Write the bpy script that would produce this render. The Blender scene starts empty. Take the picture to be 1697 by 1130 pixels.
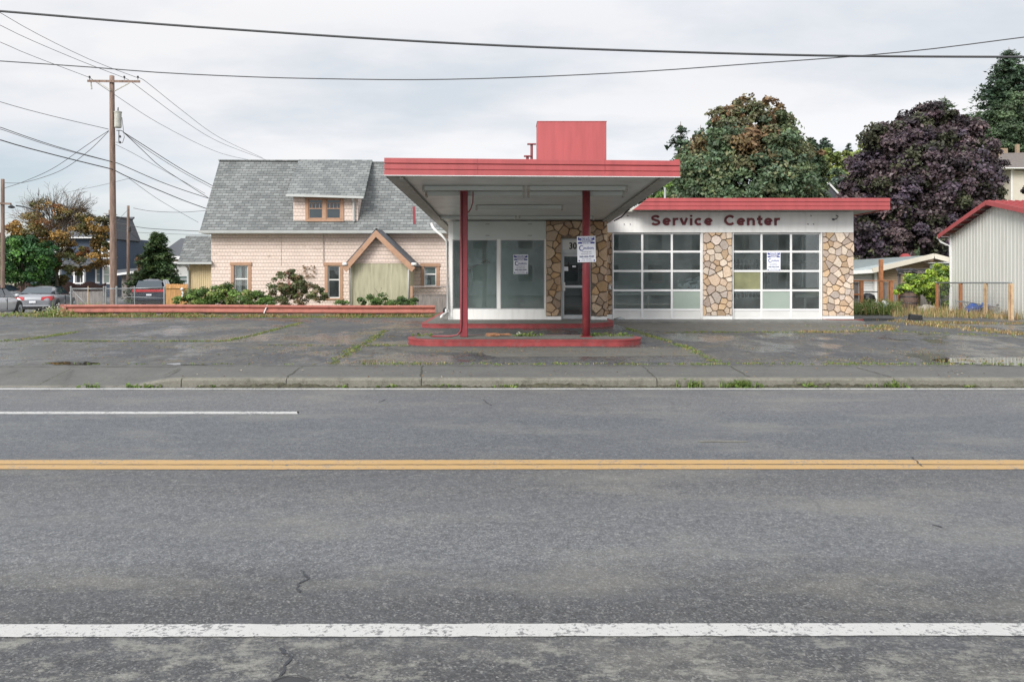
import bpy, math, random
import numpy as np
from mathutils import Vector, Matrix
R = math.radians
random.seed(7); RNG = np.random.default_rng(7)
sc = bpy.context.scene
COL = sc.collection
# ------------------------------------------------------------------ camera
FPX, CXP, HOR, CH = 1300.0, 843.0, 457.0, 1.55
cd = bpy.data.cameras.new("camera"); cam = bpy.data.objects.new("camera", cd); COL.objects.link(cam)
cam.location = (0, 0, CH); cam.rotation_euler = (R(90), 0, 0)
cd.sensor_width = 36; cd.lens = 36 * FPX / 1697
cd.shift_x = (848.5 - CXP) / 1697; cd.shift_y = -(565 - HOR) / 1697
cd.clip_end = 3000; sc.camera = cam
sc.view_settings.view_transform = 'Standard'; sc.view_settings.look = 'None'
sc.view_settings.exposure = 0.2; sc.view_settings.gamma = 1
# ------------------------------------------------------------------ sky and sun
SUN_EL, SUN_AZ = 33, -34     # sun behind the camera and to the left, veiled by cloud
sd = bpy.data.lights.new("sun", 'SUN'); sun = bpy.data.objects.new("sun", sd); COL.objects.link(sun)
sd.energy = 3.0; sd.angle = R(26); sd.color = (1.0, .96, .9)
az = R(SUN_AZ); el = R(SUN_EL)
dv = Vector((math.sin(az) * math.cos(el), -math.cos(az) * math.cos(el), math.sin(el)))
sun.rotation_euler = dv.to_track_quat('Z', 'Y').to_euler(); sun.location = (0, 0, 60)
w = bpy.data.worlds.new("World"); sc.world = w; w.use_nodes = True
nt = w.node_tree; nt.nodes.clear(); N = nt.nodes; Lk = nt.links
out = N.new('ShaderNodeOutputWorld'); bg = N.new('ShaderNodeBackground')
sky = N.new('ShaderNodeTexSky'); sky.sky_type = 'NISHITA'; sky.sun_disc = False
sky.sun_elevation = el; sky.sun_rotation = math.atan2(dv.x, dv.y)
tc = N.new('ShaderNodeTexCoord'); sep = N.new('ShaderNodeSeparateXYZ'); Lk.new(tc.outputs['Generated'], sep.inputs[0])
def wm(op, a, b=None, c=None, clamp=False):
    m = N.new('ShaderNodeMath'); m.operation = op; m.use_clamp = clamp
    for i, v in enumerate((a, b, c)):
        if v is None: continue
        if hasattr(v, 'is_output'): Lk.new(v, m.inputs[i])
        else: m.inputs[i].default_value = v
    return m.outputs[0]
zc = wm('MAXIMUM', sep.outputs[2], 0.0)
inv = wm('DIVIDE', 1.0, wm('ADD', zc, 0.22))
cmb = N.new('ShaderNodeCombineXYZ')
Lk.new(wm('MULTIPLY', sep.outputs[0], inv), cmb.inputs[0]); Lk.new(wm('MULTIPLY', sep.outputs[1], inv), cmb.inputs[1])
def wn(scale, detail, off):
    mp = N.new('ShaderNodeMapping'); Lk.new(cmb.outputs[0], mp.inputs[0]); mp.inputs['Location'].default_value = off
    mp.inputs['Scale'].default_value = (1, 1.5, 1)
    n = N.new('ShaderNodeTexNoise'); Lk.new(mp.outputs[0], n.inputs[0]); n.inputs['Scale'].default_value = scale
    n.inputs['Detail'].default_value = detail; n.inputs['Roughness'].default_value = .55; return n.outputs[0]
n1 = wn(1.1, 6, (3.1, 1.7, 0)); n2 = wn(.55, 3, (8.3, 2.2, 0))
cr = N.new('ShaderNodeValToRGB'); Lk.new(n1, cr.inputs[0])
cr.color_ramp.elements[0].position = .36; cr.color_ramp.elements[0].color = (.60, .645, .70, 1)
cr.color_ramp.elements[1].position = .58; cr.color_ramp.elements[1].color = (.80, .80, .82, 1)
# blue gaps low on the left, thin cloud elsewhere
leftm = wm('MULTIPLY', wm('MULTIPLY_ADD', sep.outputs[0], -2.2, -.25, True), wm('MULTIPLY_ADD', zc, -4.5, 1.0, True))
gap = wm('MULTIPLY', wm('MULTIPLY_ADD', n2, 5.0, -2.1, True), wm('MULTIPLY_ADD', leftm, .75, .06))
skm = N.new('ShaderNodeMix'); skm.data_type = 'RGBA'; skm.blend_type = 'MULTIPLY'; skm.inputs[0].default_value = 1
Lk.new(sky.outputs[0], skm.inputs[6]); skm.inputs[7].default_value = (.12, .12, .12, 1)
mx = N.new('ShaderNodeMix'); mx.data_type = 'RGBA'; Lk.new(gap, mx.inputs[0]); Lk.new(cr.outputs[0], mx.inputs[6]); Lk.new(skm.outputs[2], mx.inputs[7])
zen = wm('MULTIPLY_ADD', wm('SMOOTH_MIN', wm('MAXIMUM', wm('SUBTRACT', zc, .3), 0), .6, .1), .9, 1.0)   # overcast: brighter overhead
sdot = wm('MAXIMUM', wm('ADD', wm('ADD', wm('MULTIPLY', sep.outputs[0], dv.x), wm('MULTIPLY', sep.outputs[1], dv.y)), wm('MULTIPLY', sep.outputs[2], dv.z)), 0.0)
zen = wm('ADD', zen, wm('MULTIPLY', wm('POWER', sdot, 2.0), .8))      # and brighter round the veiled sun
zen = wm('ADD', zen, wm('MULTIPLY', wm('MULTIPLY_ADD', zc, -4.5, 1.0, True), wm('MULTIPLY_ADD', sep.outputs[0], .25, .12, True)))
Lk.new(mx.outputs[2], bg.inputs[0]); Lk.new(zen, bg.inputs[1]); Lk.new(bg.outputs[0], out.inputs[0])
# ------------------------------------------------------------------ materials
def nmat(name):
    m = bpy.data.materials.new(name); m.use_nodes = True
    return m, m.node_tree, m.node_tree.nodes['Principled BSDF']
class NB:
    "tiny node-building helper"
    def __init__(s, nt): s.nt = nt; s.N = nt.nodes; s.L = nt.links; s.tc = None
    def lk(s, v, i):
        if hasattr(v, 'is_output'): s.L.new(v, i)
        else: i.default_value = v
    def pos(s, scale=(1, 1, 1), loc=(0, 0, 0), rot=(0, 0, 0)):
        g = s.N.new('ShaderNodeNewGeometry'); m = s.N.new('ShaderNodeMapping'); s.L.new(g.outputs['Position'], m.inputs[0])
        m.inputs['Scale'].default_value = scale; m.inputs['Location'].default_value = loc; m.inputs['Rotation'].default_value = rot
        return m.outputs[0]
    def xyz(s, v=None):
        p = s.N.new('ShaderNodeSeparateXYZ'); s.L.new(v or s.pos(), p.inputs[0]); return p.outputs
    def comb(s, x, y, z=0.0):
        c = s.N.new('ShaderNodeCombineXYZ'); s.lk(x, c.inputs[0]); s.lk(y, c.inputs[1]); s.lk(z, c.inputs[2]); return c.outputs[0]
    def noise(s, v, scale, det=3, rough=.55):
        n = s.N.new('ShaderNodeTexNoise'); s.L.new(v, n.inputs[0]); n.inputs['Scale'].default_value = scale
        n.inputs['Detail'].default_value = det; n.inputs['Roughness'].default_value = rough; return n.outputs[0]
    def vor(s, v, scale, out='Distance', feature='F1'):
        n = s.N.new('ShaderNodeTexVoronoi'); n.feature = feature; s.L.new(v, n.inputs[0]); n.inputs['Scale'].default_value = scale; return n.outputs[out]
    def m(s, op, a, b=0.0, c=0.0, clamp=False):
        n = s.N.new('ShaderNodeMath'); n.operation = op; n.use_clamp = clamp
        s.lk(a, n.inputs[0]); s.lk(b, n.inputs[1]); s.lk(c, n.inputs[2]); return n.outputs[0]
    def ramp(s, f, pts, interp='LINEAR'):
        r = s.N.new('ShaderNodeValToRGB'); s.L.new(f, r.inputs[0]); e = r.color_ramp; e.interpolation = interp
        while len(e.elements) < len(pts): e.elements.new(.5)
        for i, (p, c) in enumerate(pts):
            e.elements[i].position = p; e.elements[i].color = (*c, 1) if len(c) == 3 else c
        return r.outputs[0]
    def fr(s, f, a, b): # remap to 0..1
        n = s.N.new('ShaderNodeMapRange'); s.lk(f, n.inputs[0]); n.inputs[1].default_value = a; n.inputs[2].default_value = b; return n.outputs[0]
    def mix(s, f, a, b, bt='MIX'):
        n = s.N.new('ShaderNodeMix'); n.data_type = 'RGBA'; n.blend_type = bt; s.lk(f, n.inputs[0])
        s.lk(a if hasattr(a, 'is_output') else (*a, 1), n.inputs[6]); s.lk(b if hasattr(b, 'is_output') else (*b, 1), n.inputs[7]); return n.outputs[2]
    def bump(s, h, st, dist, bs):
        n = s.N.new('ShaderNodeBump'); n.inputs['Strength'].default_value = st; n.inputs['Distance'].default_value = dist
        s.L.new(h, n.inputs['Height']); s.L.new(n.outputs[0], bs.inputs['Normal'])
def mix3(c, k): return tuple(min(1, x * k) for x in c)
def simple(name, c, rough=.6, metal=0, var=.15, vs=3.0, bump=0, bs=30, spec=.5, dirt=None, streak=False):
    m, t, b = nmat(name); n = NB(t); p = n.pos()
    sc_ = (1, 1, 1) if not streak else (3, 3, .35)
    f = n.noise(n.pos(sc_), vs, 5)
    c0, c1 = mix3(c, 1 - var), mix3(c, 1 + var)
    col = n.mix(n.fr(f, .3, .7), c0, c1)
    if dirt:
        g = n.noise(n.pos(sc_, (5, 3, 9)), vs * 1.7, 7, .65); col = n.mix(n.m('MULTIPLY', n.fr(g, .52, .72), dirt[1]), col, dirt[0])
    n.L.new(col, b.inputs['Base Color']); b.inputs['Roughness'].default_value = rough; b.inputs['Metallic'].default_value = metal
    b.inputs['Specular IOR Level'].default_value = spec
    if bump: n.bump(n.noise(p, bs, 4), bump, .02, b)
    return m
M = {}
M['red'] = simple('red_paint', (.37, .072, .076), .5, var=.10, vs=1.6, dirt=((.29, .055, .06), .4), streak=True)
M['redkerb'] = simple('red_kerb_paint', (.26, .04, .042), .6, var=.25, vs=4, bump=.3, dirt=((.16, .10, .09), .6))
M['redcol'] = simple('dark_red_paint', (.22, .035, .045), .4, var=.12, vs=3, dirt=((.36, .09, .08), .5))
M['maroon'] = simple('maroon_letter', (.16, .025, .03), .5)
M['white'] = simple('white_paint', (.80, .80, .785), .5, var=.05, vs=1.5, dirt=((.52, .51, .47), .35), streak=True)
M['whitetrim'] = simple('white_trim', (.72, .72, .72), .45, var=.04)
M['soffit'] = simple('soffit_metal', (.74, .76, .72), .38, metal=.25, var=.08, vs=.8, dirt=((.36, .35, .28), .4))
M['greyedge'] = simple('weathered_edge', (.42, .42, .38), .6, var=.2, vs=5, dirt=((.22, .15, .09), .8))
M['panelwhite'] = simple('panel_white', (.52, .57, .55), .5, var=.04, vs=1)
M['alu'] = simple('aluminium', (.50, .52, .53), .35, metal=.4, var=.08)
M['galv'] = simple('galvanised', (.30, .32, .33), .45, metal=.5, var=.15, vs=8)
M['grout'] = simple('grout', (.17, .14, .11), .95, var=.3, vs=12)
M['housegutter'] = simple('house_gutter', (.42, .44, .43), .5, var=.08, vs=2)
M['intwall'] = simple('interior_wall', (.58, .66, .65), .8, var=.12, vs=.8, dirt=((.17, .20, .19), .5))
M['intfloor'] = simple('interior_floor', (.16, .16, .15), .7, var=.25)
M['dark'] = simple('dark_metal', (.03, .03, .032), .5)
M['black'] = simple('black_plastic', (.018, .018, .02), .45, spec=.4)
M['rubber'] = simple('rubber', (.022, .022, .022), .8)
M['wire'] = simple('wire_black', (.055, .057, .06), .7)
M['orange'] = simple('orange_trim', (.37, .22, .14), .6, var=.12, vs=6, dirt=((.28, .11, .05), .4))
M['cedar'] = simple('cedar_wood', (.44, .24, .09), .7, var=.3, vs=5, streak=True)
M['postorange'] = simple('stained_post', (.33, .14, .06), .7, var=.25, vs=7)
M['postpale'] = simple('raw_post', (.50, .37, .23), .75, var=.25, vs=7)
M['greywood'] = simple('grey_wood', (.20, .18, .17), .85, var=.35, vs=5, streak=True)
M['polewood'] = simple('pole_wood', (.21, .145, .115), .85, var=.4, vs=5, streak=True, bump=.5, dirt=((.10, .06, .04), .7))
M['brownfence'] = simple('brown_fence', (.075, .04, .035), .8, var=.25, vs=3)
M['rail'] = simple('rusty_red_rail', (.33, .115, .085), .55, var=.16, vs=3, dirt=((.15, .055, .035), .75))
M['curtain'] = simple('curtain', (.6, .62, .64), .9, var=.1)
M['olive'] = simple('painted_board_olive', (.47, .45, .32), .7, var=.2, vs=2.5, streak=True, dirt=((.30, .29, .19), .8))
M['beige'] = simple('painted_board_beige', (.56, .46, .28), .7, var=.12, vs=3, streak=True)
M['gutter'] = simple('gutter', (.64, .64, .62), .5, var=.06, vs=2)
M['bluehouse'] = simple('blue_siding', (.035, .06, .10), .6, var=.12)
M['darkroof'] = simple('dark_shingle', (.075, .08, .09), .85, var=.25, vs=8)
M['brownroof'] = simple('brown_shingle', (.14, .12, .11), .85, var=.2, vs=6)
M['bluetarp'] = simple('blue_tarp', (.03, .22, .36), .5, var=.2, vs=9, bump=.6)
M['blueplastic'] = simple('blue_plastic', (.03, .09, .36), .4, var=.2)
M['signwhite'] = simple('sign_white', (.78, .80, .86), .4, var=.02)
M['signblue'] = simple('sign_blue', (.018, .03, .24), .4, var=.02)
M['signink'] = simple('sign_ink', (.04, .06, .16), .5, var=.02)
M['paleglass'] = simple('pale_green_board', (.30, .36, .315), .5, var=.07, vs=1.2)
M['yellowglass'] = simple('yellow_green_board', (.22, .225, .12), .5, var=.3, vs=1.5)
M['bronze'] = simple('trunk_bark', (.11, .085, .065), .9, var=.35, vs=6, bump=.5)
M['barkpale'] = simple('pale_bark', (.22, .20, .16), .9, var=.35, vs=6, bump=.5)
M['barrel'] = simple('barrel_wood', (.13, .085, .07), .8, var=.3, vs=9)
M['cream'] = simple('cream_siding', (.54, .50, .42), .7, var=.05)
M['stucco'] = simple('white_stucco', (.6, .6, .58), .8, var=.06)
M['rubble'] = simple('rubble', (.36, .34, .31), .9, var=.3, vs=12, bump=.4)
M['brownstick'] = simple('dry_stick', (.34, .17, .09), .85, var=.3, vs=9)

def glass_mat(name, tint, refl=1.0, rough=.01, dust=.07):
    m = bpy.data.materials.new(name); m.use_nodes = True; t = m.node_tree; t.nodes.clear()
    o = t.nodes.new('ShaderNodeOutputMaterial'); mx = t.nodes.new('ShaderNodeMixShader')
    tr = t.nodes.new('ShaderNodeBsdfTransparent'); tr.inputs[0].default_value = (*tint, 1)
    gl = t.nodes.new('ShaderNodeBsdfGlossy'); gl.inputs['Roughness'].default_value = rough
    fr = t.nodes.new('ShaderNodeFresnel'); fr.inputs[0].default_value = 1.52
    mu = t.nodes.new('ShaderNodeMath'); mu.operation = 'MULTIPLY'; mu.inputs[1].default_value = refl * 1.35; mu.use_clamp = True
    t.links.new(fr.outputs[0], mu.inputs[0]); t.links.new(mu.outputs[0], mx.inputs[0])
    df = t.nodes.new('ShaderNodeBsdfDiffuse'); df.inputs[0].default_value = (.62, .70, .70, 1); ns = t.nodes.new('ShaderNodeTexNoise'); ns.inputs['Scale'].default_value = 2.2; ns.inputs['Detail'].default_value = 6; gp = t.nodes.new('ShaderNodeNewGeometry'); t.links.new(gp.outputs['Position'], ns.inputs[0]); md = t.nodes.new('ShaderNodeMath'); md.operation = 'MULTIPLY_ADD'; md.inputs[1].default_value = dust * 2; md.inputs[2].default_value = -dust * .3; t.links.new(ns.outputs[0], md.inputs[0]); m2 = t.nodes.new('ShaderNodeMixShader'); t.links.new(md.outputs[0], m2.inputs[0]); t.links.new(tr.outputs[0], m2.inputs[1]); t.links.new(df.outputs[0], m2.inputs[2]); tr = m2
    t.links.new(tr.outputs[0], mx.inputs[1]); t.links.new(gl.outputs[0], mx.inputs[2]); t.links.new(mx.outputs[0], o.inputs[0])
    return m
M['glass'] = glass_mat('window_glass', (.90, .95, .94), 1.3)
M['glassdark'] = glass_mat('tinted_glass', (.38, .48, .50))
m, t, b = nmat('dark_pane'); b.inputs['Base Color'].default_value = (.025, .04, .05, 1); b.inputs['Roughness'].default_value = .04; b.inputs['Specular IOR Level'].default_value = .7; M['pane'] = m
m, t, b = nmat('pale_pane'); b.inputs['Base Color'].default_value = (.20, .26, .25, 1); b.inputs['Roughness'].default_value = .1; M['panepale'] = m
m, t, b = nmat('car_glass'); b.inputs['Base Color'].default_value = (.03, .045, .06, 1); b.inputs['Roughness'].default_value = .05; b.inputs['Specular IOR Level'].default_value = .9; M['carglass'] = m
def paint(name, c, metal=.35):
    m, t, b = nmat(name); b.inputs['Base Color'].default_value = (*c, 1); b.inputs['Roughness'].default_value = .32; b.inputs['Metallic'].default_value = metal
    b.inputs['Coat Weight'].default_value = .8; b.inputs['Coat Roughness'].default_value = .04; return m
M['carsilver'] = paint('silver_car_paint', (.55, .56, .58), .2); M['cargrey'] = paint('grey_car_paint', (.24, .25, .27), .5)
M['carwhite'] = paint('white_car_paint', (.55, .56, .58), .2); M['cardark'] = paint('dark_car_paint', (.022, .026, .045), .3)
m, t, b = nmat('red_lamp'); b.inputs['Base Color'].default_value = (.42, .025, .03, 1); b.inputs['Roughness'].default_value = .15; M['lampred'] = m
m, t, b = nmat('clear_lamp'); b.inputs['Base Color'].default_value = (.55, .57, .6, 1); b.inputs['Roughness'].default_value = .12; M['lampclear'] = m
# vertex-coloured (each stone / leaf has a colour of its own)
def attr_mat(name, rough=.8, trans=0.0, bump=0, spec=.3):
    m, t, b = nmat(name); n = NB(t); a = t.nodes.new('ShaderNodeAttribute'); a.attribute_name = 'col'
    c = a.outputs['Color']
    if bump:
        f = n.noise(n.pos(), 22, 5, .65); c = n.mix(n.fr(f, .3, .75), n.mix(1.0, c, (.72, .68, .62), 'MULTIPLY'), c)
        n.bump(f, bump, .03, b)
    n.L.new(c, b.inputs['Base Color']); b.inputs['Roughness'].default_value = rough; b.inputs['Specular IOR Level'].default_value = spec
    if trans:
        tr = t.nodes.new('ShaderNodeBsdfTranslucent'); n.L.new(c, tr.inputs[0]); mx = t.nodes.new('ShaderNodeMixShader'); mx.inputs[0].default_value = trans
        o = t.nodes['Material Output']; n.L.new(b.outputs[0], mx.inputs[1]); n.L.new(tr.outputs[0], mx.inputs[2]); n.L.new(mx.outputs[0], o.inputs[0])
    return m
M['stone'] = attr_mat('flagstone', .8, bump=.7); M['leaf'] = attr_mat('leaves', .55, trans=.22, spec=.35); M['litter'] = attr_mat('litter', .8)
# shingles: u along the wall, v up
def shingle(name, bw, bh, c1, c2, cm, mortar, bump, sq=1, var=.2, usexy=False, vscale=1.0, dirtc=None, rowshade=0):
    m, t, b = nmat(name); n = NB(t); o = n.xyz()
    u = o[0] if not usexy else n.m('ADD', o[0], o[1])
    wob = n.m('MULTIPLY', n.noise(n.pos((6, 6, 1)), 2.0, 2), .03)
    v = n.comb(u, n.m('ADD', n.m('MULTIPLY', o[2], vscale), wob))
    br = t.nodes.new('ShaderNodeTexBrick'); n.L.new(v, br.inputs[0])
    br.inputs['Scale'].default_value = 1; br.inputs['Brick Width'].default_value = bw; br.inputs['Row Height'].default_value = bh
    br.inputs['Mortar Size'].default_value = mortar; br.inputs['Mortar Smooth'].default_value = .3; br.inputs['Bias'].default_value = 0
    br.inputs['Color1'].default_value = (*c1, 1); br.inputs['Color2'].default_value = (*c2, 1); br.inputs['Mortar'].default_value = (*cm, 1)
    f = n.noise(n.pos(), 1.3, 6, .6); col = n.mix(n.fr(f, .3, .7), br.outputs[0], n.mix(1.0, br.outputs[0], (1 - var,) * 3, 'MULTIPLY'))
    if dirtc:
        g = n.noise(n.pos((1, 1, 1.6), (4, 1, 7)), 2.2, 7, .7); col = n.mix(n.m('MULTIPLY', n.fr(g, .63, .68), .75), col, dirtc)
    n.L.new(col, b.inputs['Base Color']); b.inputs['Roughness'].default_value = .85
    if rowshade: rw_ = n.m('FRACT', n.m('DIVIDE', n.m('ADD', n.m('MULTIPLY', o[2], vscale), wob), bh)); col = n.mix(n.m('MULTIPLY', n.m('LESS_THAN', rw_, .09), n.m('MULTIPLY_ADD', n.noise(n.pos(), 3, 4), 1.1, rowshade - .45)), col, (.26, .20, .16)); n.L.new(col, b.inputs['Base Color'])  # thin lap shadow under each course is put into the colour
    # each course laps over the one below: saw-tooth height plus joint
    saw = n.m('FRACT', n.m('DIVIDE', n.m('ADD', n.m('MULTIPLY', o[2], vscale), wob), bh))
    h = n.m('SUBTRACT', n.m('MULTIPLY', saw, -.6), n.m('MULTIPLY', br.outputs['Fac'], .8))
    n.bump(h, bump, .02, b); return m
M['pinkshingle'] = shingle('pink_shingle', .15, .165, (.71, .59, .525), (.67, .55, .48), (.50, .41, .35), .006, .8, var=.10, rowshade=.5, usexy=True, dirtc=(.36, .28, .22))
M['roofshingle'] = shingle('grey_roof_shingle', .30, .13, (.235, .25, .245), (.14, .15, .15), (.07, .075, .075), .009, .9, vscale=1.0, var=.22)
M['brickbeige'] = shingle('beige_siding', 3.0, .14, (.34, .25, .17), (.32, .24, .16), (.22, .16, .11), .012, .5)
M['whitesiding'] = shingle('white_siding', 3.0, .16, (.62, .62, .62), (.6, .6, .6), (.38, .38, .38), .012, .5, usexy=True)
M['metalroof'] = simple('grey_metal_roof', (.30, .34, .34), .45, metal=.2, var=.1)
M['shedmetal'] = simple('shed_metal', (.63, .63, .585), .45, metal=.05, var=.05, vs=1.1, dirt=((.45, .44, .37), .4), streak=True)

# ------------------------------------------------------------------ mesh helper
ORG = {}
class MB:
    def __init__(s): s.v = []; s.f = []; s.mi = []; s.cur = 0; s.cols = []; s.cc = None
    def add(s, vs, fs):
        o = len(s.v); s.v += [tuple(v) for v in vs]
        for f in fs: s.f.append(tuple(i + o for i in f)); s.mi.append(s.cur); s.cols.append(s.cc)
        return s
    def box(s, x0, x1, y0, y1, z0, z1):
        return s.add([(x0, y0, z0), (x1, y0, z0), (x1, y1, z0), (x0, y1, z0), (x0, y0, z1), (x1, y0, z1), (x1, y1, z1), (x0, y1, z1)],
                     [(0, 3, 2, 1), (4, 5, 6, 7), (0, 1, 5, 4), (1, 2, 6, 5), (2, 3, 7, 6), (3, 0, 4, 7)])
    def hexa(s, b, t):      # bottom quad, top quad
        return s.add(list(b) + list(t), [(0, 3, 2, 1), (4, 5, 6, 7), (0, 1, 5, 4), (1, 2, 6, 5), (2, 3, 7, 6), (3, 0, 4, 7)])
    def prism(s, poly, off):   # planar polygon swept by a vector
        n = len(poly); q = [tuple(Vector(p) + Vector(off)) for p in poly]
        return s.add(list(poly) + q, [tuple(range(n))[::-1], tuple(range(n, 2 * n))] + [(i, (i + 1) % n, n + (i + 1) % n, n + i) for i in range(n)])
    def beam(s, a, b, w, h=None):   # rectangular bar between two points
        a, b = Vector(a), Vector(b); d = (b - a).normalized(); h = h or w
        u = d.cross(Vector((0, 0, 1))); u = u.normalized() if u.length > .01 else Vector((1, 0, 0)); v = u.cross(d).normalized()
        c = [(-w / 2, -h / 2), (w / 2, -h / 2), (w / 2, h / 2), (-w / 2, h / 2)]
        return s.hexa([a + u * p + v * q for p, q in c], [b + u * p + v * q for p, q in c])
    def tube(s, pts, r, n=8, cap=True):
        pts = [Vector(p) for p in pts]; rs = r if isinstance(r, (list, tuple)) else [r] * len(pts); o = len(s.v); vs = []
        for i, p in enumerate(pts):
            d = (pts[min(i + 1, len(pts) - 1)] - pts[max(i - 1, 0)]).normalized()
            u = d.cross(Vector((0, 0, 1))); u = u.normalized() if u.length > .05 else Vector((1, 0, 0)); v = u.cross(d).normalized()
            vs += [p + (u * math.cos(2 * math.pi * k / n) + v * math.sin(2 * math.pi * k / n)) * rs[i] for k in range(n)]
        fs = [(i * n + k, i * n + (k + 1) % n, (i + 1) * n + (k + 1) % n, (i + 1) * n + k) for i in range(len(pts) - 1) for k in range(n)]
        if cap: fs += [tuple(range(n))[::-1], tuple(range((len(pts) - 1) * n, len(pts) * n))]
        return s.add(vs, fs)
    def lathe(s, c, prof, n=16, axis='z'):
        vs = []
        for r, z in prof:
            for k in range(n):
                a = 2 * math.pi * k / n; p = (r * math.cos(a), r * math.sin(a), z)
                if axis == 'x': p = (p[2], p[0], p[1])
                if axis == 'y': p = (p[0], p[2], p[1])
                vs.append(Vector(c) + Vector(p))
        m = len(prof)
        fs = [(i * n + k, i * n + (k + 1) % n, (i + 1) * n + (k + 1) % n, (i + 1) * n + k) for i in range(m - 1) for k in range(n)]
        return s.add(vs, fs + [tuple(range(n))[::-1], tuple(range((m - 1) * n, m * n))])
    def text(s, txt, x, y, z, size, depth=.01, bold=0, sx=1, space=1, align='LEFT', mat=None, shear=0):
        cu = bpy.data.curves.new('t', 'FONT'); cu.body = txt; cu.size = size; cu.extrude = depth / 2; cu.offset = bold; cu.space_character = space
        cu.align_x = align; cu.shear = shear; cu.resolution_u = 3
        ob = bpy.data.objects.new('t', cu); COL.objects.link(ob); dg = bpy.context.evaluated_depsgraph_get()
        me = bpy.data.meshes.new_from_object(ob.evaluated_get(dg))
        vs = [(x + v.co.x * sx, y - v.co.z, z + v.co.y) for v in me.vertices]
        if mat: vs = [tuple(mat @ Vector((v.co.x * sx, -v.co.z, v.co.y))) for v in me.vertices]
        s.add(vs, [tuple(p.vertices) for p in me.polygons])
        bpy.data.objects.remove(ob); bpy.data.curves.remove(cu); bpy.data.meshes.remove(me); return s
    def pieces(s):
        n = len(s.v); pr = list(range(n))
        def fd(i):
            while pr[i] != i: pr[i] = pr[pr[i]]; i = pr[i]
            return i
        for f in s.f:
            r0 = fd(f[0])
            for i in f[1:]: pr[fd(i)] = r0
        V = np.array(s.v); rt = np.array([fd(i) for i in range(n)]); u, inv = np.unique(rt, return_inverse=True); k = len(u)
        if k > 900 or k < 2: return None
        lo = np.full((k, 3), np.inf); hi = np.full((k, 3), -np.inf); np.minimum.at(lo, inv, V); np.maximum.at(hi, inv, V); sz = (hi - lo).max(1)
        gap = np.maximum(0, np.maximum(lo[:, None] - hi[None], lo[None] - hi[:, None])); near = np.sqrt((gap ** 2).sum(2)) <= np.maximum(.02, .5 * np.maximum(sz[:, None], sz[None]))
        pc = list(range(k))
        def f2(i):
            while pc[i] != i: pc[i] = pc[pc[i]]; i = pc[i]
            return i
        for a, b_ in zip(*np.nonzero(np.triu(near, 1))): pc[f2(int(a))] = f2(int(b_))
        g = [f2(i) for i in range(k)]; ug = sorted(set(g))
        if len(ug) < 2 or len(ug) > 60: return None
        o = []
        for q in ug:
            m_ = MB(); sel = {}
            for f, mi_, c in zip(s.f, s.mi, s.cols):
                if g[inv[f[0]]] != q: continue
                for i in f:
                    if i not in sel: sel[i] = len(m_.v); m_.v.append(s.v[i])
                m_.f.append(tuple(sel[i] for i in f)); m_.mi.append(mi_); m_.cols.append(c)
            o.append(m_)
        return o
    def build(s, name, mats, parent=None, smooth=False, bevel=0, local=False, origin=None, one=False):
        if parent is not None and not one and name not in ('trunk', 'twigs', 'wire_mesh', 'curtain', 'clutter'):
            ps = s.pieces()
            if ps: return [p.build(name, mats, parent, smooth, bevel, local, origin, True) for p in ps][0]
        if not isinstance(mats, (list, tuple)): mats = [mats]
        if local: org = Vector((0, 0, 0))
        elif parent is not None: org = ORG[parent.name]
        elif origin is not None: org = Vector(origin)
        else:
            a = np.array(s.v); org = Vector(((a[:, 0].min() + a[:, 0].max()) / 2, (a[:, 1].min() + a[:, 1].max()) / 2, a[:, 2].min()))
        me = bpy.data.meshes.new(name); me.from_pydata([tuple(Vector(v) - org) for v in s.v], [], s.f)
        for mm in mats: me.materials.append(M[mm] if isinstance(mm, str) else mm)
        if len(mats) > 1: me.polygons.foreach_set('material_index', s.mi)
        if any(c is not None for c in s.cols):
            at = me.color_attributes.new('col', 'FLOAT_COLOR', 'CORNER'); buf = []
            for p, c in zip(me.polygons, s.cols): buf += list((*(c or (.5, .5, .5)), 1)) * len(p.vertices)
            at.data.foreach_set('color', buf)
        if smooth: me.polygons.foreach_set('use_smooth', [True] * len(me.polygons))
        me.update()
        o = bpy.data.objects.new(name, me); COL.objects.link(o)
        if parent is not None: o.parent = parent; ORG[o.name] = ORG[parent.name] if not local else Vector((0, 0, 0))
        elif not local: o.location = org; ORG[o.name] = org
        else: ORG[o.name] = Vector((0, 0, 0))
        if bevel:
            bm_ = o.modifiers.new('bevel', 'BEVEL'); bm_.width = bevel; bm_.segments = 2; bm_.limit_method = 'ANGLE'
        return o
def thing(name, label, cat, loc=(0, 0, 0), rz=0, group=None):
    o = bpy.data.objects.new(name, None); COL.objects.link(o); o.location = loc; o.rotation_euler = (0, 0, rz); o.empty_display_size = .2
    ORG[o.name] = Vector(loc); tag(o, label, cat, group); return o
def tag(o, label, cat, group=None, kind=None):
    o['label'] = label; o['category'] = cat
    if group: o['group'] = group
    if kind: o['kind'] = kind
    return o
def struct(o, label=None, cat=None):
    o['kind'] = 'structure'
    if label: o['label'] = label
    if cat: o['category'] = cat
    return o
def part_label(o, l): o['label'] = l; return o
def P(px, py, d): return Vector(((px - CXP) * d / FPX, d, CH - (py - HOR) * d / FPX))
def G(px, py, z=0.0):
    d = FPX * (CH - z) / (py - HOR); return Vector(((px - CXP) * d / FPX, d, z))
def ss(a, b, x):
    t = np.clip((x - a) / (b - a), 0, 1); return t * t * (3 - 2 * t)
def gz(x, y):
    z = -.42 * ss(31.5, 37, y) * ss(-14.2, -16.5, x)
    z = z - .55 * ss(36, 46, y) * ss(12, 15, x) * (1 - ss(60, 75, y))
    z = z + 11 * ss(62, 105, y) * ss(8, 40, x)
    return z
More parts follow.
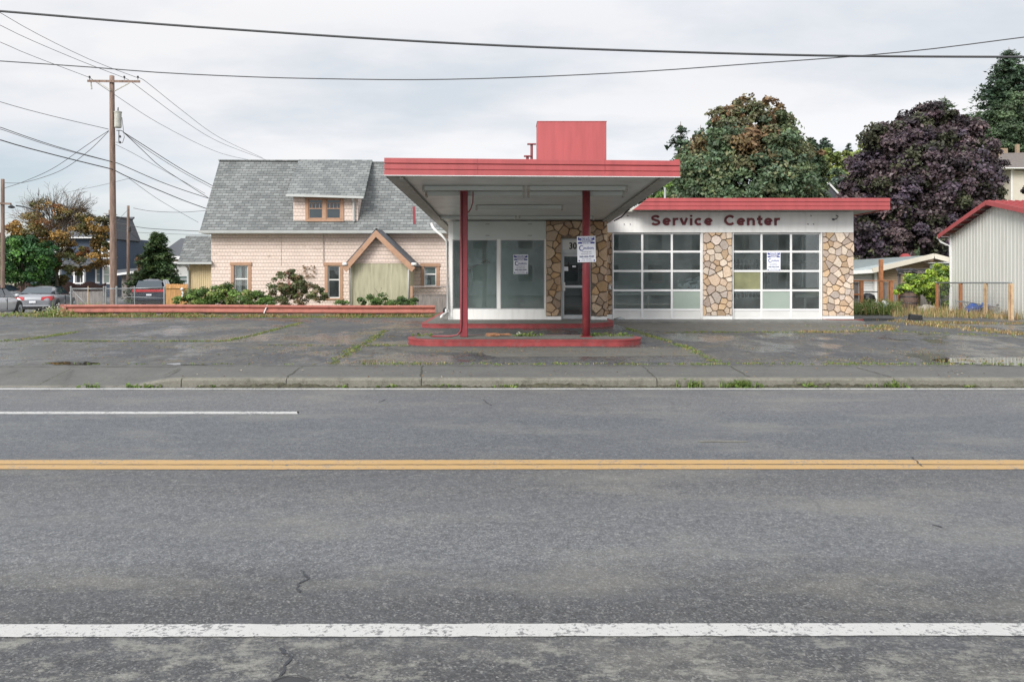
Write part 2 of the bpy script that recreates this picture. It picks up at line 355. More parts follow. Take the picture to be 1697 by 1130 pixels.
def raw_mesh(name, verts, quads, mat, cols=None, parent=None, org=(0, 0, 0)):
    "numpy quads -> object"
    me = bpy.data.meshes.new(name); nv, nq = len(verts), len(quads)
    me.vertices.add(nv); me.vertices.foreach_set('co', (verts - np.array(org)).astype(np.float32).ravel())
    me.loops.add(nq * 4); me.loops.foreach_set('vertex_index', quads.astype(np.int32).ravel())
    me.polygons.add(nq); me.polygons.foreach_set('loop_start', np.arange(0, nq * 4, 4, dtype=np.int32))
    me.update(calc_edges=True)
    me.materials.append(M[mat])
    if cols is not None:
        at = me.color_attributes.new('col', 'FLOAT_COLOR', 'CORNER'); c = np.ones((nq, 4, 4), np.float32); c[:, :, :3] = cols[:, None, :]
        at.data.foreach_set('color', c.ravel())
    me.validate(); o = bpy.data.objects.new(name, me); COL.objects.link(o)
    if parent is not None: o.parent = parent
    else: o.location = org
    return o
# ------------------------------------------------------------------ ground, road, pavement
ROADZ = -.13; KY = 11.8; SWY = 13.6
def grid(xs, ys, zf):
    xs, ys = np.array(xs, float), np.array(ys, float); X, Y = np.meshgrid(xs, ys); Z = zf(X, Y)
    v = np.stack([X, Y, Z], -1).reshape(-1, 3); nx = len(xs); q = []
    for j in range(len(ys) - 1):
        for i in range(nx - 1): q.append((j * nx + i, j * nx + i + 1, (j + 1) * nx + i + 1, (j + 1) * nx + i))
    return v, np.array(q)
def asphalt_lot():
    m, t, b = nmat('old_lot_asphalt'); n = NB(t); p = n.pos()
    big = n.noise(n.pos((1, .7, 1)), .5, 6, .62); mid = n.noise(n.pos((1, .8, 1), (7, 3, 0)), 1.8, 7, .7); fine = n.noise(p, 60, 3, .7)
    sp = n.vor(p, 85, 'Color'); spk = n.xyz(sp)[0]
    col = n.ramp(big, [(.34, (.036, .040, .050)), (.46, (.048, .050, .055)), (.54, (.072, .071, .066)), (.66, (.125, .118, .098))])
    col = n.mix(n.m('MULTIPLY', n.fr(mid, .46, .58), .6), col, (.045, .05, .06))
    col = n.mix(n.m('MULTIPLY', n.fr(spk, .68, 1.0), .5), col, (.30, .295, .27)); col = n.mix(n.m('MULTIPLY', n.fr(fine, .62, .44), .35), col, (.075, .075, .075))
    moss = n.noise(n.pos((1, .8, 1), (2, 9, 4)), 1.3, 9, .75)
    col = n.mix(n.m('MULTIPLY', n.fr(moss, .55, .66), .6), col, (.17, .135, .075))
    g1 = n.noise(n.pos((1, .22, 1), (6, 2, 8)), 16, 6, .8); g2 = n.noise(n.pos((1, .3, 1), (9, 5, 3)), 4.5, 6, .75)
    col = n.mix(n.m('MULTIPLY', n.fr(g1, .46, .6), .55), col, n.mix(1.0, col, (.42, .42, .44), 'MULTIPLY')); col = n.mix(n.m('MULTIPLY', n.fr(g1, .5, .38), .4), col, n.mix(1.0, col, (1.5, 1.48, 1.4), 'MULTIPLY'))
    col = n.mix(n.m('MULTIPLY', n.fr(g2, .48, .62), .5), col, n.mix(1.0, col, (.5, .5, .54), 'MULTIPLY'))
    n.L.new(col, b.inputs['Base Color'])
    wet = n.noise(n.pos((.9, .6, 1), (11, 4, 2)), .6, 7, .66)
    n.L.new(n.m('MULTIPLY_ADD', n.fr(wet, .49, .56), -.62, .84), b.inputs['Roughness'])
    n.bump(n.m('ADD', fine, n.m('MULTIPLY', spk, .6)), .16, .006, b); return m
def asphalt_road():
    m, t, b = nmat('road_asphalt'); n = NB(t); p = n.pos(); o = n.xyz()
    wob = n.m('MULTIPLY', n.m('SUBTRACT', n.noise(n.pos((.5, 1, 1)), .8, 4), .5), .9)
    y = n.fr(n.m('ADD', o[1], wob), 3.0, 12.0)
    k = lambda d: (d - 3) / 9
    c = lambda v, w=0.0: (v * .60 * (1 - w - .02), v * .60, v * .60 * (1 + w + .05))
    band = n.ramp(y, [(k(3.2), c(.115, -.02)), (k(3.75), c(.115)), (k(4.15), c(.145, .0)), (k(4.7), c(.205, .03)), (k(5.6), c(.20, .02)), (k(6.3), c(.175)),
                      (k(6.85), c(.165)), (k(7.3), c(.165, .08)), (k(8.3), c(.17, .1)), (k(9.2), c(.17, .1)), (k(9.8), c(.205, .02)), (k(10.8), c(.21)), (k(11.6), c(.185, -.02))])
    vo = t.nodes.new('ShaderNodeTexVoronoi'); n.L.new(p, vo.inputs[0]); vo.inputs['Scale'].default_value = 105
    s0 = n.xyz(vo.outputs['Color'])[0]; s1 = n.xyz(vo.outputs['Color'])[1]
    fine = n.noise(p, 140, 2, .7); mid = n.noise(n.pos((1, 1, 1)), 14, 4, .7)
    rough_zone = n.ramp(y, [(0, (1, 1, 1)), (k(4.2), (1, 1, 1)), (k(4.7), (.25,) * 3), (k(5.8), (.35,) * 3), (k(6.6), (.8,) * 3), (k(7.2), (.45,) * 3), (k(9.5), (.4,) * 3), (1, (.4,) * 3)])
    col = n.mix(n.m('MULTIPLY', n.fr(s0, .55, 1.0), .5), band, (.36, .355, .34))
    col = n.mix(n.m('MULTIPLY', n.m('MULTIPLY', n.fr(s1, .35, .95), rough_zone), .85), col, (.038, .039, .042))
    col = n.mix(n.m('MULTIPLY', n.m('MULTIPLY', n.fr(mid, .42, .66), rough_zone), .6), col, (.06, .062, .066))
    mm = n.noise(n.pos((1, 1, 1), (4, 4, 1)), 26, 5, .8); col = n.mix(n.m('MULTIPLY', n.fr(mm, .45, .58), .6), col, n.mix(1.0, col, (.42, .42, .43), 'MULTIPLY')); m3 = n.noise(n.pos((1, 1, 1), (1, 6, 1)), 7, 7, .8); col = n.mix(n.m('MULTIPLY', n.fr(m3, .5, .64), .38), col, n.mix(1.0, col, (1.5, 1.47, 1.38), 'MULTIPLY'))
    # worn pale patches on the shoulder nearest the camera, dark oil stains in the lanes
    sh = n.noise(n.pos((1.2, 2.0, 1)), 3.6, 12, .82); shm = n.m('MULTIPLY', n.fr(sh, .50, .6), n.fr(o[1], 3.72, 3.6))
    col = n.mix(n.m('MULTIPLY', shm, .7), col, (.26, .255, .225))
    st = n.noise(n.pos((.35, 1.6, 1), (3, 1, 0)), .9, 7, .7); col = n.mix(n.m('MULTIPLY', n.fr(st, .48, .66), .42), col, (.085, .09, .10))
    tn = n.noise(n.pos((.5, 1.1, 1), (13, 7, 0)), 1.3, 7, .7); col = n.mix(n.m('MULTIPLY', n.fr(tn, .5, .68), .35), col, (.22, .21, .18))
    # hairline cracks
    cr = n.vor(n.mix(.12, n.pos((.5, 1, 1)), n.comb(n.noise(p, 3, 4), n.noise(n.pos((1, 1, 1), (5, 5, 5)), 3, 4), 0.0)), .8, 'Distance', 'DISTANCE_TO_EDGE')
    cm = n.m('MULTIPLY', n.fr(cr, .008, .002), n.fr(n.noise(n.pos((1, 1, 1), (9, 9, 9)), .7, 3), .53, .6)); col = n.mix(n.m('MULTIPLY', cm, .4), col, (.05, .05, .055))
    n.L.new(col, b.inputs['Base Color']); n.L.new(n.m('MULTIPLY_ADD', n.noise(n.pos((.4, 1.5, 1)), 1.2, 4), -.35, .82), b.inputs['Roughness'])
    b.inputs['Specular IOR Level'].default_value = .45
    hh = n.m('ADD', n.m('ADD', s0, n.m('MULTIPLY', s1, -.8)), fine); n.bump(hh, .55, .006, b); return m
def concrete(name, c, dark=(.12, .115, .09), moss=.5):
    m, t, b = nmat(name); n = NB(t); p = n.pos(); f = n.noise(p, 1.6, 6, .6); g = n.noise(n.pos((1, 1, 1), (3, 3, 3)), 5, 8, .7); s = n.xyz(n.vor(p, 90, 'Color'))[0]
    col = n.mix(n.fr(f, .3, .7), mix3(c, .82), mix3(c, 1.12)); col = n.mix(n.m('MULTIPLY', n.fr(g, .5, .72), moss), col, dark)
    g1 = n.noise(n.pos((1, .35, 1), (6, 2, 8)), 18, 6, .8); col = n.mix(n.m('MULTIPLY', n.fr(g1, .45, .62), .4), col, n.mix(1.0, col, (.5, .5, .5), 'MULTIPLY'))
    col = n.mix(n.m('MULTIPLY', n.fr(s, .7, 1), .4), col, mix3(c, 1.6)); n.L.new(col, b.inputs['Base Color']); b.inputs['Roughness'].default_value = .85
    n.bump(n.m('ADD', s, n.noise(p, 50, 3)), .3, .006, b); return m
M['lot'] = asphalt_lot(); M['road'] = asphalt_road()
M['walk'] = concrete('sidewalk_concrete', (.10, .10, .094), moss=.45); M['kerb'] = concrete('kerb_concrete', (.17, .162, .135), (.04, .037, .025), .75)
M['island'] = concrete('island_concrete', (.14, .137, .122)); M['street'] = concrete('street_asphalt', (.14, .14, .14))
M['patch'] = concrete('lot_concrete_patch', (.12, .115, .10), (.06, .056, .045), .6)
def soil_mat():
    m, t, b = nmat('ground_soil'); n = NB(t); f = n.noise(n.pos(), .5, 7, .65); g = n.noise(n.pos(), 7, 6, .7)
    col = n.ramp(f, [(.35, (.05, .075, .02)), (.5, (.085, .10, .035)), (.65, (.16, .12, .065))]); col = n.mix(n.fr(g, .4, .7), col, (.12, .10, .05))
    n.L.new(col, b.inputs['Base Color']); b.inputs['Roughness'].default_value = .95; n.bump(g, .6, .05, b); return m
M['soil'] = soil_mat()
xs = sorted(set(list(np.linspace(-45, 45, 46)) + [-700, -400, -250, -150, -100, -70, -55, 55, 70, 100, 150, 250, 400, 700, -16.5, -14.2]))
ys = sorted(set(list(np.linspace(14, 120, 54)) + [-60, -20, -8, 0, 6, 11.9, 13.4, 31.5, 37, 150, 200, 300, 450, 800]))
def gfun(X, Y):
    Z = gz(X, Y) - .012; return np.where(Y < 12.5, ROADZ - .02, np.where(Y < 13.9, -.05, Z))
v, q = grid(xs, ys, gfun); struct(raw_mesh('ground', v, q, 'soil'))
v, q = grid([-60, -20, 0, 20, 60], [-6.5, 3, 8, KY + .05], lambda X, Y: X * 0 + ROADZ); struct(raw_mesh('road', v, q, 'road'))
# sidewalk: kerb drops to a driveway apron on the left
DX0, DX1 = G(188, 642, ROADZ).x, G(300, 640, ROADZ).x
def swz(X, Y):
    k = ss(DX1, DX0, X); return -(.125) * k * (1 - ss(KY, SWY, Y))
xs2 = sorted(set([-60, -30, -12] + list(np.linspace(-9, -3, 41)) + [0, 5, 12, 30, 60]))
v, q = grid(xs2, [KY + .16, 12.3, 12.7, 13.1, SWY], swz); struct(raw_mesh('sidewalk', v, q, 'walk'))
# kerb blocks with open joints
jpx = [300, 474, 698, 1089, 1483]; jx = [-60, DX0 - 12, DX0 - 5, DX0] + [(p - CXP) * KY / FPX for p in jpx] + [10.5, 14, 18, 24, 60]
k = MB()
def kz(x): return float(swz(np.array(x), np.array(KY))) + .004
for a, b_ in zip(jx[:-1], jx[1:]):
    gap = .006; sub = np.linspace(a + gap, b_ - gap, 9 if b_ < -4 else 3)
    for i in range(len(sub) - 1):
        x0, x1 = sub[i], sub[i + 1]; z0, z1 = kz(x0), kz(x1); j = random.uniform(-.004, .004) if i == 0 else j
        prof = lambda x, z: [(x, KY + j, ROADZ - .02), (x, KY + .012 + j, max(z - .03, ROADZ + .002)), (x, KY + .04 + j, z), (x, KY + .165, z + .001), (x, KY + .165, ROADZ - .03)]
        A, B = prof(x0, z0), prof(x1, z1); k.add(A + B, [(0, 5, 6, 1), (1, 6, 7, 2), (2, 7, 8, 3)] + ([(0, 1, 2, 3, 4)] if i == 0 else []) + ([(9, 8, 7, 6, 5)] if i == len(sub) - 2 else []))
struct(k.build('kerb', 'kerb'))
mb = MB(); mb.box(DX1, 60, KY + .06, KY + .17, ROADZ - .1, -.03 + ROADZ * .0 - .06); struct(mb.build('kerb_bedding', 'dark'))
# grit and rotted leaves lodged in the gutter against the kerb
gd = MB(); rr = random.Random(17); prev = None; x_ = DX1 + .3
while x_ < 12:
    hgt = max(.004, .032 + .03 * math.sin(x_ * 2.3) * math.sin(x_ * .9 + 1) + rr.uniform(-.014, .018)); wd = .05 + rr.uniform(0, .04)
    cur = ((x_, KY - wd, ROADZ + .003), (x_, KY - .02, ROADZ + hgt * .5), (x_, KY - .004 + .012 * hgt / .1, ROADZ + hgt))
    if prev: gd.add([prev[0], cur[0], cur[1], prev[1]], [(0, 1, 2, 3)]); gd.add([prev[1], cur[1], cur[2], prev[2]], [(0, 1, 2, 3)])
    prev = cur; x_ += rr.uniform(.02, .06)
M['gutterdirt'] = simple('gutter_dirt', (.055, .052, .035), .95, var=.5, vs=14, bump=.6, dirt=((.10, .10, .04), .7))
o = gd.build('gutter_dirt', 'gutterdirt'); tag(o, 'dark grit and moss lodged along the foot of the kerb', 'dirt', kind='stuff')
# parking lot sheet
v, q = grid(np.linspace(-60, 60, 61), [SWY - .0, 16, 19, 22, 25, 28, 30.2, 31.4], lambda X, Y: X * 0 + .0 + np.where(Y < 15, -.001, 0)); v[:, 1] += np.where(v[:, 1] > 31, 1.2 * np.sin(v[:, 0] * .7) * .3, 0)
struct(raw_mesh('parking_lot', v, q, 'lot'))
v, q = grid(np.linspace(12, 60, 25), [31, 33, 35, 36.5], lambda X, Y: gz(X, Y) + .006); struct(raw_mesh('parking_lot_back', v, q, 'lot'))
# side street on the left, a little lower than the lot
v, q = grid(np.linspace(-44, -16, 29), list(np.linspace(33, 60, 28)) + [70, 90, 130, 200], lambda X, Y: gz(X, Y) + .02); struct(raw_mesh('side_street', v, q, 'street'))
v, q = grid(np.linspace(-17, -14, 4), np.linspace(33, 60, 28), lambda X, Y: gz(X, Y) + .014); 
# markings
def linemat(name, c, wear):
    m, t, b = nmat(name); n = NB(t); p = n.pos(); f = n.noise(p, 42, 5, .7); g = n.noise(n.pos((1, 1, 1), (2, 2, 2)), 6, 5, .7); s = n.vor(n.pos((1, 2, 1)), 9, 'Distance', 'DISTANCE_TO_EDGE')
    a = n.m('MAXIMUM', n.fr(n.m('ADD', n.m('MULTIPLY', f, .6), n.m('MULTIPLY', g, .4)), wear, wear + .05), n.m('MULTIPLY', n.fr(n.m('ADD', s, n.m('MULTIPLY', f, .08)), .055, .035), n.fr(g, .5, .6)))
    col = n.mix(n.fr(g, .3, .7), mix3(c, .88), c); n.L.new(n.mix(a, col, (.15, .15, .15)), b.inputs['Base Color']); b.inputs['Roughness'].default_value = .6; n.bump(f, .4, .004, b); return m
M['linewhite'] = linemat('white_line_paint', (.46, .46, .445), .52); M['lineyellow'] = linemat('yellow_line_paint', (.43, .27, .105), .55)
def RG(py): return FPX * (CH - ROADZ) / (py - HOR)
def stripe(name, y0, y1, x0, x1, mat, label, z=.004, slant=0):
    m_ = MB(); rj = random.Random(int(y0 * 100)); xs_ = [x0]
    while xs_[-1] < x1 and xs_[-1] < 12: xs_.append(min(x1, xs_[-1] + (rj.uniform(.03, .12) if xs_[-1] > -12 else 12.0)))
    if xs_[-1] < x1: xs_.append(x1)
    w0 = abs(y1 - y0) * .03; vs = [(x, y + rj.uniform(-1, 1) * w0 + (.006 * math.sin(x * .8)) + 0, ROADZ + z) for x in xs_ for y in (y0, y1)]; vs[-1] = (x1, vs[-1][1], vs[-1][2]); vs[-2] = (x1, vs[-2][1], vs[-2][2]); vs[-1] = (x1 - slant, vs[-1][1], vs[-1][2]) if slant else vs[-1]
    m_.add(vs, [(2 * i, 2 * i + 2, 2 * i + 3, 2 * i + 1) for i in range(len(xs_) - 1)]); o = m_.build(name, mat); struct(o, label)
stripe('road_marking', RG(1055), RG(1034), -40, 40, 'linewhite', 'worn white edge line nearest the camera')
stripe('road_marking', RG(778), RG(770.8), -40, 40, 'lineyellow', 'near yellow centre line')
stripe('road_marking', RG(769.7), RG(762.5), -40, 40, 'lineyellow', 'far yellow centre line')
stripe('road_marking', RG(686.3), RG(682.3), -40, (494 - CXP) * 9.6 / FPX + .02, 'linewhite', 'white lane line ending at the left of the station', slant=.06)
stripe('road_marking', RG(645.8), RG(643.6), -40, 40, 'linewhite', 'thin white edge line by the kerb')
# faint old mark
stripe('road_marking', RG(733), RG(731.4), (1158 - CXP) * RG(732) / FPX, (1238 - CXP) * RG(732) / FPX, 'kerb', 'short faded road mark')
# ragged strips following pixel paths on the ground
def strip_path(pts, w0, z, seed=0, n=10, jit=.5):
    rr = random.Random(seed); P3 = [Vector((p[0], p[1], 0)) for p in pts]; out = []
    for a, b_ in zip(P3[:-1], P3[1:]):
        L = (b_ - a).length; k_ = max(2, int(L * n)); nrm = (b_ - a).cross(Vector((0, 0, 1))).normalized()
        for i in range(k_):
            t_ = i / k_; c = a.lerp(b_, t_) + nrm * rr.uniform(-1, 1) * w0 * jit; out.append((c, nrm, w0 * rr.uniform(.25, 1)))
    vs = []; fs = []
    for i, (c, nr, w_) in enumerate(out):
        vs += [(c.x - nr.x * w_ / 2, c.y - nr.y * w_ / 2, z), (c.x + nr.x * w_ / 2, c.y + nr.y * w_ / 2, z)]
        if i: fs.append((2 * i - 2, 2 * i - 1, 2 * i + 1, 2 * i))
    return vs, fs
def px_path(pl, z=0.0): return [tuple(G(x, y, z)[:2]) for x, y in pl]
LOTC = [[(0, 566), (60, 561), (130, 550)], [(60, 566), (230, 566), (370, 566), (420, 556), (500, 535)], [(0, 607), (500, 607), (1000, 607), (1697, 607)],
        [(548, 603), (590, 577), (622, 560), (640, 548)], [(1040, 545), (1110, 567), (1140, 577), (1185, 600)], [(1100, 551), (1350, 551), (1450, 549)], [(430, 572), (560, 573), (672, 572)],
        [(745, 578), (790, 586), (805, 597)], [(1330, 540), (1450, 545), (1470, 538)], [(1470, 549), (1640, 556), (1697, 560)], [(0, 536), (140, 534), (330, 527), (560, 523)]]
cm_ = MB()
for i, pl in enumerate(LOTC):
    if i in (8, 9, 10): continue
    vs, fs = strip_path(px_path(pl), .05 if i != 2 else .035, .004, i); cm_.add(vs, fs)
for i, (a, b_) in enumerate([((118, 611), (60, 640)), ((700, 606), (697, 627)), ((1065, 606), (1088, 628)), ((1420, 609), (1480, 626)), ((300, 610), (268, 624)), ((1210, 607), (1243, 626)), ((30, 611), (0, 616)), ((500, 608), (474, 626))]):
    vs, fs = strip_path(px_path([a, b_]), .03, .0045, 50 + i, 14); cm_.add(vs, fs)
struct(cm_.build('pavement_crack', simple('crack_dirt', (.05, .048, .035), .95, var=.3, vs=9)))
cm_ = MB()
for i, pl in enumerate([[(500, 945), (512, 958), (492, 968), (497, 985)], [(462, 1075), (480, 1088), (470, 1110), (455, 1128)], [(640, 662), (625, 668)], [(800, 662), (815, 673)], [(1510, 757), (1530, 775)], [(1545, 870), (1570, 876)]]):
    vs, fs = strip_path([tuple(G(x, y, ROADZ)[:2]) for x, y in pl], .018, ROADZ + .005, 70 + i, 40); cm_.add(vs, fs)
struct(cm_.build('road_crack', simple('crack_tar', (.03, .033, .04), .7)))
# paler concrete patches in the lot
def blob(pts, z, seed, jit=.06, sub=10):
    rr = random.Random(seed); o = []
    for i in range(len(pts)):
        a, b_ = Vector(pts[i]), Vector(pts[(i + 1) % len(pts)])
        for k_ in range(sub): c = a.lerp(b_, k_ / sub); o.append((c.x + rr.uniform(-jit, jit), c.y + rr.uniform(-jit, jit), z))
    return o
pm = MB()
for i, pl in enumerate([[(640, 575), (1150, 577), (1165, 590), (820, 592), (795, 585), (690, 584)], [(1015, 534), (1420, 534), (1450, 541), (1400, 549), (1100, 550), (1040, 544)]]):
    o = blob(px_path(pl), .0022, i, .05); pm.add(o, [tuple(range(len(o)))])
struct(pm.build('concrete_patch', 'patch'))
# puddles
m, t, b = nmat('puddle_water'); b.inputs['Base Color'].default_value = (.035, .033, .028, 1); b.inputs['Roughness'].default_value = .02; b.inputs['IOR'].default_value = 1.33; b.inputs['Specular IOR Level'].default_value = 1.0; M['water'] = m
for i, (pl, lb) in enumerate([([(1543, 597), (1560, 594), (1640, 593), (1800, 590), (1830, 605), (1690, 607), (1600, 603), (1568, 600)], 'long puddle at the edge of the sidewalk on the right'),
                              ([(75, 602), (100, 600), (150, 600), (166, 603), (140, 605), (90, 604.5)], 'small puddle in the lot on the left'),
                              ([(272, 603), (300, 601.5), (330, 603), (345, 605), (290, 605.3)], 'thin shallow puddle near the lane line')
                              ]):
    o = blob(px_path(pl), .0065, i + 20, .03, 8); w_ = MB().add(o, [tuple(range(len(o)))]).build('puddle', 'water'); struct(w_, lb)
# ------------------------------------------------------------------ foliage tools
def leaf_quads(C, Nn, s, rng, asp=1.5, flat=.35):
    "rhombus leaves at centres C, facing roughly Nn"
    n = len(C); Nn = Nn + rng.normal(0, flat, (n, 3)); Nn /= np.linalg.norm(Nn, axis=1)[:, None] + 1e-9
    r = rng.normal(0, 1, (n, 3)); T = np.cross(Nn, r); T /= np.linalg.norm(T, axis=1)[:, None] + 1e-9; B = np.cross(Nn, T)
    s = s[:, None] if np.ndim(s) else s; a = T * s * asp * .5; b_ = B * s * .5
    V = np.stack([C - a, C + b_ * .9, C + a, C - b_], 1).reshape(-1, 3); Q = np.arange(n * 4).reshape(n, 4); return V, Q
def crown_mesh(blobs, n, leaf, pal, seed, clump=.17, up=.35, fill=.25, pal_top=None, thin=None, rag=1.0, parent=None, name='crown', org=(0, 0, 0), flat=.95):
    rng = np.random.default_rng(seed); bl = np.array(blobs, float); vol = (bl[:, 3] * bl[:, 4] * bl[:, 5]) ** (2 / 3.); pr = vol / vol.sum()
    n = int(n * 1.9); leaf = leaf * .66; nc = max(40, int(n / 125)); bi = rng.choice(len(bl), nc, p=pr); d = rng.normal(0, 1, (nc, 3)); d /= np.linalg.norm(d, axis=1)[:, None]
    rad = np.where(rng.random(nc) < fill, rng.uniform(.3, .75, nc), rng.uniform(.9 - .24 * rag, .9 + .16 * rag, nc)); B = bl[bi]; cc = B[:, :3] + d * B[:, 3:6] * rad[:, None]
    R_ = B[:, 3:6].mean(1) * clump * rng.uniform(.6, 1.75, nc) + leaf * .6
    # drop clumps buried inside other blobs
    keep = np.ones(nc, bool)
    for b_ in bl:
        q = (((cc - b_[:3]) / b_[3:6]) ** 2).sum(1); keep &= ~(q < .3)
    cc, d, R_ = cc[keep], d[keep], R_[keep]; nc = len(cc)
    zmin, zmax = (bl[:, 2] - bl[:, 5]).min(), (bl[:, 2] + bl[:, 5]).max()
    pal = np.array(pal); ci = pal[rng.integers(0, len(pal), nc)] * rng.uniform(.6, 1.35, (nc, 1))
    if pal_top is not None:
        pt = np.array(pal_top[0]); hh = (cc[:, 2] - zmin) / (zmax - zmin); sel = rng.random(nc) < np.clip((hh - pal_top[1]) / (1 - pal_top[1]), 0, 1) * pal_top[2]
        ci[sel] = pt[rng.integers(0, len(pt), sel.sum())]
    per = max(4, int(n / nc)); k = rng.integers(0, nc, n)
    e = rng.normal(0, 1, (n, 3)); e /= np.linalg.norm(e, axis=1)[:, None]; e[:, 2] = np.where(rng.random(n) < .75, np.abs(e[:, 2]), e[:, 2])
    rr = rng.uniform(.55, 1.05, n); rr = np.where(rng.random(n) < .18, rr * .5, rr)
    C = cc[k] + e * (R_[k] * rr)[:, None] * np.array([1, 1, .85]); Nn = e * .6 + d[k] * .5 + np.array([0, 0, up])
    hh = (C[:, 2] - zmin) / (zmax - zmin)
    if thin is not None:
        kp = rng.random(n) > np.clip((hh - thin[0]) / (1 - thin[0]), 0, 1) * thin[1]; C, Nn, k = C[kp], Nn[kp], k[kp]
    V, Q = leaf_quads(C, Nn, leaf * rng.uniform(.6, 1.3, len(C)), rng, 1.5, flat)
    cols = ci[k] * 1.6 * rng.uniform(.62, 1.4, (len(C), 1)) * (1 + rng.normal(0, .05, (len(C), 3)))
    return raw_mesh(name, V, Q, 'leaf', np.clip(cols, 0, 1), parent, org)
def limbs(mb, base, top, r0, spread, n, rng, depth=2):
    "recursive limbs"
    base, top = Vector(base), Vector(top); mid = base.lerp(top, .5) + Vector((rng.uniform(-1, 1), rng.uniform(-1, 1), 0)) * (top - base).length * .06
    mb.tube([base, mid, top], [r0, r0 * .75, r0 * .4], 7 if depth > 1 else 4)
    if depth <= 0: return
    L = (top - base).length
    for i in range(n):
        t = .35 + .65 * (i + rng.random()) / n; s_ = base.lerp(top, min(t, 1)); a = rng.uniform(0, 6.28); el = rng.uniform(.35, 1.0)
        d = Vector((math.cos(a) * math.cos(el), math.sin(a) * math.cos(el), math.sin(el))); limbs(mb, s_, s_ + d * L * spread * rng.uniform(.6, 1), r0 * .42 * (1.1 - t * .4), spread, max(2, n - 1), rng, depth - 1)
def tree(name, label, cat, blobs, n, leaf, pal, seed, trunk_r=.25, bark='bronze', lean=(0, 0), group=None, limb_n=5, limb_spread=.55, base=None, depth=2, **kw):
    bl = np.array(blobs); cx, cy = (base if base else (bl[:, 0].mean(), bl[:, 1].mean())); g = float(gz(np.array(cx), np.array(cy)))
    root = thing(name, label, cat, (cx, cy, g), group=group); rng = random.Random(seed)
    zt = (bl[:, 2]).max(); mb = MB(); zc = (bl[:, 2] - bl[:, 5]).min(); th = max(zt - g, 1)
    limbs(mb, (cx, cy, g - .1), (cx + lean[0], cy + lean[1], g + th * (.9 if th < 3.5 else .74)), trunk_r, limb_spread * (1 if th < 3.5 else .62), limb_n, rng, depth)
    mb.build('trunk', bark, root, smooth=True)
    crown_mesh(blobs, n, leaf, pal, seed, parent=root, org=(cx, cy, g), **kw); return root
def auto_blobs(px0, px1, py0, py1, d, dd, seed, n=14, rs=.28, shape='dome'):
    "fill a pixel box at distance d with overlapping lobes of a domed crown dd deep"
    rng = random.Random(seed); a, b_ = P(px0, py1, d), P(px1, py0, d); W, Hh = (b_.x - a.x) / 2, (b_.z - a.z); cx = (a.x + b_.x) / 2; o = []
    o.append((cx, d, a.z + Hh * .42, W * .66, dd * .4, Hh * .42))
    for i in range(n):
        t = i / n * 6.283 + rng.uniform(-.25, .25); r = rng.uniform(.55, .8); z = a.z + Hh * (.5 + .5 * math.sin(t) * r); ww = math.cos(t) * r
        if shape == 'dome': wz = 1 - .35 * max(0, math.sin(t))
        else: wz = 1
        o.append((cx + W * ww * wz, d + rng.uniform(-.7, .45) * dd * .5, z, W * rs * rng.uniform(.8, 1.2), dd * rs * .6, Hh * rs * .62 * rng.uniform(.8, 1.15)))
    return o
def conifer(name, label, px, ptop, d, rad, pbase=None, n=9000, pal=((.03, .055, .028),), seed=1, leaf=.22, group=None, droop=.35, gap=.0, pw=.85, lean=0, twin=None):
    c = P(px, ptop, d); zt = c.z; g = float(gz(np.array(c.x), np.array(d))); root = thing(name, label, 'tree', (c.x, d, g), group=group); rng = np.random.default_rng(seed)
    H = zt - g; mb = MB(); mb.tube([(c.x, d, g - .1), (c.x + lean * .5, d, g + H * .5), (c.x + lean, d, zt - H * .03)], [rad * .04 + .08, rad * .025 + .05, .02], 8)
    nb = int(n / 62); hz = rng.random(nb) ** .8; hz = np.concatenate([hz, rng.uniform(.86, 1.0, 24 + nb // 10)]); nb = len(hz)
    C = []; NN = []; S = []; K = []
    for i in range(nb):
        t = hz[i] * .96 + .035 if gap == 1 else max(.04, hz[i] * .95); L = rad * min((1 - t) ** pw, (1 - t) ** .88 * 1.1) * rng.uniform(.42, 1.3) + .04; a = rng.uniform(0, 6.283)
        z0 = g + H * t; x0 = c.x + lean * t; dx, dy = math.cos(a), math.sin(a); 
        m_ = max(14, int(55 * L / rad * 1.5)); s = rng.random(m_) ** .7; dr = -droop * s ** 1.5 * L * .5 + .12 * L * s * (1 if t > .6 else .3)
        x = x0 + dx * s * L + rng.normal(0, .06 * L + .03, m_) ; y = d + dy * s * L + rng.normal(0, .06 * L + .03, m_); z = z0 + dr + rng.normal(0, .035 * L + .03, m_)
        C.append(np.stack([x, y, z], 1)); NN.append(np.tile([dx * .3, dy * .3, .9], (m_, 1))); K.append(np.full(m_, i)); S.append(np.full(m_, min(1.0, max(.22, L / (rad * .3)))))
        if i % 3 == 0: mb.tube([(x0, d, z0), (x0 + dx * L * .9, d + dy * L * .9, z0 - droop * L * .4)], [.03 + .008 * L, .01], 4, False)
    mb.build('trunk', 'bronze', root, smooth=True); C = np.concatenate(C); NN = np.concatenate(NN); K = np.concatenate(K); S = np.concatenate(S)
    pal = np.array(pal); ci = pal[rng.integers(0, len(pal), nb)] * rng.uniform(.75, 1.3, (nb, 1)); V, Q = leaf_quads(C, NN, leaf * S * rng.uniform(.6, 1.3, len(C)), rng, 2.4, .45)
    raw_mesh('crown', V, Q, 'leaf', np.clip(ci[K] * 1.75 * rng.uniform(.6, 1.45, (len(C), 1)), 0, 1), root, (c.x, d, g)); return root
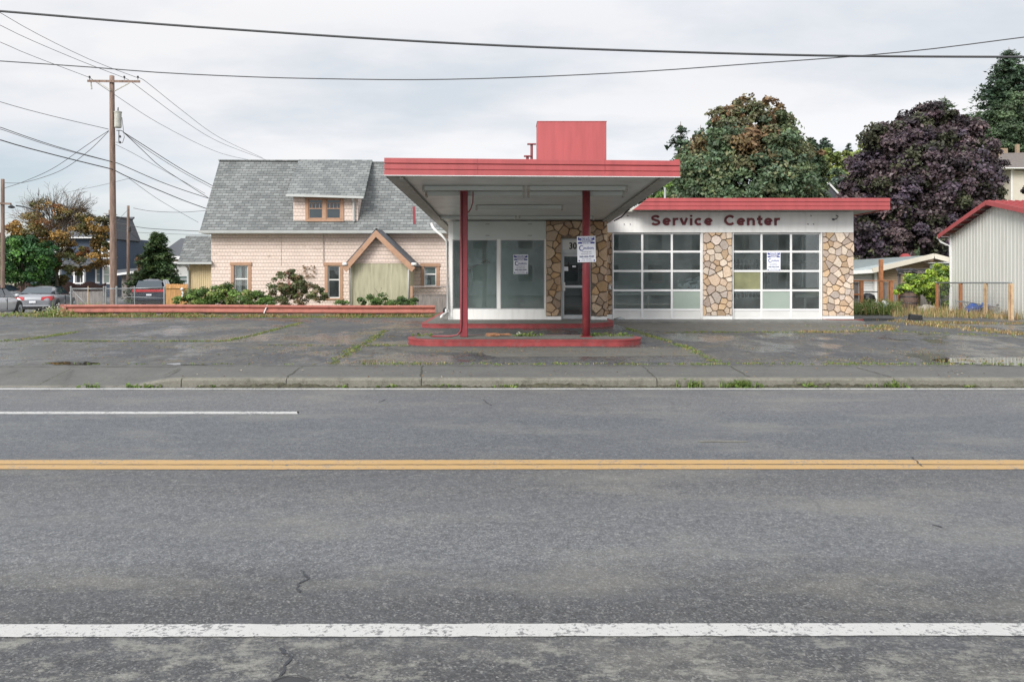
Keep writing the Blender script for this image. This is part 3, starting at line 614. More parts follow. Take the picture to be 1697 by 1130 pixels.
def blades(pts, hgt, wid, per, spread, pal, seed, name, label, lean=.5, kind='stuff', cat=None, leafy=0, parent=None):
    "tufts of grass: tapered two-segment blades round each point (x, y, z[, scale])"
    rng = np.random.default_rng(seed); pts = np.array([(*p, 1) if len(p) == 3 else p for p in pts], float); n = len(pts) * per; k = np.repeat(np.arange(len(pts)), per)
    s = pts[k, 3]; b0 = pts[k, :3] + np.stack([rng.normal(0, spread, n) * s, rng.normal(0, spread, n) * s, np.zeros(n)], 1)
    a = rng.uniform(0, 6.283, n); ln = rng.uniform(.1, 1, n) * lean; h = hgt * rng.uniform(.35, 1.15, n) * s; dr = np.stack([np.cos(a), np.sin(a), np.zeros(n)], 1); sd_ = np.stack([-np.sin(a + rng.normal(0, .6, n)), np.cos(a), np.zeros(n)], 1)
    w_ = (wid * rng.uniform(.6, 1.4, n))[:, None]; m1 = b0 + dr * (h * ln * .35)[:, None] + np.array([0, 0, 1]) * (h * .6)[:, None]; m2 = b0 + dr * (h * ln)[:, None] + np.array([0, 0, 1]) * (h * (1 - .25 * ln))[:, None]
    V = np.stack([b0 - sd_ * w_ / 2, b0 + sd_ * w_ / 2, m1 + sd_ * w_ * .4, m1 - sd_ * w_ * .4, m2 + sd_ * w_ * .06, m2 - sd_ * w_ * .06], 1).reshape(-1, 3)
    i = np.arange(n)[:, None] * 6; Q = np.concatenate([i + np.array([[0, 1, 2, 3]]), i + np.array([[3, 2, 4, 5]])]); pal = np.array(pal); c = pal[rng.integers(0, len(pal), n)] * 1.25 * rng.uniform(.65, 1.35, (n, 1)); c = np.concatenate([c, c])
    if leafy:
        nl = int(n * leafy); kk = rng.integers(0, n, nl); tt = rng.uniform(.2, 1, nl)[:, None]; C = b0[kk] * (1 - tt) + m2[kk] * tt + rng.normal(0, wid * 2, (nl, 3)); V2, Q2 = leaf_quads(C, np.tile([0, -.3, 1.], (nl, 1)), wid * 4.5 * rng.uniform(.5, 1.2, nl), rng)
        Q = np.concatenate([Q, Q2 + len(V)]); V = np.concatenate([V, V2]); c = np.concatenate([c, pal[rng.integers(0, len(pal), nl)] * rng.uniform(.7, 1.3, (nl, 1))])
    org = pts[:, :3].mean(0) if parent is None else ORG[parent.name]
    o = raw_mesh(name, V, Q, 'leaf', np.clip(c, 0, 1), parent, tuple(org))
    if parent is None: tag(o, label, cat or 'grass', kind=kind)
    return o
# ================================================================== SERVICE STATION
OY, GY = 25.5, 26.9            # office front, garage front
OS, GS = FPX / OY, FPX / GY
def ox(px): return (px - CXP) / OS
def oz(py): return CH - (py - HOR) / OS
def gx(px): return (px - CXP) / GS
def gzz(py): return CH - (py - HOR) / GS
OL, OR = ox(743), ox(1005); GR = gx(1414); BACK = 34.2
st = thing('service_station', 'vacant white and stone service station with flat red-edged roofs and two glazed garage doors', 'service station', (4.8, GY, 0))
def csoff(y): return 3.82 - .018 * y + 0.0     # canopy soffit height
FY = 15.5; CLx, CRx = -2.46, 3.39
# office walls -------------------------------------------------------
mb = MB(); T = .16; zt = 3.33
x750, x905, x764 = ox(750), ox(905), ox(762)
mb.box(OL, x750, OY, OY + T, .12, zt)                      # left jamb strip
mb.box(x750, x905, OY, OY + T, oz(397), zt)                # upper panel
mb.box(x750, x905, OY + .02, OY + T, .12, oz(512.5))       # kick wall
mb.box(ox(824), ox(829.5), OY + .005, OY + T, oz(512.5), oz(397))
mb.box(ox(902.5), x905 + .02, OY + .005, OY + T, oz(512.5), oz(397))
mb.build('office_front_wall', 'white', st, bevel=.004)
mb = MB()
mb.box(x750 + .02, x905 - .02, OY - .015, OY, oz(396.5), zt - .004)
for px in (800, 853): mb.box(ox(px) - .004, ox(px) + .004, OY - .018, OY - .014, oz(395), zt - .01)
mb.build('upper_panel', 'panelwhite', st)
mb = MB()
for px, py in ((808, 371.5), (878, 371.5), (808, 390.5), (878, 390.5)):
    for dx in (-.05, -.015, .02, .05): mb.box(ox(px) + dx - .009, ox(px) + dx + .009, OY - .022, OY - .016, oz(py) - .012, oz(py) + .012)
mb.build('sign_bracket_stubs', 'dark', st)
mb = MB(); mb.box(OL, OL + T, OY + T, BACK, .0, 3.1); mb.box(OL, GR, BACK, BACK + T, 0, oz(440) - .0); mb.build('side_wall', 'white', st)
# back wall with a window in the garage (seen through the right-hand door)
mb = MB(); wx0, wx1 = (1301 - CXP) * BACK / FPX, (1326 - CXP) * BACK / FPX; wz0, wz1 = CH - (461 - HOR) * BACK / FPX, CH + (HOR - 399) * BACK / FPX
bt = 1.87
mb.box(OL, wx0, BACK - T, BACK - .002, bt, 3.7); mb.box(wx1, GR, BACK - T, BACK - .002, bt, 3.7); mb.box(wx0, wx1, BACK - T, BACK - .002, wz1, 3.7)
mb.v = []; mb.f = []; mb.mi = []; mb.cols = []
for (a, b_, c, d) in ((OL + T, wx0, 0, 3.72), (wx1, GR - T, 0, 3.72), (wx0, wx1, wz1, 3.72), (wx0, wx1, 0, wz0)): mb.box(a, b_, BACK - T, BACK - .004, c, d)
mb.build('interior_back_wall', 'intwall', st)
o = COL.objects.get('side_wall')
# rebuild the outer back wall with the same opening
bpy.data.objects.remove(o); mb = MB(); mb.box(OL, OL + T, OY + T, BACK + T, 0, 3.15)
for (a, b_, c, d) in ((OL + T, wx0, 0, 3.72), (wx1, GR - T, 0, 3.72), (wx0, wx1, wz1, 3.72), (wx0, wx1, 0, wz0)): mb.box(a, b_, BACK, BACK + T, c, d)
mb.build('side_wall', 'white', st)
mb = MB(); s0, s1 = GY + 1.2, BACK - 1.2      # right garage wall; unseen window openings added to let light into the interior
mb.box(GR - T, GR, GY + .28, s0, 0, 3.72); mb.box(GR - T, GR, s1, BACK + T, 0, 3.72); mb.box(GR - T, GR, s0, s1, 0, 1.1); mb.box(GR - T, GR, s0, s1, 3.1, 3.72); mb.build('side_wall', 'white', st, one=True)
fo_ = MB()
for i_ in range(4): yy_ = s0 + (s1 - s0) * i_ / 3; fo_.box(GR - .1, GR - .05, max(s0, yy_ - .03), min(s1, yy_ + .03), 1.1, 3.1)
fo_.box(GR - .1, GR - .05, s0, s1, 2.07, 2.13); fo_ = fo_.build('added_light_window_frame', 'whitetrim', st, one=True); MB().box(GR - .08, GR - .07, s0, s1, 1.1, 3.1).build('pane', 'glass', fo_)
fr = MB(); fr.box(wx0 - .06, wx0, BACK - T - .03, BACK - T, wz0 - .06, wz1 + .06); fr.box(wx1, wx1 + .06, BACK - T - .03, BACK - T, wz0 - .06, wz1 + .06); fr.box(wx0, wx1, BACK - T - .03, BACK - T, wz1, wz1 + .06)
fr.box(wx0, wx1, BACK - T - .05, BACK - T, wz0 - .07, wz0); fr.box(wx0, wx1, BACK - .1, BACK - .06, (wz0 + wz1) / 2 - .03, (wz0 + wz1) / 2 + .03)
o = fr.build('rear_window_frame', 'whitetrim', st); MB().box(wx0, wx1, BACK - .09, BACK - .08, wz0, wz1).build('pane', 'glass', o)
# interior floor, ceilings, partition
MB().box(OL + T, GR - T, OY + T + .02, BACK - T, .0, .06).build('interior_floor', 'intfloor', st)
MB().box(OL + T, OR, OY + T, BACK - T, 3.05, 3.1).build('office_ceiling', 'intwall', st)
MB().box(OR, GR - T, GY + .2, BACK - T, 3.68, 3.72).build('garage_ceiling', 'intwall', st)
mb = MB(); mb.box(OR - .1, OR, OY + .3, BACK - T, .06, 3.68); mb.box(OL + T, ox(915), OY + 1.25, OY + 1.33, .06, 3.05)
mb.box(ox(862) + .12, ox(862) + .14, OY + 1.235, OY + 1.25, .06, 2.2); mb.box(ox(760), ox(900), OY + 1.235, OY + 1.25, 1.72, 1.75); mb.build('interior_partition', 'intwall', st)
# office windows
for a, b_ in ((x750, ox(824)), (ox(829.5), ox(902.5))):
    o = MB().box(a - .0, b_ + .0, OY + .05, OY + .058, oz(512.5), oz(397)).build('shop_window', 'glass', st)
    f = MB()
    for q in ((a, a + .025, oz(512.5), oz(397)), (b_ - .025, b_, oz(512.5), oz(397)), (a + .025, b_ - .025, oz(512.5), oz(512.5) + .03), (a + .025, b_ - .025, oz(397) - .03, oz(397))): f.box(q[0], q[1], OY + .035, OY + .075, q[2], q[3])
    f.build('frame', 'alu', o)
# stone cladding ------------------------------------------------------
def clip(poly, p, nrm):
    o = []
    for i in range(len(poly)):
        a, b_ = poly[i], poly[(i + 1) % len(poly)]; da = (a[0] - p[0]) * nrm[0] + (a[1] - p[1]) * nrm[1]; db = (b_[0] - p[0]) * nrm[0] + (b_[1] - p[1]) * nrm[1]
        if da <= 0: o.append(a)
        if da * db < 0: t = da / (da - db); o.append((a[0] + (b_[0] - a[0]) * t, a[1] + (b_[1] - a[1]) * t))
    return o
STC = [(.60, .47, .36), (.56, .43, .32), (.64, .54, .44), (.52, .42, .35), (.60, .47, .35), (.47, .38, .32), (.58, .42, .27), (.56, .48, .42), (.66, .56, .46), (.50, .36, .24)]
def stones(mb, w, h, to3d, seed, holes=(), size=.30, tint=(1, 1, 1)):
    "irregular flagstones on a w x h face; to3d(u, v, out) -> point"
    rr = random.Random(seed); pts = []; tries = 0
    while tries < 1500:
        p = (rr.uniform(-.05, w + .05), rr.uniform(-.05, h + .05)); tries += 1; r = size * rr.choice((.42, .6, .8, 1.2, 1.5))
        if all((p[0] - q[0]) ** 2 + ((p[1] - q[1]) * .95) ** 2 > (min(r, q[2]) * .9) ** 2 for q in pts): pts.append((p[0], p[1], r))
    for p in pts:
        cell = [(0, 0), (w, 0), (w, h), (0, h)]
        for q in pts:
            if q is p: continue
            dx, dy = q[0] - p[0], q[1] - p[1]; L = math.hypot(dx, dy)
            if L > 1.6: continue
            wgt = max(.34, min(.66, .5 + .16 * (p[2] - q[2]) / size)); cell = clip(cell, (p[0] + dx * wgt, p[1] + dy * wgt), (dx / L, dy / L))
            if not cell: break
        if len(cell) < 3: continue
        for hx0, hx1, hy0, hy1 in holes:      # openings: keep the side the centre lies on
            if p[0] > hx0 - .02 and p[0] < hx1 + .02 and p[1] < hy1 and p[1] > hy0: cell = []; break
            cx = sum(c[0] for c in cell) / len(cell); cy = sum(c[1] for c in cell) / len(cell)
            if min(c[0] for c in cell) < hx1 and max(c[0] for c in cell) > hx0 and min(c[1] for c in cell) < hy1 and max(c[1] for c in cell) > hy0:
                ov = [(hx0 - cx, lambda c: clip(c, (hx0, 0), (1, 0))), (cx - hx1, lambda c: clip(c, (hx1, 0), (-1, 0))), (cy - hy1, lambda c: clip(c, (0, hy1), (0, -1)))]
                cell = max(ov, key=lambda t: t[0])[1](cell)
            if len(cell) < 3: break
        if len(cell) < 3: continue
        cx = sum(c[0] for c in cell) / len(cell); cy = sum(c[1] for c in cell) / len(cell)
        # chip the corners for a rounder outline
        c2 = []
        for i in range(len(cell)):
            a, b_, c = cell[i - 1], cell[i], cell[(i + 1) % len(cell)]
            f1, f2 = rr.uniform(.04, .16), rr.uniform(.04, .16); c2 += [(b_[0] + (a[0] - b_[0]) * f1, b_[1] + (a[1] - b_[1]) * f1), (b_[0] + (c[0] - b_[0]) * f2, b_[1] + (c[1] - b_[1]) * f2)]
        def ins(d, k=1.0):
            o = []
            for c in c2:
                L = math.hypot(c[0] - cx, c[1] - cy) + 1e-6; s = max(0, L - d) / L; o.append((cx + (c[0] - cx) * s, cy + (c[1] - cy) * s))
            return o
        th = rr.uniform(.03, .085); tx, ty = rr.uniform(-.11, .11), rr.uniform(-.11, .11); A, B, C = ins(.009), ins(.014), ins(.03); n = len(c2); col = STC[rr.randrange(len(STC))]; k_ = rr.uniform(.8, 1.15)
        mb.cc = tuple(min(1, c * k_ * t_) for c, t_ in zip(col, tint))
        vs = [to3d(c[0], c[1], 0) for c in A] + [to3d(c[0], c[1], th * .7) for c in B] + [to3d(c[0], c[1], th + (c[0] - cx) * tx + (c[1] - cy) * ty + rr.uniform(-.004, .004)) for c in C]
        fs = [(i, (i + 1) % n, n + (i + 1) % n, n + i) for i in range(n)] + [(n + i, n + (i + 1) % n, 2 * n + (i + 1) % n, 2 * n + i) for i in range(n)]
        mb.add(vs, fs + [tuple(range(2 * n, 3 * n))])
    mb.cc = None
# office stone wall with the door opening
sx0, sx1, sz0 = x905 + .0, ox(1006), oz(524); dx0, dx1, dz1 = ox(930), ox(980), oz(395.5)
bk = MB(); bk.box(sx0, dx0, OY + .0, OY + .3, sz0, zt); bk.box(dx1, sx1, OY + .0, OY + .3, sz0, zt); bk.box(dx0, dx1, OY + .0, OY + .3, dz1, zt)
bk.build('stone_backing', 'grout', st)
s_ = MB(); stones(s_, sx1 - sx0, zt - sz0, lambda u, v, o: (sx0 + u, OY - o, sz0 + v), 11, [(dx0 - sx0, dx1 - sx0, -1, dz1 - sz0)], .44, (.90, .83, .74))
s_.build('stone_cladding', 'stone', st)
mb = MB(); mb.box(sx0, dx0, OY - .02, OY + .28, .1, sz0 - .003); mb.box(dx1, sx1, OY - .02, OY + .28, .1, sz0 - .003); mb.build('base_course', 'white', st, bevel=.005)
# stone return beside the first garage door
rx0, rx1 = sx1, gx(1014.5); bk = MB(); bk.box(OR - .05, rx1, GY + .0, GY + .25, gzz(521), gzz(385)); bk.box(OR - .05, sx1, OY + .3, GY, .1, 3.25); bk.build('stone_backing', 'grout', st)
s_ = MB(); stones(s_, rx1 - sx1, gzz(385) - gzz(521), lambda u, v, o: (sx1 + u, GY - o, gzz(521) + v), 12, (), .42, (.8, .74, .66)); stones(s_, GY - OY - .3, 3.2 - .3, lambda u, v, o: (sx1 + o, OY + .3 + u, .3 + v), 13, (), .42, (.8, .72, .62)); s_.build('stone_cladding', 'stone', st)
mb = MB(); mb.box(sx1 - .02, rx1, GY - .03, GY + .22, 0, gzz(521) - .003); mb.build('base_course', 'white', st, bevel=.005)
mb = MB(); pc = P(1010, 474, GY - .08); mb.lathe((pc.x, pc.y - .02, pc.z - .1), [(.03, 0), (.05, .02), (.05, .1), (.02, .14)], 10); mb.tube([(pc.x, pc.y - .05, pc.z + .02), (pc.x + .1, pc.y - .1, pc.z + .06)], .018); mb.box(pc.x - .07, pc.x + .07, pc.y - .01, pc.y + .03, pc.z - .12, pc.z - .08); mb.build('tap', 'gutter', st)
# two pillars
for a, b_, sd_ in ((1164.5, 1213, 21), (1363, 1414, 22)):
    xa, xb = gx(a), gx(b_); z0, z1 = gzz(523.5), gzz(385.5); MB().box(xa, xb, GY - .0, GY + .28, z0, z1).build('stone_backing', 'grout', st)
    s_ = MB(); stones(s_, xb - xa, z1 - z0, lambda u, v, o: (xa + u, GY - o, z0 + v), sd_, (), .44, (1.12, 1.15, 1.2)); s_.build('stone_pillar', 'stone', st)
    MB().box(xa - .0, xb + .0, GY - .06, GY + .27, 0, z0 - .003).build('base_course', 'white', st, bevel=.005)
# sign band above the doors
z0b, z1b = gzz(385), 3.74
mb = MB(); mb.box(OR - .02, GR, GY - .02, GY + .28, z0b, z1b); mb.build('sign_band', 'white', st)
mb = MB(); mb.box(OR + .05, GR, GY - .028, GY - .0202, z0b - .012, z0b + .006); mb.build('band_trim', 'gutter', st)
def arc(cx, cy, rx_, ry, a0, a1, n=14): return [(cx + rx_ * math.cos(R(a0 + (a1 - a0) * i / n)), cy + ry * math.sin(R(a0 + (a1 - a0) * i / n))) for i in range(n + 1)]
SW = .215
GLY = {'S': (.74, [arc(.36, .70, .225, .20, 20, 245, 12) [:11] + [(.33, .52), (.40, .485)] + arc(.36, .285, .24, .20, 70, -160, 14)]),
 'C': (.80, [arc(.42, .5, .31, .405, 42, 318, 22)]), 'e': (.62, [arc(.31, .36, .205, .265, 0, 318, 18), [(.12, .355), (.50, .355)]]), 'r': (.42, [[(.11, 0), (.11, .72)], [(.12, .42), (.17, .56), (.26, .62), (.40, .625)]]),
 'v': (.60, [[(.09, .72), (.28, .06)], [(.51, .72), (.32, .06)]]), 'i': (.26, [[(.13, 0), (.13, .70)], [(.13, .83), (.13, 1.0)]]), 'c': (.60, [arc(.31, .36, .205, .265, 48, 312, 16)]),
 'n': (.62, [[(.11, 0), (.11, .72)], [(.12, .44), (.2, .58), (.31, .63), (.43, .585), (.49, .45), (.49, 0)]]), 't': (.42, [[(.2, .92), (.2, .2), (.24, .1), (.39, .09)], [(.03, .62), (.39, .62)]])}
def glyph(mbx, paths, x0, z0, k, kx, y, dep, sw=SW):
    for pi, pth in enumerate(paths):
        P2 = [Vector((x0 + p[0] * kx, z0 + p[1] * k)) for p in pth]; nrm = []
        for i in range(len(P2)):
            d = (P2[min(i + 1, len(P2) - 1)] - P2[max(i - 1, 0)]).normalized(); nrm.append(Vector((-d.y, d.x)))
        h = sw * k / 2; vs = []; yy = y - .001 * pi
        for p, n_ in zip(P2, nrm): a_, b2 = p + n_ * h, p - n_ * h; vs += [(a_.x, yy, a_.y), (b2.x, yy, b2.y), (b2.x, y + dep, b2.y), (a_.x, y + dep, a_.y)]
        m_ = len(P2); fs = [(4 * i + q, 4 * i + (q + 1) % 4, 4 * i + 4 + (q + 1) % 4, 4 * i + 4 + q) for i in range(m_ - 1) for q in range(4)] + [(0, 1, 2, 3), (4 * m_ - 1, 4 * m_ - 2, 4 * m_ - 3, 4 * m_ - 4)]
        mbx.add(vs, fs)
capk = gzz(356.8) - gzz(373.7)
for word, xa_, xb_ in (('Service', 1077.5, 1181), ('Center', 1199, 1292)):
    sp = .075; tot = sum(GLY[c][0] for c in word) + sp * (len(word) - 1); kx = (gx(xb_) - gx(xa_)) / tot; xx = gx(xa_)
    for c in word: m_ = MB(); glyph(m_, GLY[c][1], xx, gzz(373.7), capk, kx, GY - .06, .04); m_.build('letter', 'maroon', st, one=True); xx += (GLY[c][0] + sp) * kx
mb = MB()
for px, py in ((1034, 371), (1044, 371), (1343, 357), (1338, 371), (1347, 371), (1040, 357)): mb.tube([(gx(px), GY - .03, gzz(py)), (gx(px) + .01, GY - .06, gzz(py) - .03)], .012, 6)
pl = [(1384, 357), (1388, 359), (1385, 363), (1380, 365)]; mb.tube([(gx(a), GY - .06, gzz(b_)) for a, b_ in pl], .015, 6); mb.lathe((gx(1380), GY - .05, gzz(365)), [(.04, 0), (.04, .05)], 8); mb.build('wire_stubs', 'dark', st)
# main roof over garage (thick, overhanging, red layered fascia)
def layered_fascia(mb, x0, x1, y, z0, z1, n=3, slant0=0, slant1=0, outward=-1):
    h = (z1 - z0) / n
    for i in range(n):
        a, b_ = z0 + i * h, z0 + (i + 1) * h - .018; k0 = lambda z: x0 + slant0 * (z - z0) / (z1 - z0)
        yy = y + .012 * ((n - 1 - i) % 2)
        mb.hexa([(k0(a), yy, a), (x1, yy, a), (x1, y + .09, a), (k0(a), y + .09, a)], [(k0(b_), yy, b_), (x1, yy, b_), (x1, y + .09, b_), (k0(b_), y + .09, b_)])
    mb.hexa([(k0(z0), y + .03, z0), (x1, y + .03, z0), (x1, y + .1, z0), (k0(z0), y + .1, z0)], [(k0(z1), y + .03, z1 - .01), (x1, y + .03, z1 - .01), (x1, y + .1, z1 - .01), (k0(z1), y + .1, z1 - .01)])
RY = 26.0; rS = FPX / RY; rx = lambda p: (p - CXP) / rS; rz = lambda p: CH - (p - HOR) / rS
mb = MB(); xl, xr = rx(1049), rx(1475.5); z0r, z1r = rz(348), rz(327.8)
layered_fascia(mb, xl, xr, RY, z0r, z1r, 3, rx(1075) - rx(1049)); fo = mb.build('garage_fascia', 'red', st, bevel=.004)
mb = MB(); h = (z1r - z0r) / 3
for i in range(3): mb.box(xr - .09, xr + .012 * (i % 2) , RY + .09, BACK + .8, z0r + i * h, z0r + (i + 1) * h - .018)
mb.build('side_fascia', 'red', st)
mb = MB(); mb.hexa([(xl + .05, RY + .1, z0r + .03), (xr - .1, RY + .1, z0r + .03), (xr - .1, BACK + .8, z0r + .03), (xl + .05, BACK + .8, z0r + .03)], [(xl + .5, RY + .1, z1r - .06), (xr - .1, RY + .1, z1r - .06), (xr - .1, BACK + .8, z1r - .06), (xl + .5, BACK + .8, z1r - .06)])
mb.box(OR - .6, xl + .3, GY - .35, BACK + .8, 3.72, 3.85); mb.build('garage_roof', 'greyedge', st)
p = P(1102, 327, 27.5); mb = MB(); mb.tube([(p.x, p.y, 4.0), (p.x, p.y, P(1102, 311, 27.5).z)], .04, 8); mb.build('vent_pipe', 'galv', st)
# garage doors ------------------------------------------------------------
def garage_door(colx, rowy, boards):
    C = [gx(c) for c in colx]; Rz = [gzz(r) for r in rowy]; y = GY + .06
    root = MB(); w = .045
    for i, c in enumerate(C):
        ww = .035 if 0 < i < 3 else .05; root.box(c - (ww if i else 0), c + (ww if i < 3 else 0), y, y + .05, Rz[5] - .0, Rz[0])
    for j, r in enumerate(Rz):
        hh = .03
        for i in range(3):
            a = C[i] + (.035 if i else .05); b_ = C[i + 1] - (.035 if i < 2 else .05)
            if j == 0: root.box(a, b_, y + .003, y + .05, r - .05, r)
            elif j == 5: root.box(a, b_, y + .003, y + .05, r, r + .07)
            else: root.box(a, b_, y + .003, y + .05, r - .035, r + .035)
    o = root.build('garage_door', 'whitetrim', st)
    g = MB(); lo = MB()
    for i in range(3):
        a = C[i] + .03; b_ = C[i + 1] - .03; lo.box(a, b_, y + .02, y + .03, Rz[5] + .06, Rz[4] - .02)
        for j in range(4):
            if (j, i) in boards: MB().box(a, b_, y + .02, y + .03, Rz[j + 1] + .02, Rz[j] - .03).build('painted_pane', boards[(j, i)], o)
            else: MB().box(a, b_, y + .022, y + .028, Rz[j + 1] + .02, Rz[j] - .03).build('pane', 'glass', o)
    lo.build('lower_panel', 'gutter', o)
    f = MB(); f.box(C[0] - .0, C[0] + .03, GY - .01, y, 0.02, Rz[0]); f.box(C[3] - .03, C[3] + .02, GY - .012, y, .02, Rz[0]); f.build('track_frame', 'whitetrim', o)
    MB().box(C[0] - .0, C[3], GY - .03, GY + .14, 0, .03).build('threshold', 'island', st)
    return o
garage_door((1015, 1064.8, 1114, 1163.5), (386, 417, 449.2, 481.3, 513.5, 531), {(3, 2): 'paleglass'})
garage_door((1214, 1263, 1312, 1361.5), (386, 417, 449.2, 481.3, 513.5, 531), {(2, 0): 'yellowglass', (3, 1): 'paleglass'})
# entrance door -------------------------------------------------------------
y = OY + .10; fr = MB(); w = .05
fr.box(dx0, dx0 + w, y, y + .08, .12, dz1); fr.box(dx1 - w, dx1, y, y + .08, .12, dz1); fr.box(dx0 + w, dx1 - w, y, y + .08, dz1 - .04, dz1); fr.box(dx0 + w, dx1 - w, y, y + .08, oz(420), oz(414)); do = fr.build('entrance_door_frame', 'alu', st)
MB().box(dx0 + w, dx1 - w, y + .03, y + .05, oz(414), dz1 - .04).build('address_panel', 'gutter', do)
t_ = MB().text('301', ox(943.3), y + .02, oz(412.5), .30, .01, .006, .86, 1.0); t_.build('address_number', 'black', do)
lf = MB(); a, b_ = dx0 + w + .005, dx1 - w - .005; zt_ = oz(420.5)
lf.box(a, a + .05, y + .01, y + .06, .14, zt_); lf.box(b_ - .05, b_, y + .01, y + .06, .14, zt_); lf.box(a + .05, b_ - .05, y + .01, y + .06, zt_ - .09, zt_); lf.box(a + .05, b_ - .05, y + .01, y + .06, .14, .27); lf.box(a + .05, b_ - .05, y + .005, y + .05, oz(476) - .02, oz(474) + .02)
lo = lf.build('entrance_door', 'alu', st); MB().box(a + .045, b_ - .045, y + .03, y + .038, .26, zt_ - .08).build('pane', 'glassdark', lo); hb = MB(); hb.box(a - .01, a + .08, y - .04, y + .004, oz(482), oz(468)); hb.tube([(a + .04, y - .05, oz(480)), (a + .09, y - .08, oz(475)), (a + .04, y - .05, oz(469))], .012); hb.build('handle', 'gutter', lo)
mb = MB(); mb.box(ox(934), ox(942), y + .015, y + .018, oz(449), oz(442)); mb.box(ox(949), ox(955), y + .015, y + .018, oz(443), oz(440)); mb.build('notice', 'signwhite', lo)
mb = MB(); mb.box(ox(941.5), ox(943), y + .02, y + .024, oz(448), oz(434)); mb.box(ox(943.2), ox(966), y + .02, y + .024, oz(448), oz(447)); mb.build('sticker_edge', 'black', lo)
# downspout and gutter on the left corner
mb = MB(); gy0 = OY - .12
mb.tube([P(715, 371, 27.0), P(718, 378, 26.8), P(724, 384, 26.4), P(733, 391, 26.0), P(741, 400, 25.5), P(741.5, 512, 25.4), P(740, 518, 25.4), P(733, 523, 25.0), P(731, 526, 24.8)], .045, 8); mb.build('downspout', 'gutter', st, smooth=True)
# red signboard box on the roof -------------------------------------------------
rS2 = FPX / 26.2; bx = lambda p: (p - CXP) / rS2; bz = lambda p: CH - (p - HOR) / rS2
mb = MB(); mb.box(bx(890.5), bx(1005), 26.2, 27.15, 3.3, bz(202)); mb.build('roof_sign_box', 'red', st, bevel=.015)
mb = MB(); mb.box(bx(890.5) - .012, bx(1005) + .012, 26.19, 27.17, bz(202), bz(201)); mb.build('box_cap', 'red', st)
mb = MB(); p = P(881, 262, 27.0); mb.tube([(p.x, 27, 3.5), (p.x, 27, P(881, 240, 27).z)], .045); mb.box(p.x - .15, p.x + .15, 26.9, 27.1, P(0, 240, 27).z, P(0, 238.6, 27).z); p = P(874, 262, 27.0); mb.tube([(p.x, 27, 3.5), (p.x, 27, P(0, 260, 27).z)], .05); mb.box(p.x - .12, p.x + .12, 26.9, 27.1, P(0, 260, 27).z, P(0, 258.4, 27).z); mb.build('roof_vent', 'redcol', st)
# CANOPY ------------------------------------------------------------------
cz = csoff; BY = 34.2
sm = MB(); ny = 200; ys_ = np.linspace(FY + .05, 31, 156)
xa, xb = CLx + .32, CRx - .32
# ribbed soffit: shallow V grooves every 10 cm
prof = []
yv = FY + .06
while yv < 33.8: prof += [(yv, 0), (yv + .135, 0), (yv + .142, .012), (yv + .150, .012)]; yv += .157
vs = [(x, yy, cz(yy) + dz) for yy, dz in prof for x in (xa, xb)]; sm.add(vs, [(2 * i, 2 * i + 1, 2 * i + 3, 2 * i + 2) for i in range(len(prof) - 1)])
can = sm.build('canopy', 'soffit', st)
fa = MB(); zl0, zl1 = 3.54, P(636, 260, FY).z; zr0, zr1 = P(1128, 293, FY).z, P(1128, 265, FY).z; n3 = 3
for i in range(n3):
    f0, f1 = i / n3, (i + 1) / n3; g = .02; yy = FY + .012 * (i % 2)
    a0, a1 = zl0 + (zl1 - zl0) * f0, zl0 + (zl1 - zl0) * f1 - g; b0, b1 = zr0 + (zr1 - zr0) * f0, zr0 + (zr1 - zr0) * f1 - g
    fa.hexa([(CLx, yy, a0), (CRx, yy, b0), (CRx, FY + .1, b0), (CLx, FY + .1, a0)], [(CLx, yy, a1), (CRx, yy, b1), (CRx, FY + .1, b1), (CLx, FY + .1, a1)])
fa.hexa([(CLx + .01, FY + .03, zl0 + .01), (CRx - .01, FY + .03, zr0 + .01), (CRx - .01, FY + .11, zr0 + .01), (CLx + .01, FY + .11, zl0 + .01)], [(CLx + .01, FY + .03, zl1 - .02), (CRx - .01, FY + .03, zr1 - .02), (CRx - .01, FY + .11, zr1 - .02), (CLx + .01, FY + .11, zl1 - .02)])

fa.build('fascia', 'red', can, bevel=.003)
dr = MB(); dr.hexa([(CLx, FY - .008, zl0 - .014), (CRx, FY - .008, zr0 - .014), (CRx, FY + .06, zr0 - .014), (CLx, FY + .06, zl0 - .014)], [(CLx, FY - .008, zl0 - .002), (CRx, FY - .008, zr0 - .002), (CRx, FY + .06, zr0 - .002), (CLx, FY + .06, zl0 - .002)]); dr.build('drip_edge', 'whitetrim', can)
sf = MB()
for i in range(3):
    for X0, X1 in ((CLx - .0, CLx + .09), (CRx - .09, CRx)):
        a0 = cz(FY) + .02 + .105 * i; a1 = a0 + .09; d = cz(BY) - cz(FY); sf.hexa([(X0, FY + .1, a0), (X1, FY + .1, a0), (X1, BY, a0 + d), (X0, BY, a0 + d)], [(X0, FY + .1, a1), (X1, FY + .1, a1), (X1, BY, a1 + d), (X0, BY, a1 + d)])
sf.build('side_fascia', 'red', can)
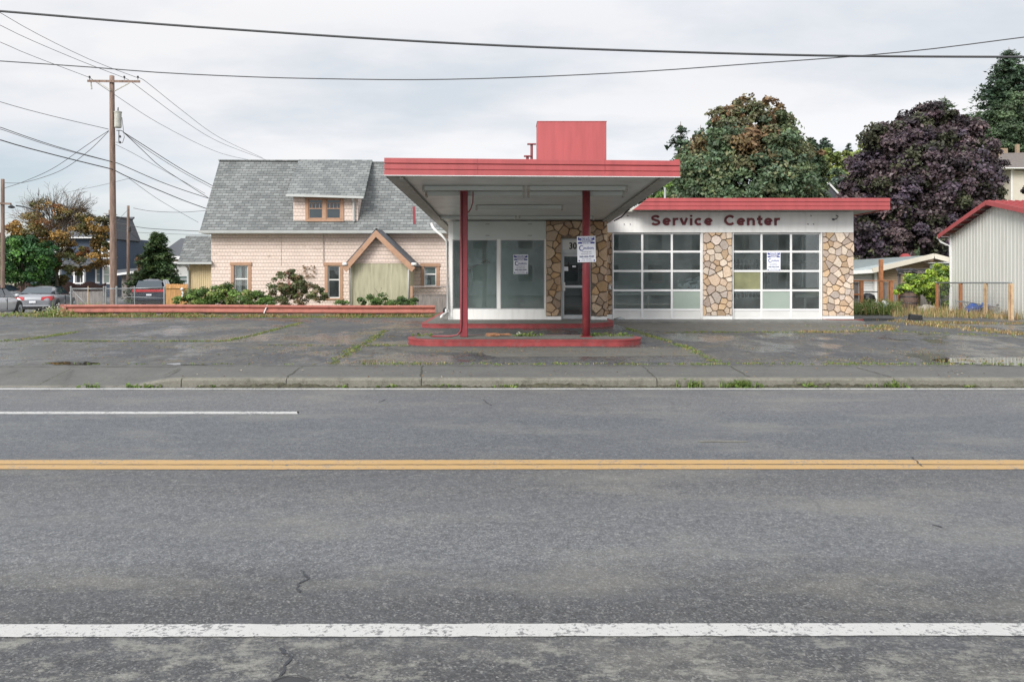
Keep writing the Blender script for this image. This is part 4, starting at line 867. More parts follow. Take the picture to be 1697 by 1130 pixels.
# outer sloping edge panels under the sides, in lapped sheets, with a rusty joint rail
eg = MB(); rl = MB(); rr = random.Random(3); yv = FY + .12
while yv < 33.8:
    y2 = min(yv + 2.44, 33.9)
    for s_, X0, X1 in ((-1, CLx + .005, xa), (1, xb, CRx - .005)):
        j = rr.uniform(-.006, .006)
        out_, in_ = (X0, X1) if s_ < 0 else (X1, X0); lo_ = cz(yv) - .01 + j; lo2 = cz(y2 - .015) - .01 + j
        A = [(in_, yv, cz(yv) - .035), (out_, yv, lo_), (out_, y2 - .015, lo2), (in_, y2 - .015, cz(y2) - .035)]; B = [(x, yy, z + .03) for x, yy, z in A]; eg.hexa(A, B)
    yv = y2
for X in (xa, xb): rl.hexa([(X - .035, FY + .12, cz(FY) - .065), (X + .035, FY + .12, cz(FY) - .065), (X + .035, 33.9, cz(33.9) - .065), (X - .035, 33.9, cz(33.9) - .065)], [(X - .035, FY + .12, cz(FY) - .036), (X + .035, FY + .12, cz(FY) - .036), (X + .035, 33.9, cz(33.9) - .036), (X - .035, 33.9, cz(33.9) - .036)])
eg.build('edge_panel', 'greyedge', can); rl.build('edge_rail', 'greyedge', can)
tp = MB(); tp.hexa([(CLx + .05, FY + .1, cz(FY) + .2), (CRx - .05, FY + .1, cz(FY) + .2), (CRx - .05, BY, cz(BY) + .2), (CLx + .05, BY, cz(BY) + .2)], [(CLx + .05, FY + .1, cz(FY) + .26), (CRx - .05, FY + .1, cz(FY) + .26), (CRx - .05, BY, cz(BY) + .26), (CLx + .05, BY, cz(BY) + .26)]); tp.build('roof_deck', 'greyedge', can)
# bracket hanging off the far left edge of the roof
mb = MB(); p = P(686, 352, 28.0); mb.beam((p.x, 28, p.z + .2), (p.x + .02, 28, p.z - .42), .09, .09); mb.build('bracket', 'redcol', can)
# torn bit of trim on the right edge, drooping cable
mb = MB(); mb.tube([P(1018, 366, 24.0), P(1030, 360, 22.5), P(1038, 351, 21.3), P(1043, 347, 20.9)], .02, 6); mb.build('loose_cable', 'wire', can, smooth=True)
# columns
for i, (px, lb) in enumerate(((769, 'dark red steel post with a conduit running down it'), (971.5, 'dark red steel post carrying the parking notice'))):
    x = (px - CXP) * 18 / FPX; mb = MB(); w = .085
    if i == 0: mb.box(x - w, x + w, 18 - w, 18 + w, .15, cz(18) + .01)
    else: mb.lathe((x, 18, .15), [(.09, 0), (.09, cz(18) - .14)], 20)
    o = mb.build('column', 'redcol', can, bevel=.01 if i == 0 else 0, smooth=i == 1); part_label(o, lb)
    if i == 1:
        for p_ in o.data.polygons: p_.use_smooth = len(p_.vertices) == 4
        MB().box(x - .13, x + .13, 17.87, 18.13, .15, .165).build('base_plate', 'redcol', o)
    else:
        c_ = MB(); c_.tube([(x - .05, 17.9, cz(18) - .05), (x - .052, 17.9, .42), (x - .07, 17.9, .30), (x - .14, 17.9, .2), (x - .3, 17.9, .17), (x - .75, 17.95, .165)], .02, 8); c_.tube([(x + .1, 17.95, cz(18) - .5), (x + .16, 17.9, cz(18) - .42), (x + .21, 17.8, cz(18) - .28), (x + .22, 17.75, cz(18) - .05)], .014, 6); c_.build('conduit', 'redcol', o, smooth=True)
# ceiling strip lights (things of their own)
def strip(x0, x1, yy, label, double=False):
    z = cz(yy) - .012; root = thing('strip_light', label, 'light fixture', ((x0 + x1) / 2, yy, z - .1), group='bare strip light fittings under the canopy')
    m_ = MB(); m_.hexa([(x0 + .05, yy - .045, z - .09), (x1 - .05, yy - .045, z - .09), (x1 - .05, yy + .045, z - .09), (x0 + .05, yy + .045, z - .09)], [(x0 + .05, yy - .08, z), (x1 - .05, yy - .08, z), (x1 - .05, yy + .08, z), (x0 + .05, yy + .08, z)]); m_.build('housing', 'panelwhite', root)
    for xx in (x0, x1 - .05):
        s2 = MB(); s2.box(xx, xx + .05, yy - .06, yy + .06, z - .12, z - .001); s2.lathe((xx + .01, yy, z - .11), [(.028, 0), (.028, .03)], 10, 'x'); s2.build('socket', 'greyedge', root)
W4 = 'bare strip light under the canopy, '
for r_, (yy, a, b_, nn) in enumerate([(17.1, -1.88, 2.59, 'front row'), (18.1, -1.92, 2.67, 'second row from the front'), (24.0, -2.1, 2.6, 'last row by the office wall')]):
    mid = (872 - CXP) * yy / FPX if r_ < 2 else (858 - CXP) * yy / FPX
    strip(a, mid - .03, yy, W4 + nn + ', left half'); strip(mid + .03, b_, yy, W4 + nn + ', right half')
strip(-.89, 1.45, 21.0, 'single shorter strip light fitting in the middle of the canopy ceiling')
# ================================================================== kerbed islands
def kerb_island(name, label, poly, z1, topmat='island', kw=.13):
    "poly: outline (front part gets a red painted kerb)"
    n = len(poly); root = MB(); root.prism([(x, y_, -.02) for x, y_ in poly], (0, 0, z1 + .02)); o = root.build(name, 'redkerb'); tag(o, label, 'kerb')
    nz = MB(); cx0, cy0 = sum(p[0] for p in poly) / n, sum(p[1] for p in poly) / n
    c = Vector((sum(p[0] for p in poly) / n, sum(p[1] for p in poly) / n)); ins = []
    for i in range(n):
        a, b_, cc = Vector(poly[i - 1]), Vector(poly[i]), Vector(poly[(i + 1) % n]); t = ((b_ - a).normalized() + (cc - b_).normalized()).normalized(); nn = Vector((-t.y, t.x)); ins.append(b_ + nn * kw)
    MB().add([(p.x, p.y, z1 + .0075) for p in ins], [tuple(range(n))]).build('top_slab', topmat, o)
    big = [(b_.x, b_.y) for b_ in [Vector(p) - (i_ - Vector(p)).normalized() * .012 for p, i_ in zip(poly, ins)]]
    nz.prism([(x, y_, z1 - .028) for x, y_ in big], (0, 0, .03)); nz.build('kerb_lip', 'redkerb', o)
    return o
def rounded(x0, x1, y0, y1, r0, r1, k=8):
    "front-left radius r0, front-right radius r1 (ccw)"
    o = []
    for i in range(k + 1): a = math.pi * 1.0 + (math.pi / 2) * i / k; o.append((x0 + r0[0] + r0[0] * math.cos(a), y0 + r0[1] + r0[1] * math.sin(a)))
    for i in range(k + 1): a = math.pi * 1.5 + (math.pi / 2) * i / k; o.append((x1 - r1[0] + r1[0] * math.cos(a), y0 + r1[1] + r1[1] * math.sin(a)))
    return o + [(x1, y1), (x0, y1)]
def capsule(x0, x1, y0, y1, k=8):
    r = (y1 - y0) / 2; o = []
    for i in range(k * 2 + 1): a = math.pi / 2 + math.pi * i / (2 * k); o.append((x0 + .75 * (1 + math.cos(a)), (y0 + y1) / 2 + r * math.sin(a)))
    for i in range(k * 2 + 1): a = -math.pi / 2 + math.pi * i / (2 * k); o.append((x1 - .75 * (1 - math.cos(a)), (y0 + y1) / 2 + r * math.sin(a)))
    return o
for xj in (-.62, 1.9): MB().box(xj - .003, xj + .003, FY - .003, FY - .0005, 3.56, 3.86).build('seam', 'redcol', can)
kerb_island('pump_island', 'long low concrete island with a red painted kerb under the two canopy posts', capsule(-2.3, 3.02, 17.25, 18.75), .14)
kerb_island('entrance_platform', 'raised concrete walkway with a red kerb in front of the office windows and door', rounded(-2.62, 3.3, 23.2, 31.5, (.5, .5), (1.7, 1.6)), .12)
p0 = G(1370, 538); o = kerb_island('low_step', 'small red painted concrete step at the foot of the right stone pillar', [(gx(1362), GY - .07), (gx(1366), GY - .33), (gx(1385), GY - .52), (gx(1410), GY - .5), (gx(1424), GY - .3), (gx(1427), GY - .07)], .07, kw=.05)
tag(MB().box(gx(1416), gx(1484), GY + .05, GY + .22, 0, .10).build('timber_sleeper', 'dark', bevel=.01), 'blackened timber lying on the ground off the right corner of the station', 'timber')
# ================================================================== parking notices
def notice(label, c, w, h, rot=0.0, glow=None, tilt=0):
    mt = Matrix.Translation(c) @ Matrix.Rotation(R(tilt), 4, 'Y')
    root = thing('parking_notice', label, 'sign', tuple(c), group='blue and white private parking notices'); root.rotation_euler = (0, R(tilt), 0)
    def L(mbx, nm, mat): return mbx.build(nm, mat, root, local=True)
    L(MB().box(-w / 2, w / 2, -.003, .003, 0, h), 'board', 'signwhite')
    b_ = MB(); q = w * .05
    b_.box(-w / 2 + q, w / 2 - q, -.0045, -.003, h * .845, h * .965); b_.box(-w / 2 + q, w / 2 - q, -.0045, -.003, h * .71, h * .775)
    b_.box(-w / 2 + q, -w / 2 + q * 2.6, -.0045, -.003, h * .035, h * .085); b_.box(w / 2 - q * 2.6, w / 2 - q, -.0045, -.003, h * .035, h * .085); L(b_, 'blue_band', 'signblue')
    def line(mbx, s, z, size, wid, depth=.0015, y_=-.0052, bold=0, x=0, shear=0):
        i0 = len(mbx.v); mbx.text(s, 0, y_, z, size, depth, bold, 1, 1, 'LEFT', shear=shear); X = [v[0] for v in mbx.v[i0:]]; a, b2 = min(X), max(X); k_ = wid / (b2 - a)
        for i in range(i0, len(mbx.v)): v = mbx.v[i]; mbx.v[i] = (x + (v[0] - (a + b2) / 2) * k_, v[1], v[2])
    t1 = MB(); line(t1, 'UNAUTHORIZED VEHICLES', h * .92, h * .055, w * .78, bold=.002); line(t1, 'WILL BE TOWED', h * .86, h * .065, w * .58, bold=.002); line(t1, 'EXPENSE', h * .722, h * .055, w * .46, bold=.002); L(t1, 'white_lettering', 'signwhite')
    t2 = MB(); line(t2, "AT VEHICLE OWNER'S", h * .79, h * .05, w * .74, bold=.001); line(t2, 'Towing and', h * .375, h * .07, w * .5); line(t2, 'Recovery LLC', h * .295, h * .07, w * .56); line(t2, '360-426-7243', h * .185, h * .085, w * .78, bold=.002); line(t2, 'ALL HOURS', h * .115, h * .04, w * .5); line(t2, '24 HR TOWING', h * .045, h * .045, w * .6); L(t2, 'dark_lettering', 'signink')
    t3 = MB(); line(t3, 'oulson,', h * .5, h * .15, w * .58, x=w * .12, bold=.001, shear=.35); cx, cz_, r_ = -w * .27, h * .545, w * .13
    for k_ in range(22):
        a0, a1 = .6 + k_ / 22 * 5.2, .6 + (k_ + 1) / 22 * 5.2; t0, t1_ = .35 + .65 * math.sin(k_ / 22 * 3.14), .35 + .65 * math.sin((k_ + 1) / 22 * 3.14)
        def pp(a, rr_): return (cx + math.cos(a) * rr_, -.0048, cz_ + math.sin(a) * rr_ * 1.15)
        t3.add([pp(a0, r_), pp(a1, r_), pp(a1, r_ * (1 - .38 * t1_)), pp(a0, r_ * (1 - .38 * t0))], [(0, 1, 2, 3)])
    L(t3, 'logo', 'signblue'); return root
c = P(972.5, 434.5, 17.88); s = FPX / 17.88; notice('blue and white towing notice strapped to the right canopy post', Vector((c.x, 17.885, c.z)), 30.5 / s, 43.0 / s, tilt=-1.5)
c = P(863, 454, OY); notice('blue and white towing notice inside the right office window', Vector((c.x, OY + .045, c.z)), 24.5 / OS, 32 / OS)
c = P(1283, 449, GY); notice('blue and white towing notice on the right-hand garage door', Vector((c.x, GY + .05, c.z)), 22.5 / GS, 31.5 / GS)
# ================================================================== things inside the garage
def shelf_unit(name, label, x0, x1, y, z0, z1, rows, cols):
    root = thing(name, label, 'shelf', ((x0 + x1) / 2, y, z0)); f = MB()
    for j in range(rows + 1): zz = z0 + (z1 - z0) * j / rows; f.box(x0, x1, y - .25, y, zz - .015, zz + .015)
    for i in range(cols + 1): xx = x0 + (x1 - x0) * i / cols; f.box(xx - .018, xx + .018, y - .252, y, z0 + .016, z1 - .016)
    f.build('frame', 'gutter', root); MB().box(x0, x1, y, y + .01, z0, z1).build('back_board', 'black', root)
D = GY + 4.2; q = lambda px: (px - CXP) * D / FPX; qz = lambda py: CH - (py - HOR) * D / FPX
shelf_unit('parts_rack', 'rack of small square bins hung on the wall inside the right-hand garage bay', q(1210), q(1282), D, qz(446), qz(430), 2, 11)
shelf_unit('parts_rack', 'tall narrow rack of small bins seen below the notice on the right-hand garage door', q(1268), q(1278), D + .3, qz(480), qz(449), 4, 2)
shelf_unit('parts_rack', 'low rack of bins just below the yellow-green pane', q(1212), q(1262), D, qz(494), qz(486), 1, 8)
D = BACK - .5
r_ = thing('wall_cabinet', 'white open wall cabinet with shelves, far right inside the garage', 'cabinet', (q(1344), D, qz(468)))
f = MB(); f.box(q(1338), q(1346), D, D + .3, qz(470), qz(437)); f.build('side_panel', 'whitetrim', r_); f = MB()
for k_ in range(6): z = qz(470) + (qz(440) - qz(470)) * k_ / 5; f.box(q(1330), q(1338) - .003, D, D + .28, z, z + .03)
f.build('shelf', 'whitetrim', r_)
mb = MB(); mb.box(q(1314), q(1329), D + .1, D + .2, qz(449), qz(436)); mb.prism([(q(1314), D + .1, qz(449) - .003), (q(1329), D + .1, qz(449) - .003), (q(1325), D + .1, qz(470)), (q(1319), D + .1, qz(470))], (0, .1, 0)); tag(mb.build('hanging_board', 'gutter'), 'pale board with a tapering lower end on the back wall of the garage', 'board')
D = GY + 2.5; r_ = thing('work_bench', 'pale work bench with two square legs behind the right-hand garage door', 'bench', (q(1340), D, .06)); mb = MB(); mb.box(q(1318), q(1362), D, D + .7, qz(493), qz(488)); mb.build('bench_top', 'gutter', r_)
for a in (1334, 1358): mb = MB(); mb.box(q(a), q(a + 4), D + .1, D + .25, .06, qz(493) - .003); mb.build('leg', 'whitetrim', r_)
r_ = thing('work_bench', 'long bench with plastic sheeting behind the left-hand garage door', 'bench', (q(1060), D, .06)); mb = MB(); mb.box(q(1016), q(1110), D, D + .8, qz(489), qz(486)); mb.box(q(1016), q(1110), D + .1, D + .7, qz(506), qz(503)); mb.build('bench_top', 'gutter', r_)
for a in (1018, 1073): mb = MB(); mb.box(q(a), q(a + 4), D + .02, D + .12, .06, qz(489) - .003); mb.build('leg', 'gutter', r_)
rr = random.Random(5); mb = MB()
for k_ in range(60):
    a = rr.uniform(1122, 1162); z = rr.uniform(460, 480); p = P(a, z, D + .3); mb.add([p, p + Vector((rr.uniform(.05, .3), rr.uniform(-.1, .1), rr.uniform(-.05, .12))), p + Vector((rr.uniform(.0, .25), rr.uniform(-.1, .1), rr.uniform(-.15, .0)))], [(0, 1, 2)])
mb.box(q(1118), q(1163), D + .2, D + .8, qz(481), qz(479)); mb.box(q(1120), q(1124), D + .2, D + .3, .06, qz(481)); tag(mb.build('plastic_heap', 'signwhite'), 'crumpled plastic sheeting heaped behind the left-hand garage door', 'sheeting')
mb = MB(); D = BACK - 1.2
mb.box(q(1200), q(1290), D, D + .04, qz(428), qz(426)); mb.box(q(1232), q(1234), D - .003, D + .05, qz(428) - 1, 3.66); mb.box(q(1022), q(1160), D, D + .05, qz(431), qz(428)); mb.box(q(1046), q(1075), D, D + .05, qz(412), qz(397)); mb.box(q(1080), q(1100), D, D + .05, qz(470), qz(450)); mb.box(q(1020), q(1040), D, D + .05, qz(478), qz(473)); tag(mb.build('wall_rail', 'gutter'), 'pale rails and boards fixed across the inside of the garage', 'rail')
mb = MB(); D = OY + 1.1; mb.tube([P(778, 445, D), P(800, 435, D), P(809, 432, D), P(812, 436, D)], .02, 6); mb.tube([P(766, 452, D), P(780, 447, D), P(782, 465, D), P(774, 478, D)], .016, 6); mb.lathe(tuple(P(806, 434, D)), [(.05, 0), (.07, .03), (.04, .06)], 8); tag(mb.build('loose_cable', 'greyedge', smooth=True), 'loose pipes and cable on the wall inside the left office window', 'cable')
# litter and debris on the islands
def litter(name, label, c, n, r, s, pal, seed, h=.02, cat='litter'):
    rr = random.Random(seed); mb = MB()
    for i in range(n):
        p = Vector(c) + Vector((rr.uniform(-r[0], r[0]), rr.uniform(-r[1], r[1]), rr.uniform(0, h))); a = rr.uniform(0, 3.14); d = Vector((math.cos(a), math.sin(a) * .6, rr.uniform(-.2, .3))) * s * rr.uniform(.5, 1.2); e = Vector((-math.sin(a), math.cos(a), rr.uniform(0, .5))) * s * .35
        mb.cc = rr.choice(pal); mb.add([p - d, p + e, p + d, p - e], [(0, 1, 2, 3)])
    return tag(mb.build(name, 'litter'), label, cat)
rr = random.Random(8); mb = MB()
for i in range(26):
    p = Vector(((rr.uniform(802, 834) - CXP) * 18.1 / FPX, 18.1 + rr.uniform(-.15, .2), .165 + rr.uniform(0, .05))); a = rr.uniform(-.5, .5); mb.tube([p, p + Vector((math.cos(a), math.sin(a), rr.uniform(-.05, .08))) * rr.uniform(.1, .3)], .009, 4)
tag(mb.build('stick_pile', 'brownstick'), 'small pile of dry brown sticks on the pump island', 'sticks')
litter('crumpled_paper', 'white crumpled paper against the kerb of the pump island', G(875, 571) + Vector((0, 0, .02)), 14, (.09, .03), .07, [(.6, .58, .56)], 3, .06)
litter('crumpled_paper', 'scrap of white paper right of the first one below the pump island', G(896, 573) + Vector((0, 0, .01)), 7, (.04, .02), .04, [(.6, .58, .56)], 4, .03)
litter('crumpled_paper', 'pinkish scrap of paper below the right post at the island kerb', G(962, 573) + Vector((0, 0, .01)), 8, (.07, .02), .05, [(.55, .42, .4)], 5, .04)
litter('white_scrap', 'tiny white scrap on the asphalt before the entrance platform', G(822, 541), 5, (.03, .02), .04, [(.6, .6, .6)], 6, .02)
p = Vector(((860 - CXP) * 18.3 / FPX, 18.3, .155)); mb = MB(); mb.lathe(tuple(p), [(.05, 0), (.07, .03), (.05, .07), (.015, .09)], 9); tag(mb.build('stone', 'rubble', smooth=True), 'rounded grey stone on the pump island among green weeds', 'stone')
p = G(731, 512, .12); p = Vector((-2.33, 29.5, .125)); mb = MB(); mb.lathe(tuple(p), [(.10, 0), (.15, .06), (.15, .14), (.1, .22), (.03, .25)], 12); o = mb.build('round_lamp', 'black', smooth=True); tag(o, 'discarded round black and white lamp on the walkway beside the station', 'lamp'); mb = MB(); mb.lathe((p.x + .03, p.y - .13, p.z + .12), [(.09, 0), (.07, -.03), (.02, -.045)], 12, 'y'); mb.build('lens', 'whitetrim', o, smooth=True)
mb = MB(); p = Vector((gx(1026), GY - .25, 0)); mb.tube([p + Vector((-.2, 0, .05)), p + Vector((0, .02, .09)), p + Vector((.2, .05, .04))], [.05, .06, .03], 8); mb.tube([p + Vector((.0, 0, .05)), p + Vector((.1, -.08, .03))], .02, 6); tag(mb.build('metal_scrap', 'galv', smooth=True), 'grey metal scrap lying at the end of the platform by the first garage door', 'scrap')
# ================================================================== PINK HOUSE
HY = 36.0; HS = FPX / HY
hx = lambda p: (p - CXP) / HS
hz = lambda p: CH - (p - HOR) / HS
ph = thing('shingled_house', 'pink shingled house with a steep grey roof, dormer and tan gabled porch', 'house', (-8, HY, 0))
HLx, HRx = hx(350), hx(770)
def wall_with_holes(mb, x0, x1, z0, z1, y0, y1, holes):
    xs_ = sorted(set([x0, x1] + [h[0] for h in holes] + [h[1] for h in holes]))
    for a, b_ in zip(xs_[:-1], xs_[1:]):
        hs = [h for h in holes if h[0] <= a + 1e-6 and h[1] >= b_ - 1e-6]
        if not hs: mb.box(a, b_, y0, y1, z0, z1)
        else: mb.box(a, b_, y0, y1, z0, hs[0][2]); mb.box(a, b_, y0, y1, hs[0][3], z1)
wins = [(388, 411, 440, 486), (543.5, 563, 440.5, 494), (703, 723, 442, 474)]
holes = [(hx(a), hx(b_), hz(d), hz(c)) for a, b_, c, d in wins]
mb = MB(); wall_with_holes(mb, HLx, HRx, 0, hz(380), HY, HY + .2, holes); mb.box(HLx, HLx + .2, HY + .2, 41, 0, hz(380)); mb.box(HRx - .2, HRx, HY + .2, 41, 0, hz(380)); mb.build('wall', 'pinkshingle', ph)
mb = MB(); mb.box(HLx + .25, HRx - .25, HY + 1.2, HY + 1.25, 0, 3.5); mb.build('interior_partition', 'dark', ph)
for i, ((a, b_, c, d), (wx, wX, wz, wZ)) in enumerate(zip(wins, holes)):
    f = MB(); t = .15; yy = HY - .03
    f.box(wx - t, wx, yy, HY + .06, wz - .0, wZ); f.box(wX, wX + t, yy, HY + .06, wz, wZ); f.box(wx - t - .03, wX + t + .03, yy - .02, HY + .06, wZ + .003, wZ + t); f.box(wx - t - .03, wX + t + .03, yy - .03, HY + .08, wz - .08, wz - .003)
    o = f.build('window_frame', 'orange', ph, bevel=.006)
    s_ = MB(); zm = (wz + wZ) / 2 + (.02 if i == 0 else 0.1); e = .045; yy = HY + .05
    for q in ((wx, wx + e, wz, wZ), (wX - e, wX, wz, wZ), (wx + e, wX - e, wZ - e, wZ), (wx + e, wX - e, wz, wz + e), (wx + e, wX - e, zm - .03, zm + .03)): s_.box(q[0], q[1], yy, yy + .05, q[2], q[3])
    s_.build('sash', 'whitetrim' if i != 1 else 'gutter', o); MB().box(wx + .03, wX - .03, yy + .02, yy + .028, wz + .03, wZ - .03).build('pane', 'glassdark' if i == 1 else 'glass', o)
    if i == 0:
        cu = MB()
        for s0, s1 in ((wx, wx + .27), (wX - .2, wX)):
            for k in range(6): u0 = s0 + (s1 - s0) * k / 6; u1 = s0 + (s1 - s0) * (k + 1) / 6; cu.add([(u0, HY + .2 + .03 * (k % 2), wz - .1), (u1, HY + .2 + .03 * ((k + 1) % 2), wz - .1), (u1, HY + .2 + .03 * ((k + 1) % 2), wZ + .1), (u0, HY + .2 + .03 * (k % 2), wZ + .1)], [(0, 1, 2, 3)])
        cu.build('curtain', 'curtain', o)
    elif i == 1: MB().box(wx + .045, wX - .045, yy + .033, yy + .04, wz + .04, zm - .03).build('frosted_screen', 'panepale', o)
    else:
        cu = MB(); cu.box(wx, wX, HY + .2, HY + .25, wZ - .35, wZ + .05); cu.box(wx + .3, wX, HY + .15, HY + .3, wz, wz + .42); cu.box(wx, wx + .25, HY + .15, HY + .3, wz, wz + .28); cu.build('clutter', 'panepale', o)
# roof
def slab(mb, quad, th):
    a, b_, c, d = [Vector(p) for p in quad]; n = (b_ - a).cross(d - a).normalized(); n = n if n.z > 0 else -n
    mb.hexa([p - n * th for p in (a, b_, c, d)], [a, b_, c, d])
EY, RYY = 35.5, 38.5; e0, e1 = P(331.5, 381.5, EY), P(752, 381.5, EY); r0, r1 = P(364, 266, RYY), P(760, 269, RYY)
mb = MB(); slab(mb, [e0, e1, r1, r0], .10); b0, b1 = Vector((e0.x - .2, 41.5, e0.z)), Vector((e1.x, 41.5, e1.z)); slab(mb, [r0, r1, b1, b0], .10); rf = mb.build('roof', 'roofshingle', ph)
mb = MB(); a, b_ = Vector(r0) + Vector((-.03, 0, .0)), P(496, 266.5, RYY) + Vector((0, 0, .0)); mb.beam(a, b_, .2, .05); mb.beam(P(498, 269, RYY), P(752, 270, RYY), .22, .06); mb.build('ridge_cap', 'roofshingle', rf)
mb = MB(); mb.hexa([(e0.x - .02, EY - .10, e0.z - .14), (e1.x, EY - .10, e0.z - .14), (e1.x, EY + .0, e0.z - .14), (e0.x - .02, EY + .0, e0.z - .14)], [(e0.x - .02, EY - .12, e0.z - .01), (e1.x, EY - .12, e0.z - .01), (e1.x, EY + 0, e0.z - .01), (e0.x - .02, EY + 0, e0.z - .01)]); mb.build('gutter', 'housegutter', rf)
mb = MB(); mb.box(e0.x + .05, e1.x, EY + .02, HY + .2, e0.z - .16, e0.z - .12); mb.build('soffit', 'gutter', ph)
gm = MB(); gm.add([(HLx + .02, HY, hz(380)), (HLx + .02, 41, hz(380)), (HLx + .35, RYY, r0.z - .25)], [(0, 1, 2)]); gm.build('gable_wall', 'pinkshingle', ph)
mb = MB(); mb.tube([P(536, 388, HY - .04), P(536, 440, HY - .04)], .018, 6); mb.tube([P(466, 393, HY - .02), P(466, 440, HY - .02)], .008, 4); mb.build('wall_conduit', 'greyedge', ph)
# dormer
DY = 35.83; dz_ = lambda p: CH - (p - HOR) * DY / FPX; dx_ = lambda p: (p - CXP) * DY / FPX
dwx, dwX, dwz, dwZ = dx_(511), dx_(565), dz_(363), dz_(330)
mb = MB(); wall_with_holes(mb, dx_(486), dx_(593), dz_(366), dz_(326), DY, DY + .12, [(dwx, dwX, dwz, dwZ)])
dm = mb.build('dormer', 'pinkshingle', ph)
mb = MB(); zt0 = dz_(326)
for X0, X1 in ((dx_(486), dx_(486) + .1), (dx_(593) - .1, dx_(593))): mb.prism([(X0, DY + .12, dz_(366)), (X0, DY + .12, zt0), (X0, RYY - .1, 7.0), (X0, RYY - .1, 6.9)], (X1 - X0, 0, 0))
mb.build('cheek_wall', 'pinkshingle', dm)
mb = MB(); slab(mb, [P(474, 323.5, 35.45), P(603, 327, 35.45), P(617, 268.5, 38.42) + Vector((0, 0, .1)), P(495, 268, 38.42) + Vector((0, 0, .1))], .07); mb.build('dormer_roof', 'roofshingle', dm)
mb = MB(); a, b_ = P(474, 323.8, 35.4), P(602.5, 327.3, 35.4); mb.beam(a, b_, .1, .1); mb.tube([P(584, 328, 35.5), P(586, 335, 35.7), P(586.5, 367, 35.75)], .05, 8); mb.build('dormer_gutter', 'housegutter', dm)
fr = MB(); t = .13; yy = DY - .04
for q in ((dwx - t, dwx, dwz, dwZ), (dwX, dwX + t, dwz, dwZ), (dwx - t, dwX + t, dwZ + .003, dwZ + .08), (dwx - t, dwX + t, dwz - .12, dwz - .003), ((dwx + dwX) / 2 - .07, (dwx + dwX) / 2 + .07, dwz, dwZ)): fr.box(q[0], q[1], yy, DY + .05, q[2], q[3])
mid = (dwx + dwX) / 2
for s0, s1 in ((dwx, mid - .07), (mid + .07, dwX)):
    e = .05; zm = dwz + (dwZ - dwz) * .52
    for q in ((s0, s0 + e, dwz, dwZ), (s1 - e, s1, dwz, dwZ), (s0 + e, s1 - e, dwz, dwz + e), (s0 + e, s1 - e, dwZ - e, dwZ), (s0 + e, s1 - e, zm - .02, zm + .02), (s0 + e, s1 - e, zm + .24, zm + .26)): fr.box(q[0], q[1], yy + .03, DY + .04, q[2], q[3])
    for k in range(1, 4): xx = s0 + (s1 - s0) * k / 4; fr.box(xx - .014, xx + .014, yy + .032, DY + .038, zm + .02, zm + .24)
fr.build('dormer_window_frame', 'orange', dm, bevel=.004); MB().box(dwx, dwX, DY + .0, DY + .008, dwz, dwZ).build('pane', 'pane', dm)
# porch
PY = 34.0; px_ = lambda p: (p - CXP) * PY / FPX; pz_ = lambda p: CH - (p - HOR) * PY / FPX
mb = MB(); x0, x1 = px_(581), px_(677)
bw = (x1 - x0) / 46; zb = pz_(436.5)
mb.box(x0, x1, PY + .04, PY + .15, 0, zb)
rr = random.Random(2); mb.box(x0, x0 + .1, PY + .15, HY, 0, zb); mb.box(x1 - .1, x1, PY + .15, HY, 0, zb)
for i in range(46): mb.box(x0 + i * bw + .007, x0 + (i + 1) * bw - .007, PY + rr.uniform(0, .006), PY + .045, 0, zb - .01)
po = mb.build('porch', 'olive', ph)
mb = MB(); ap = (px_(625.5), pz_(388)); sl = 1.0; mb.prism([(x0 - .02, PY - .01, zb), (x1 + .02, PY - .01, zb), (x1 + .02, PY - .01, zb + .05), (ap[0], PY - .01, ap[1]), (x0 - .02, PY - .01, zb + .05)], (0, .15, 0)); mb.build('gable', 'pinkshingle', po)
apx, apz = px_(625.5), pz_(379); lx, lz = px_(571), pz_(441); rx_, rz_ = px_(690), pz_(441)
mb = MB()
slab(mb, [(lx, PY - .35, lz), (lx, HY, lz), (apx, HY, apz), (apx, PY - .35, apz)], .07); slab(mb, [(apx, PY - .35, apz), (apx, HY, apz), (rx_, HY, rz_), (rx_, PY - .35, rz_)], .07); mb.build('porch_roof', 'darkroof', po)
mb = MB()
for (ax, az_), (bx_, bz_) in (((apx, apz - .02), (lx, lz - .02)), ((apx, apz - .02), (rx_, rz_ - .02))):
    d = Vector((bx_ - ax, 0, bz_ - az_)).normalized(); h_ = .30; mb.prism([(ax, PY - .4, az_ - .06), (bx_, PY - .4, bz_ - .06 + 0), (bx_ + (-d.x) * .22 , PY - .4, bz_ - .06 - .18), (ax, PY - .4, az_ - h_ - .06)], (0, .05, 0))
mb.build('barge_board', 'orange', po, bevel=.004)
mb = MB()
mb.tube([P(571, 438, 33.75), P(573, 441, 33.7), P(580, 445, 33.85), P(580.5, 516, 33.9)], .045, 8); mb.tube([P(687, 438, 33.75), P(684, 444, 33.75), P(677.5, 447, 33.9), P(677, 508, 33.9)], .045, 8); mb.tube([P(568, 438, 33.6), P(575, 438, 33.6)], .07, 8); mb.tube([P(682, 438, 33.6), P(690, 438, 33.6)], .07, 8); mb.build('downspout', 'gutter', po, smooth=True)
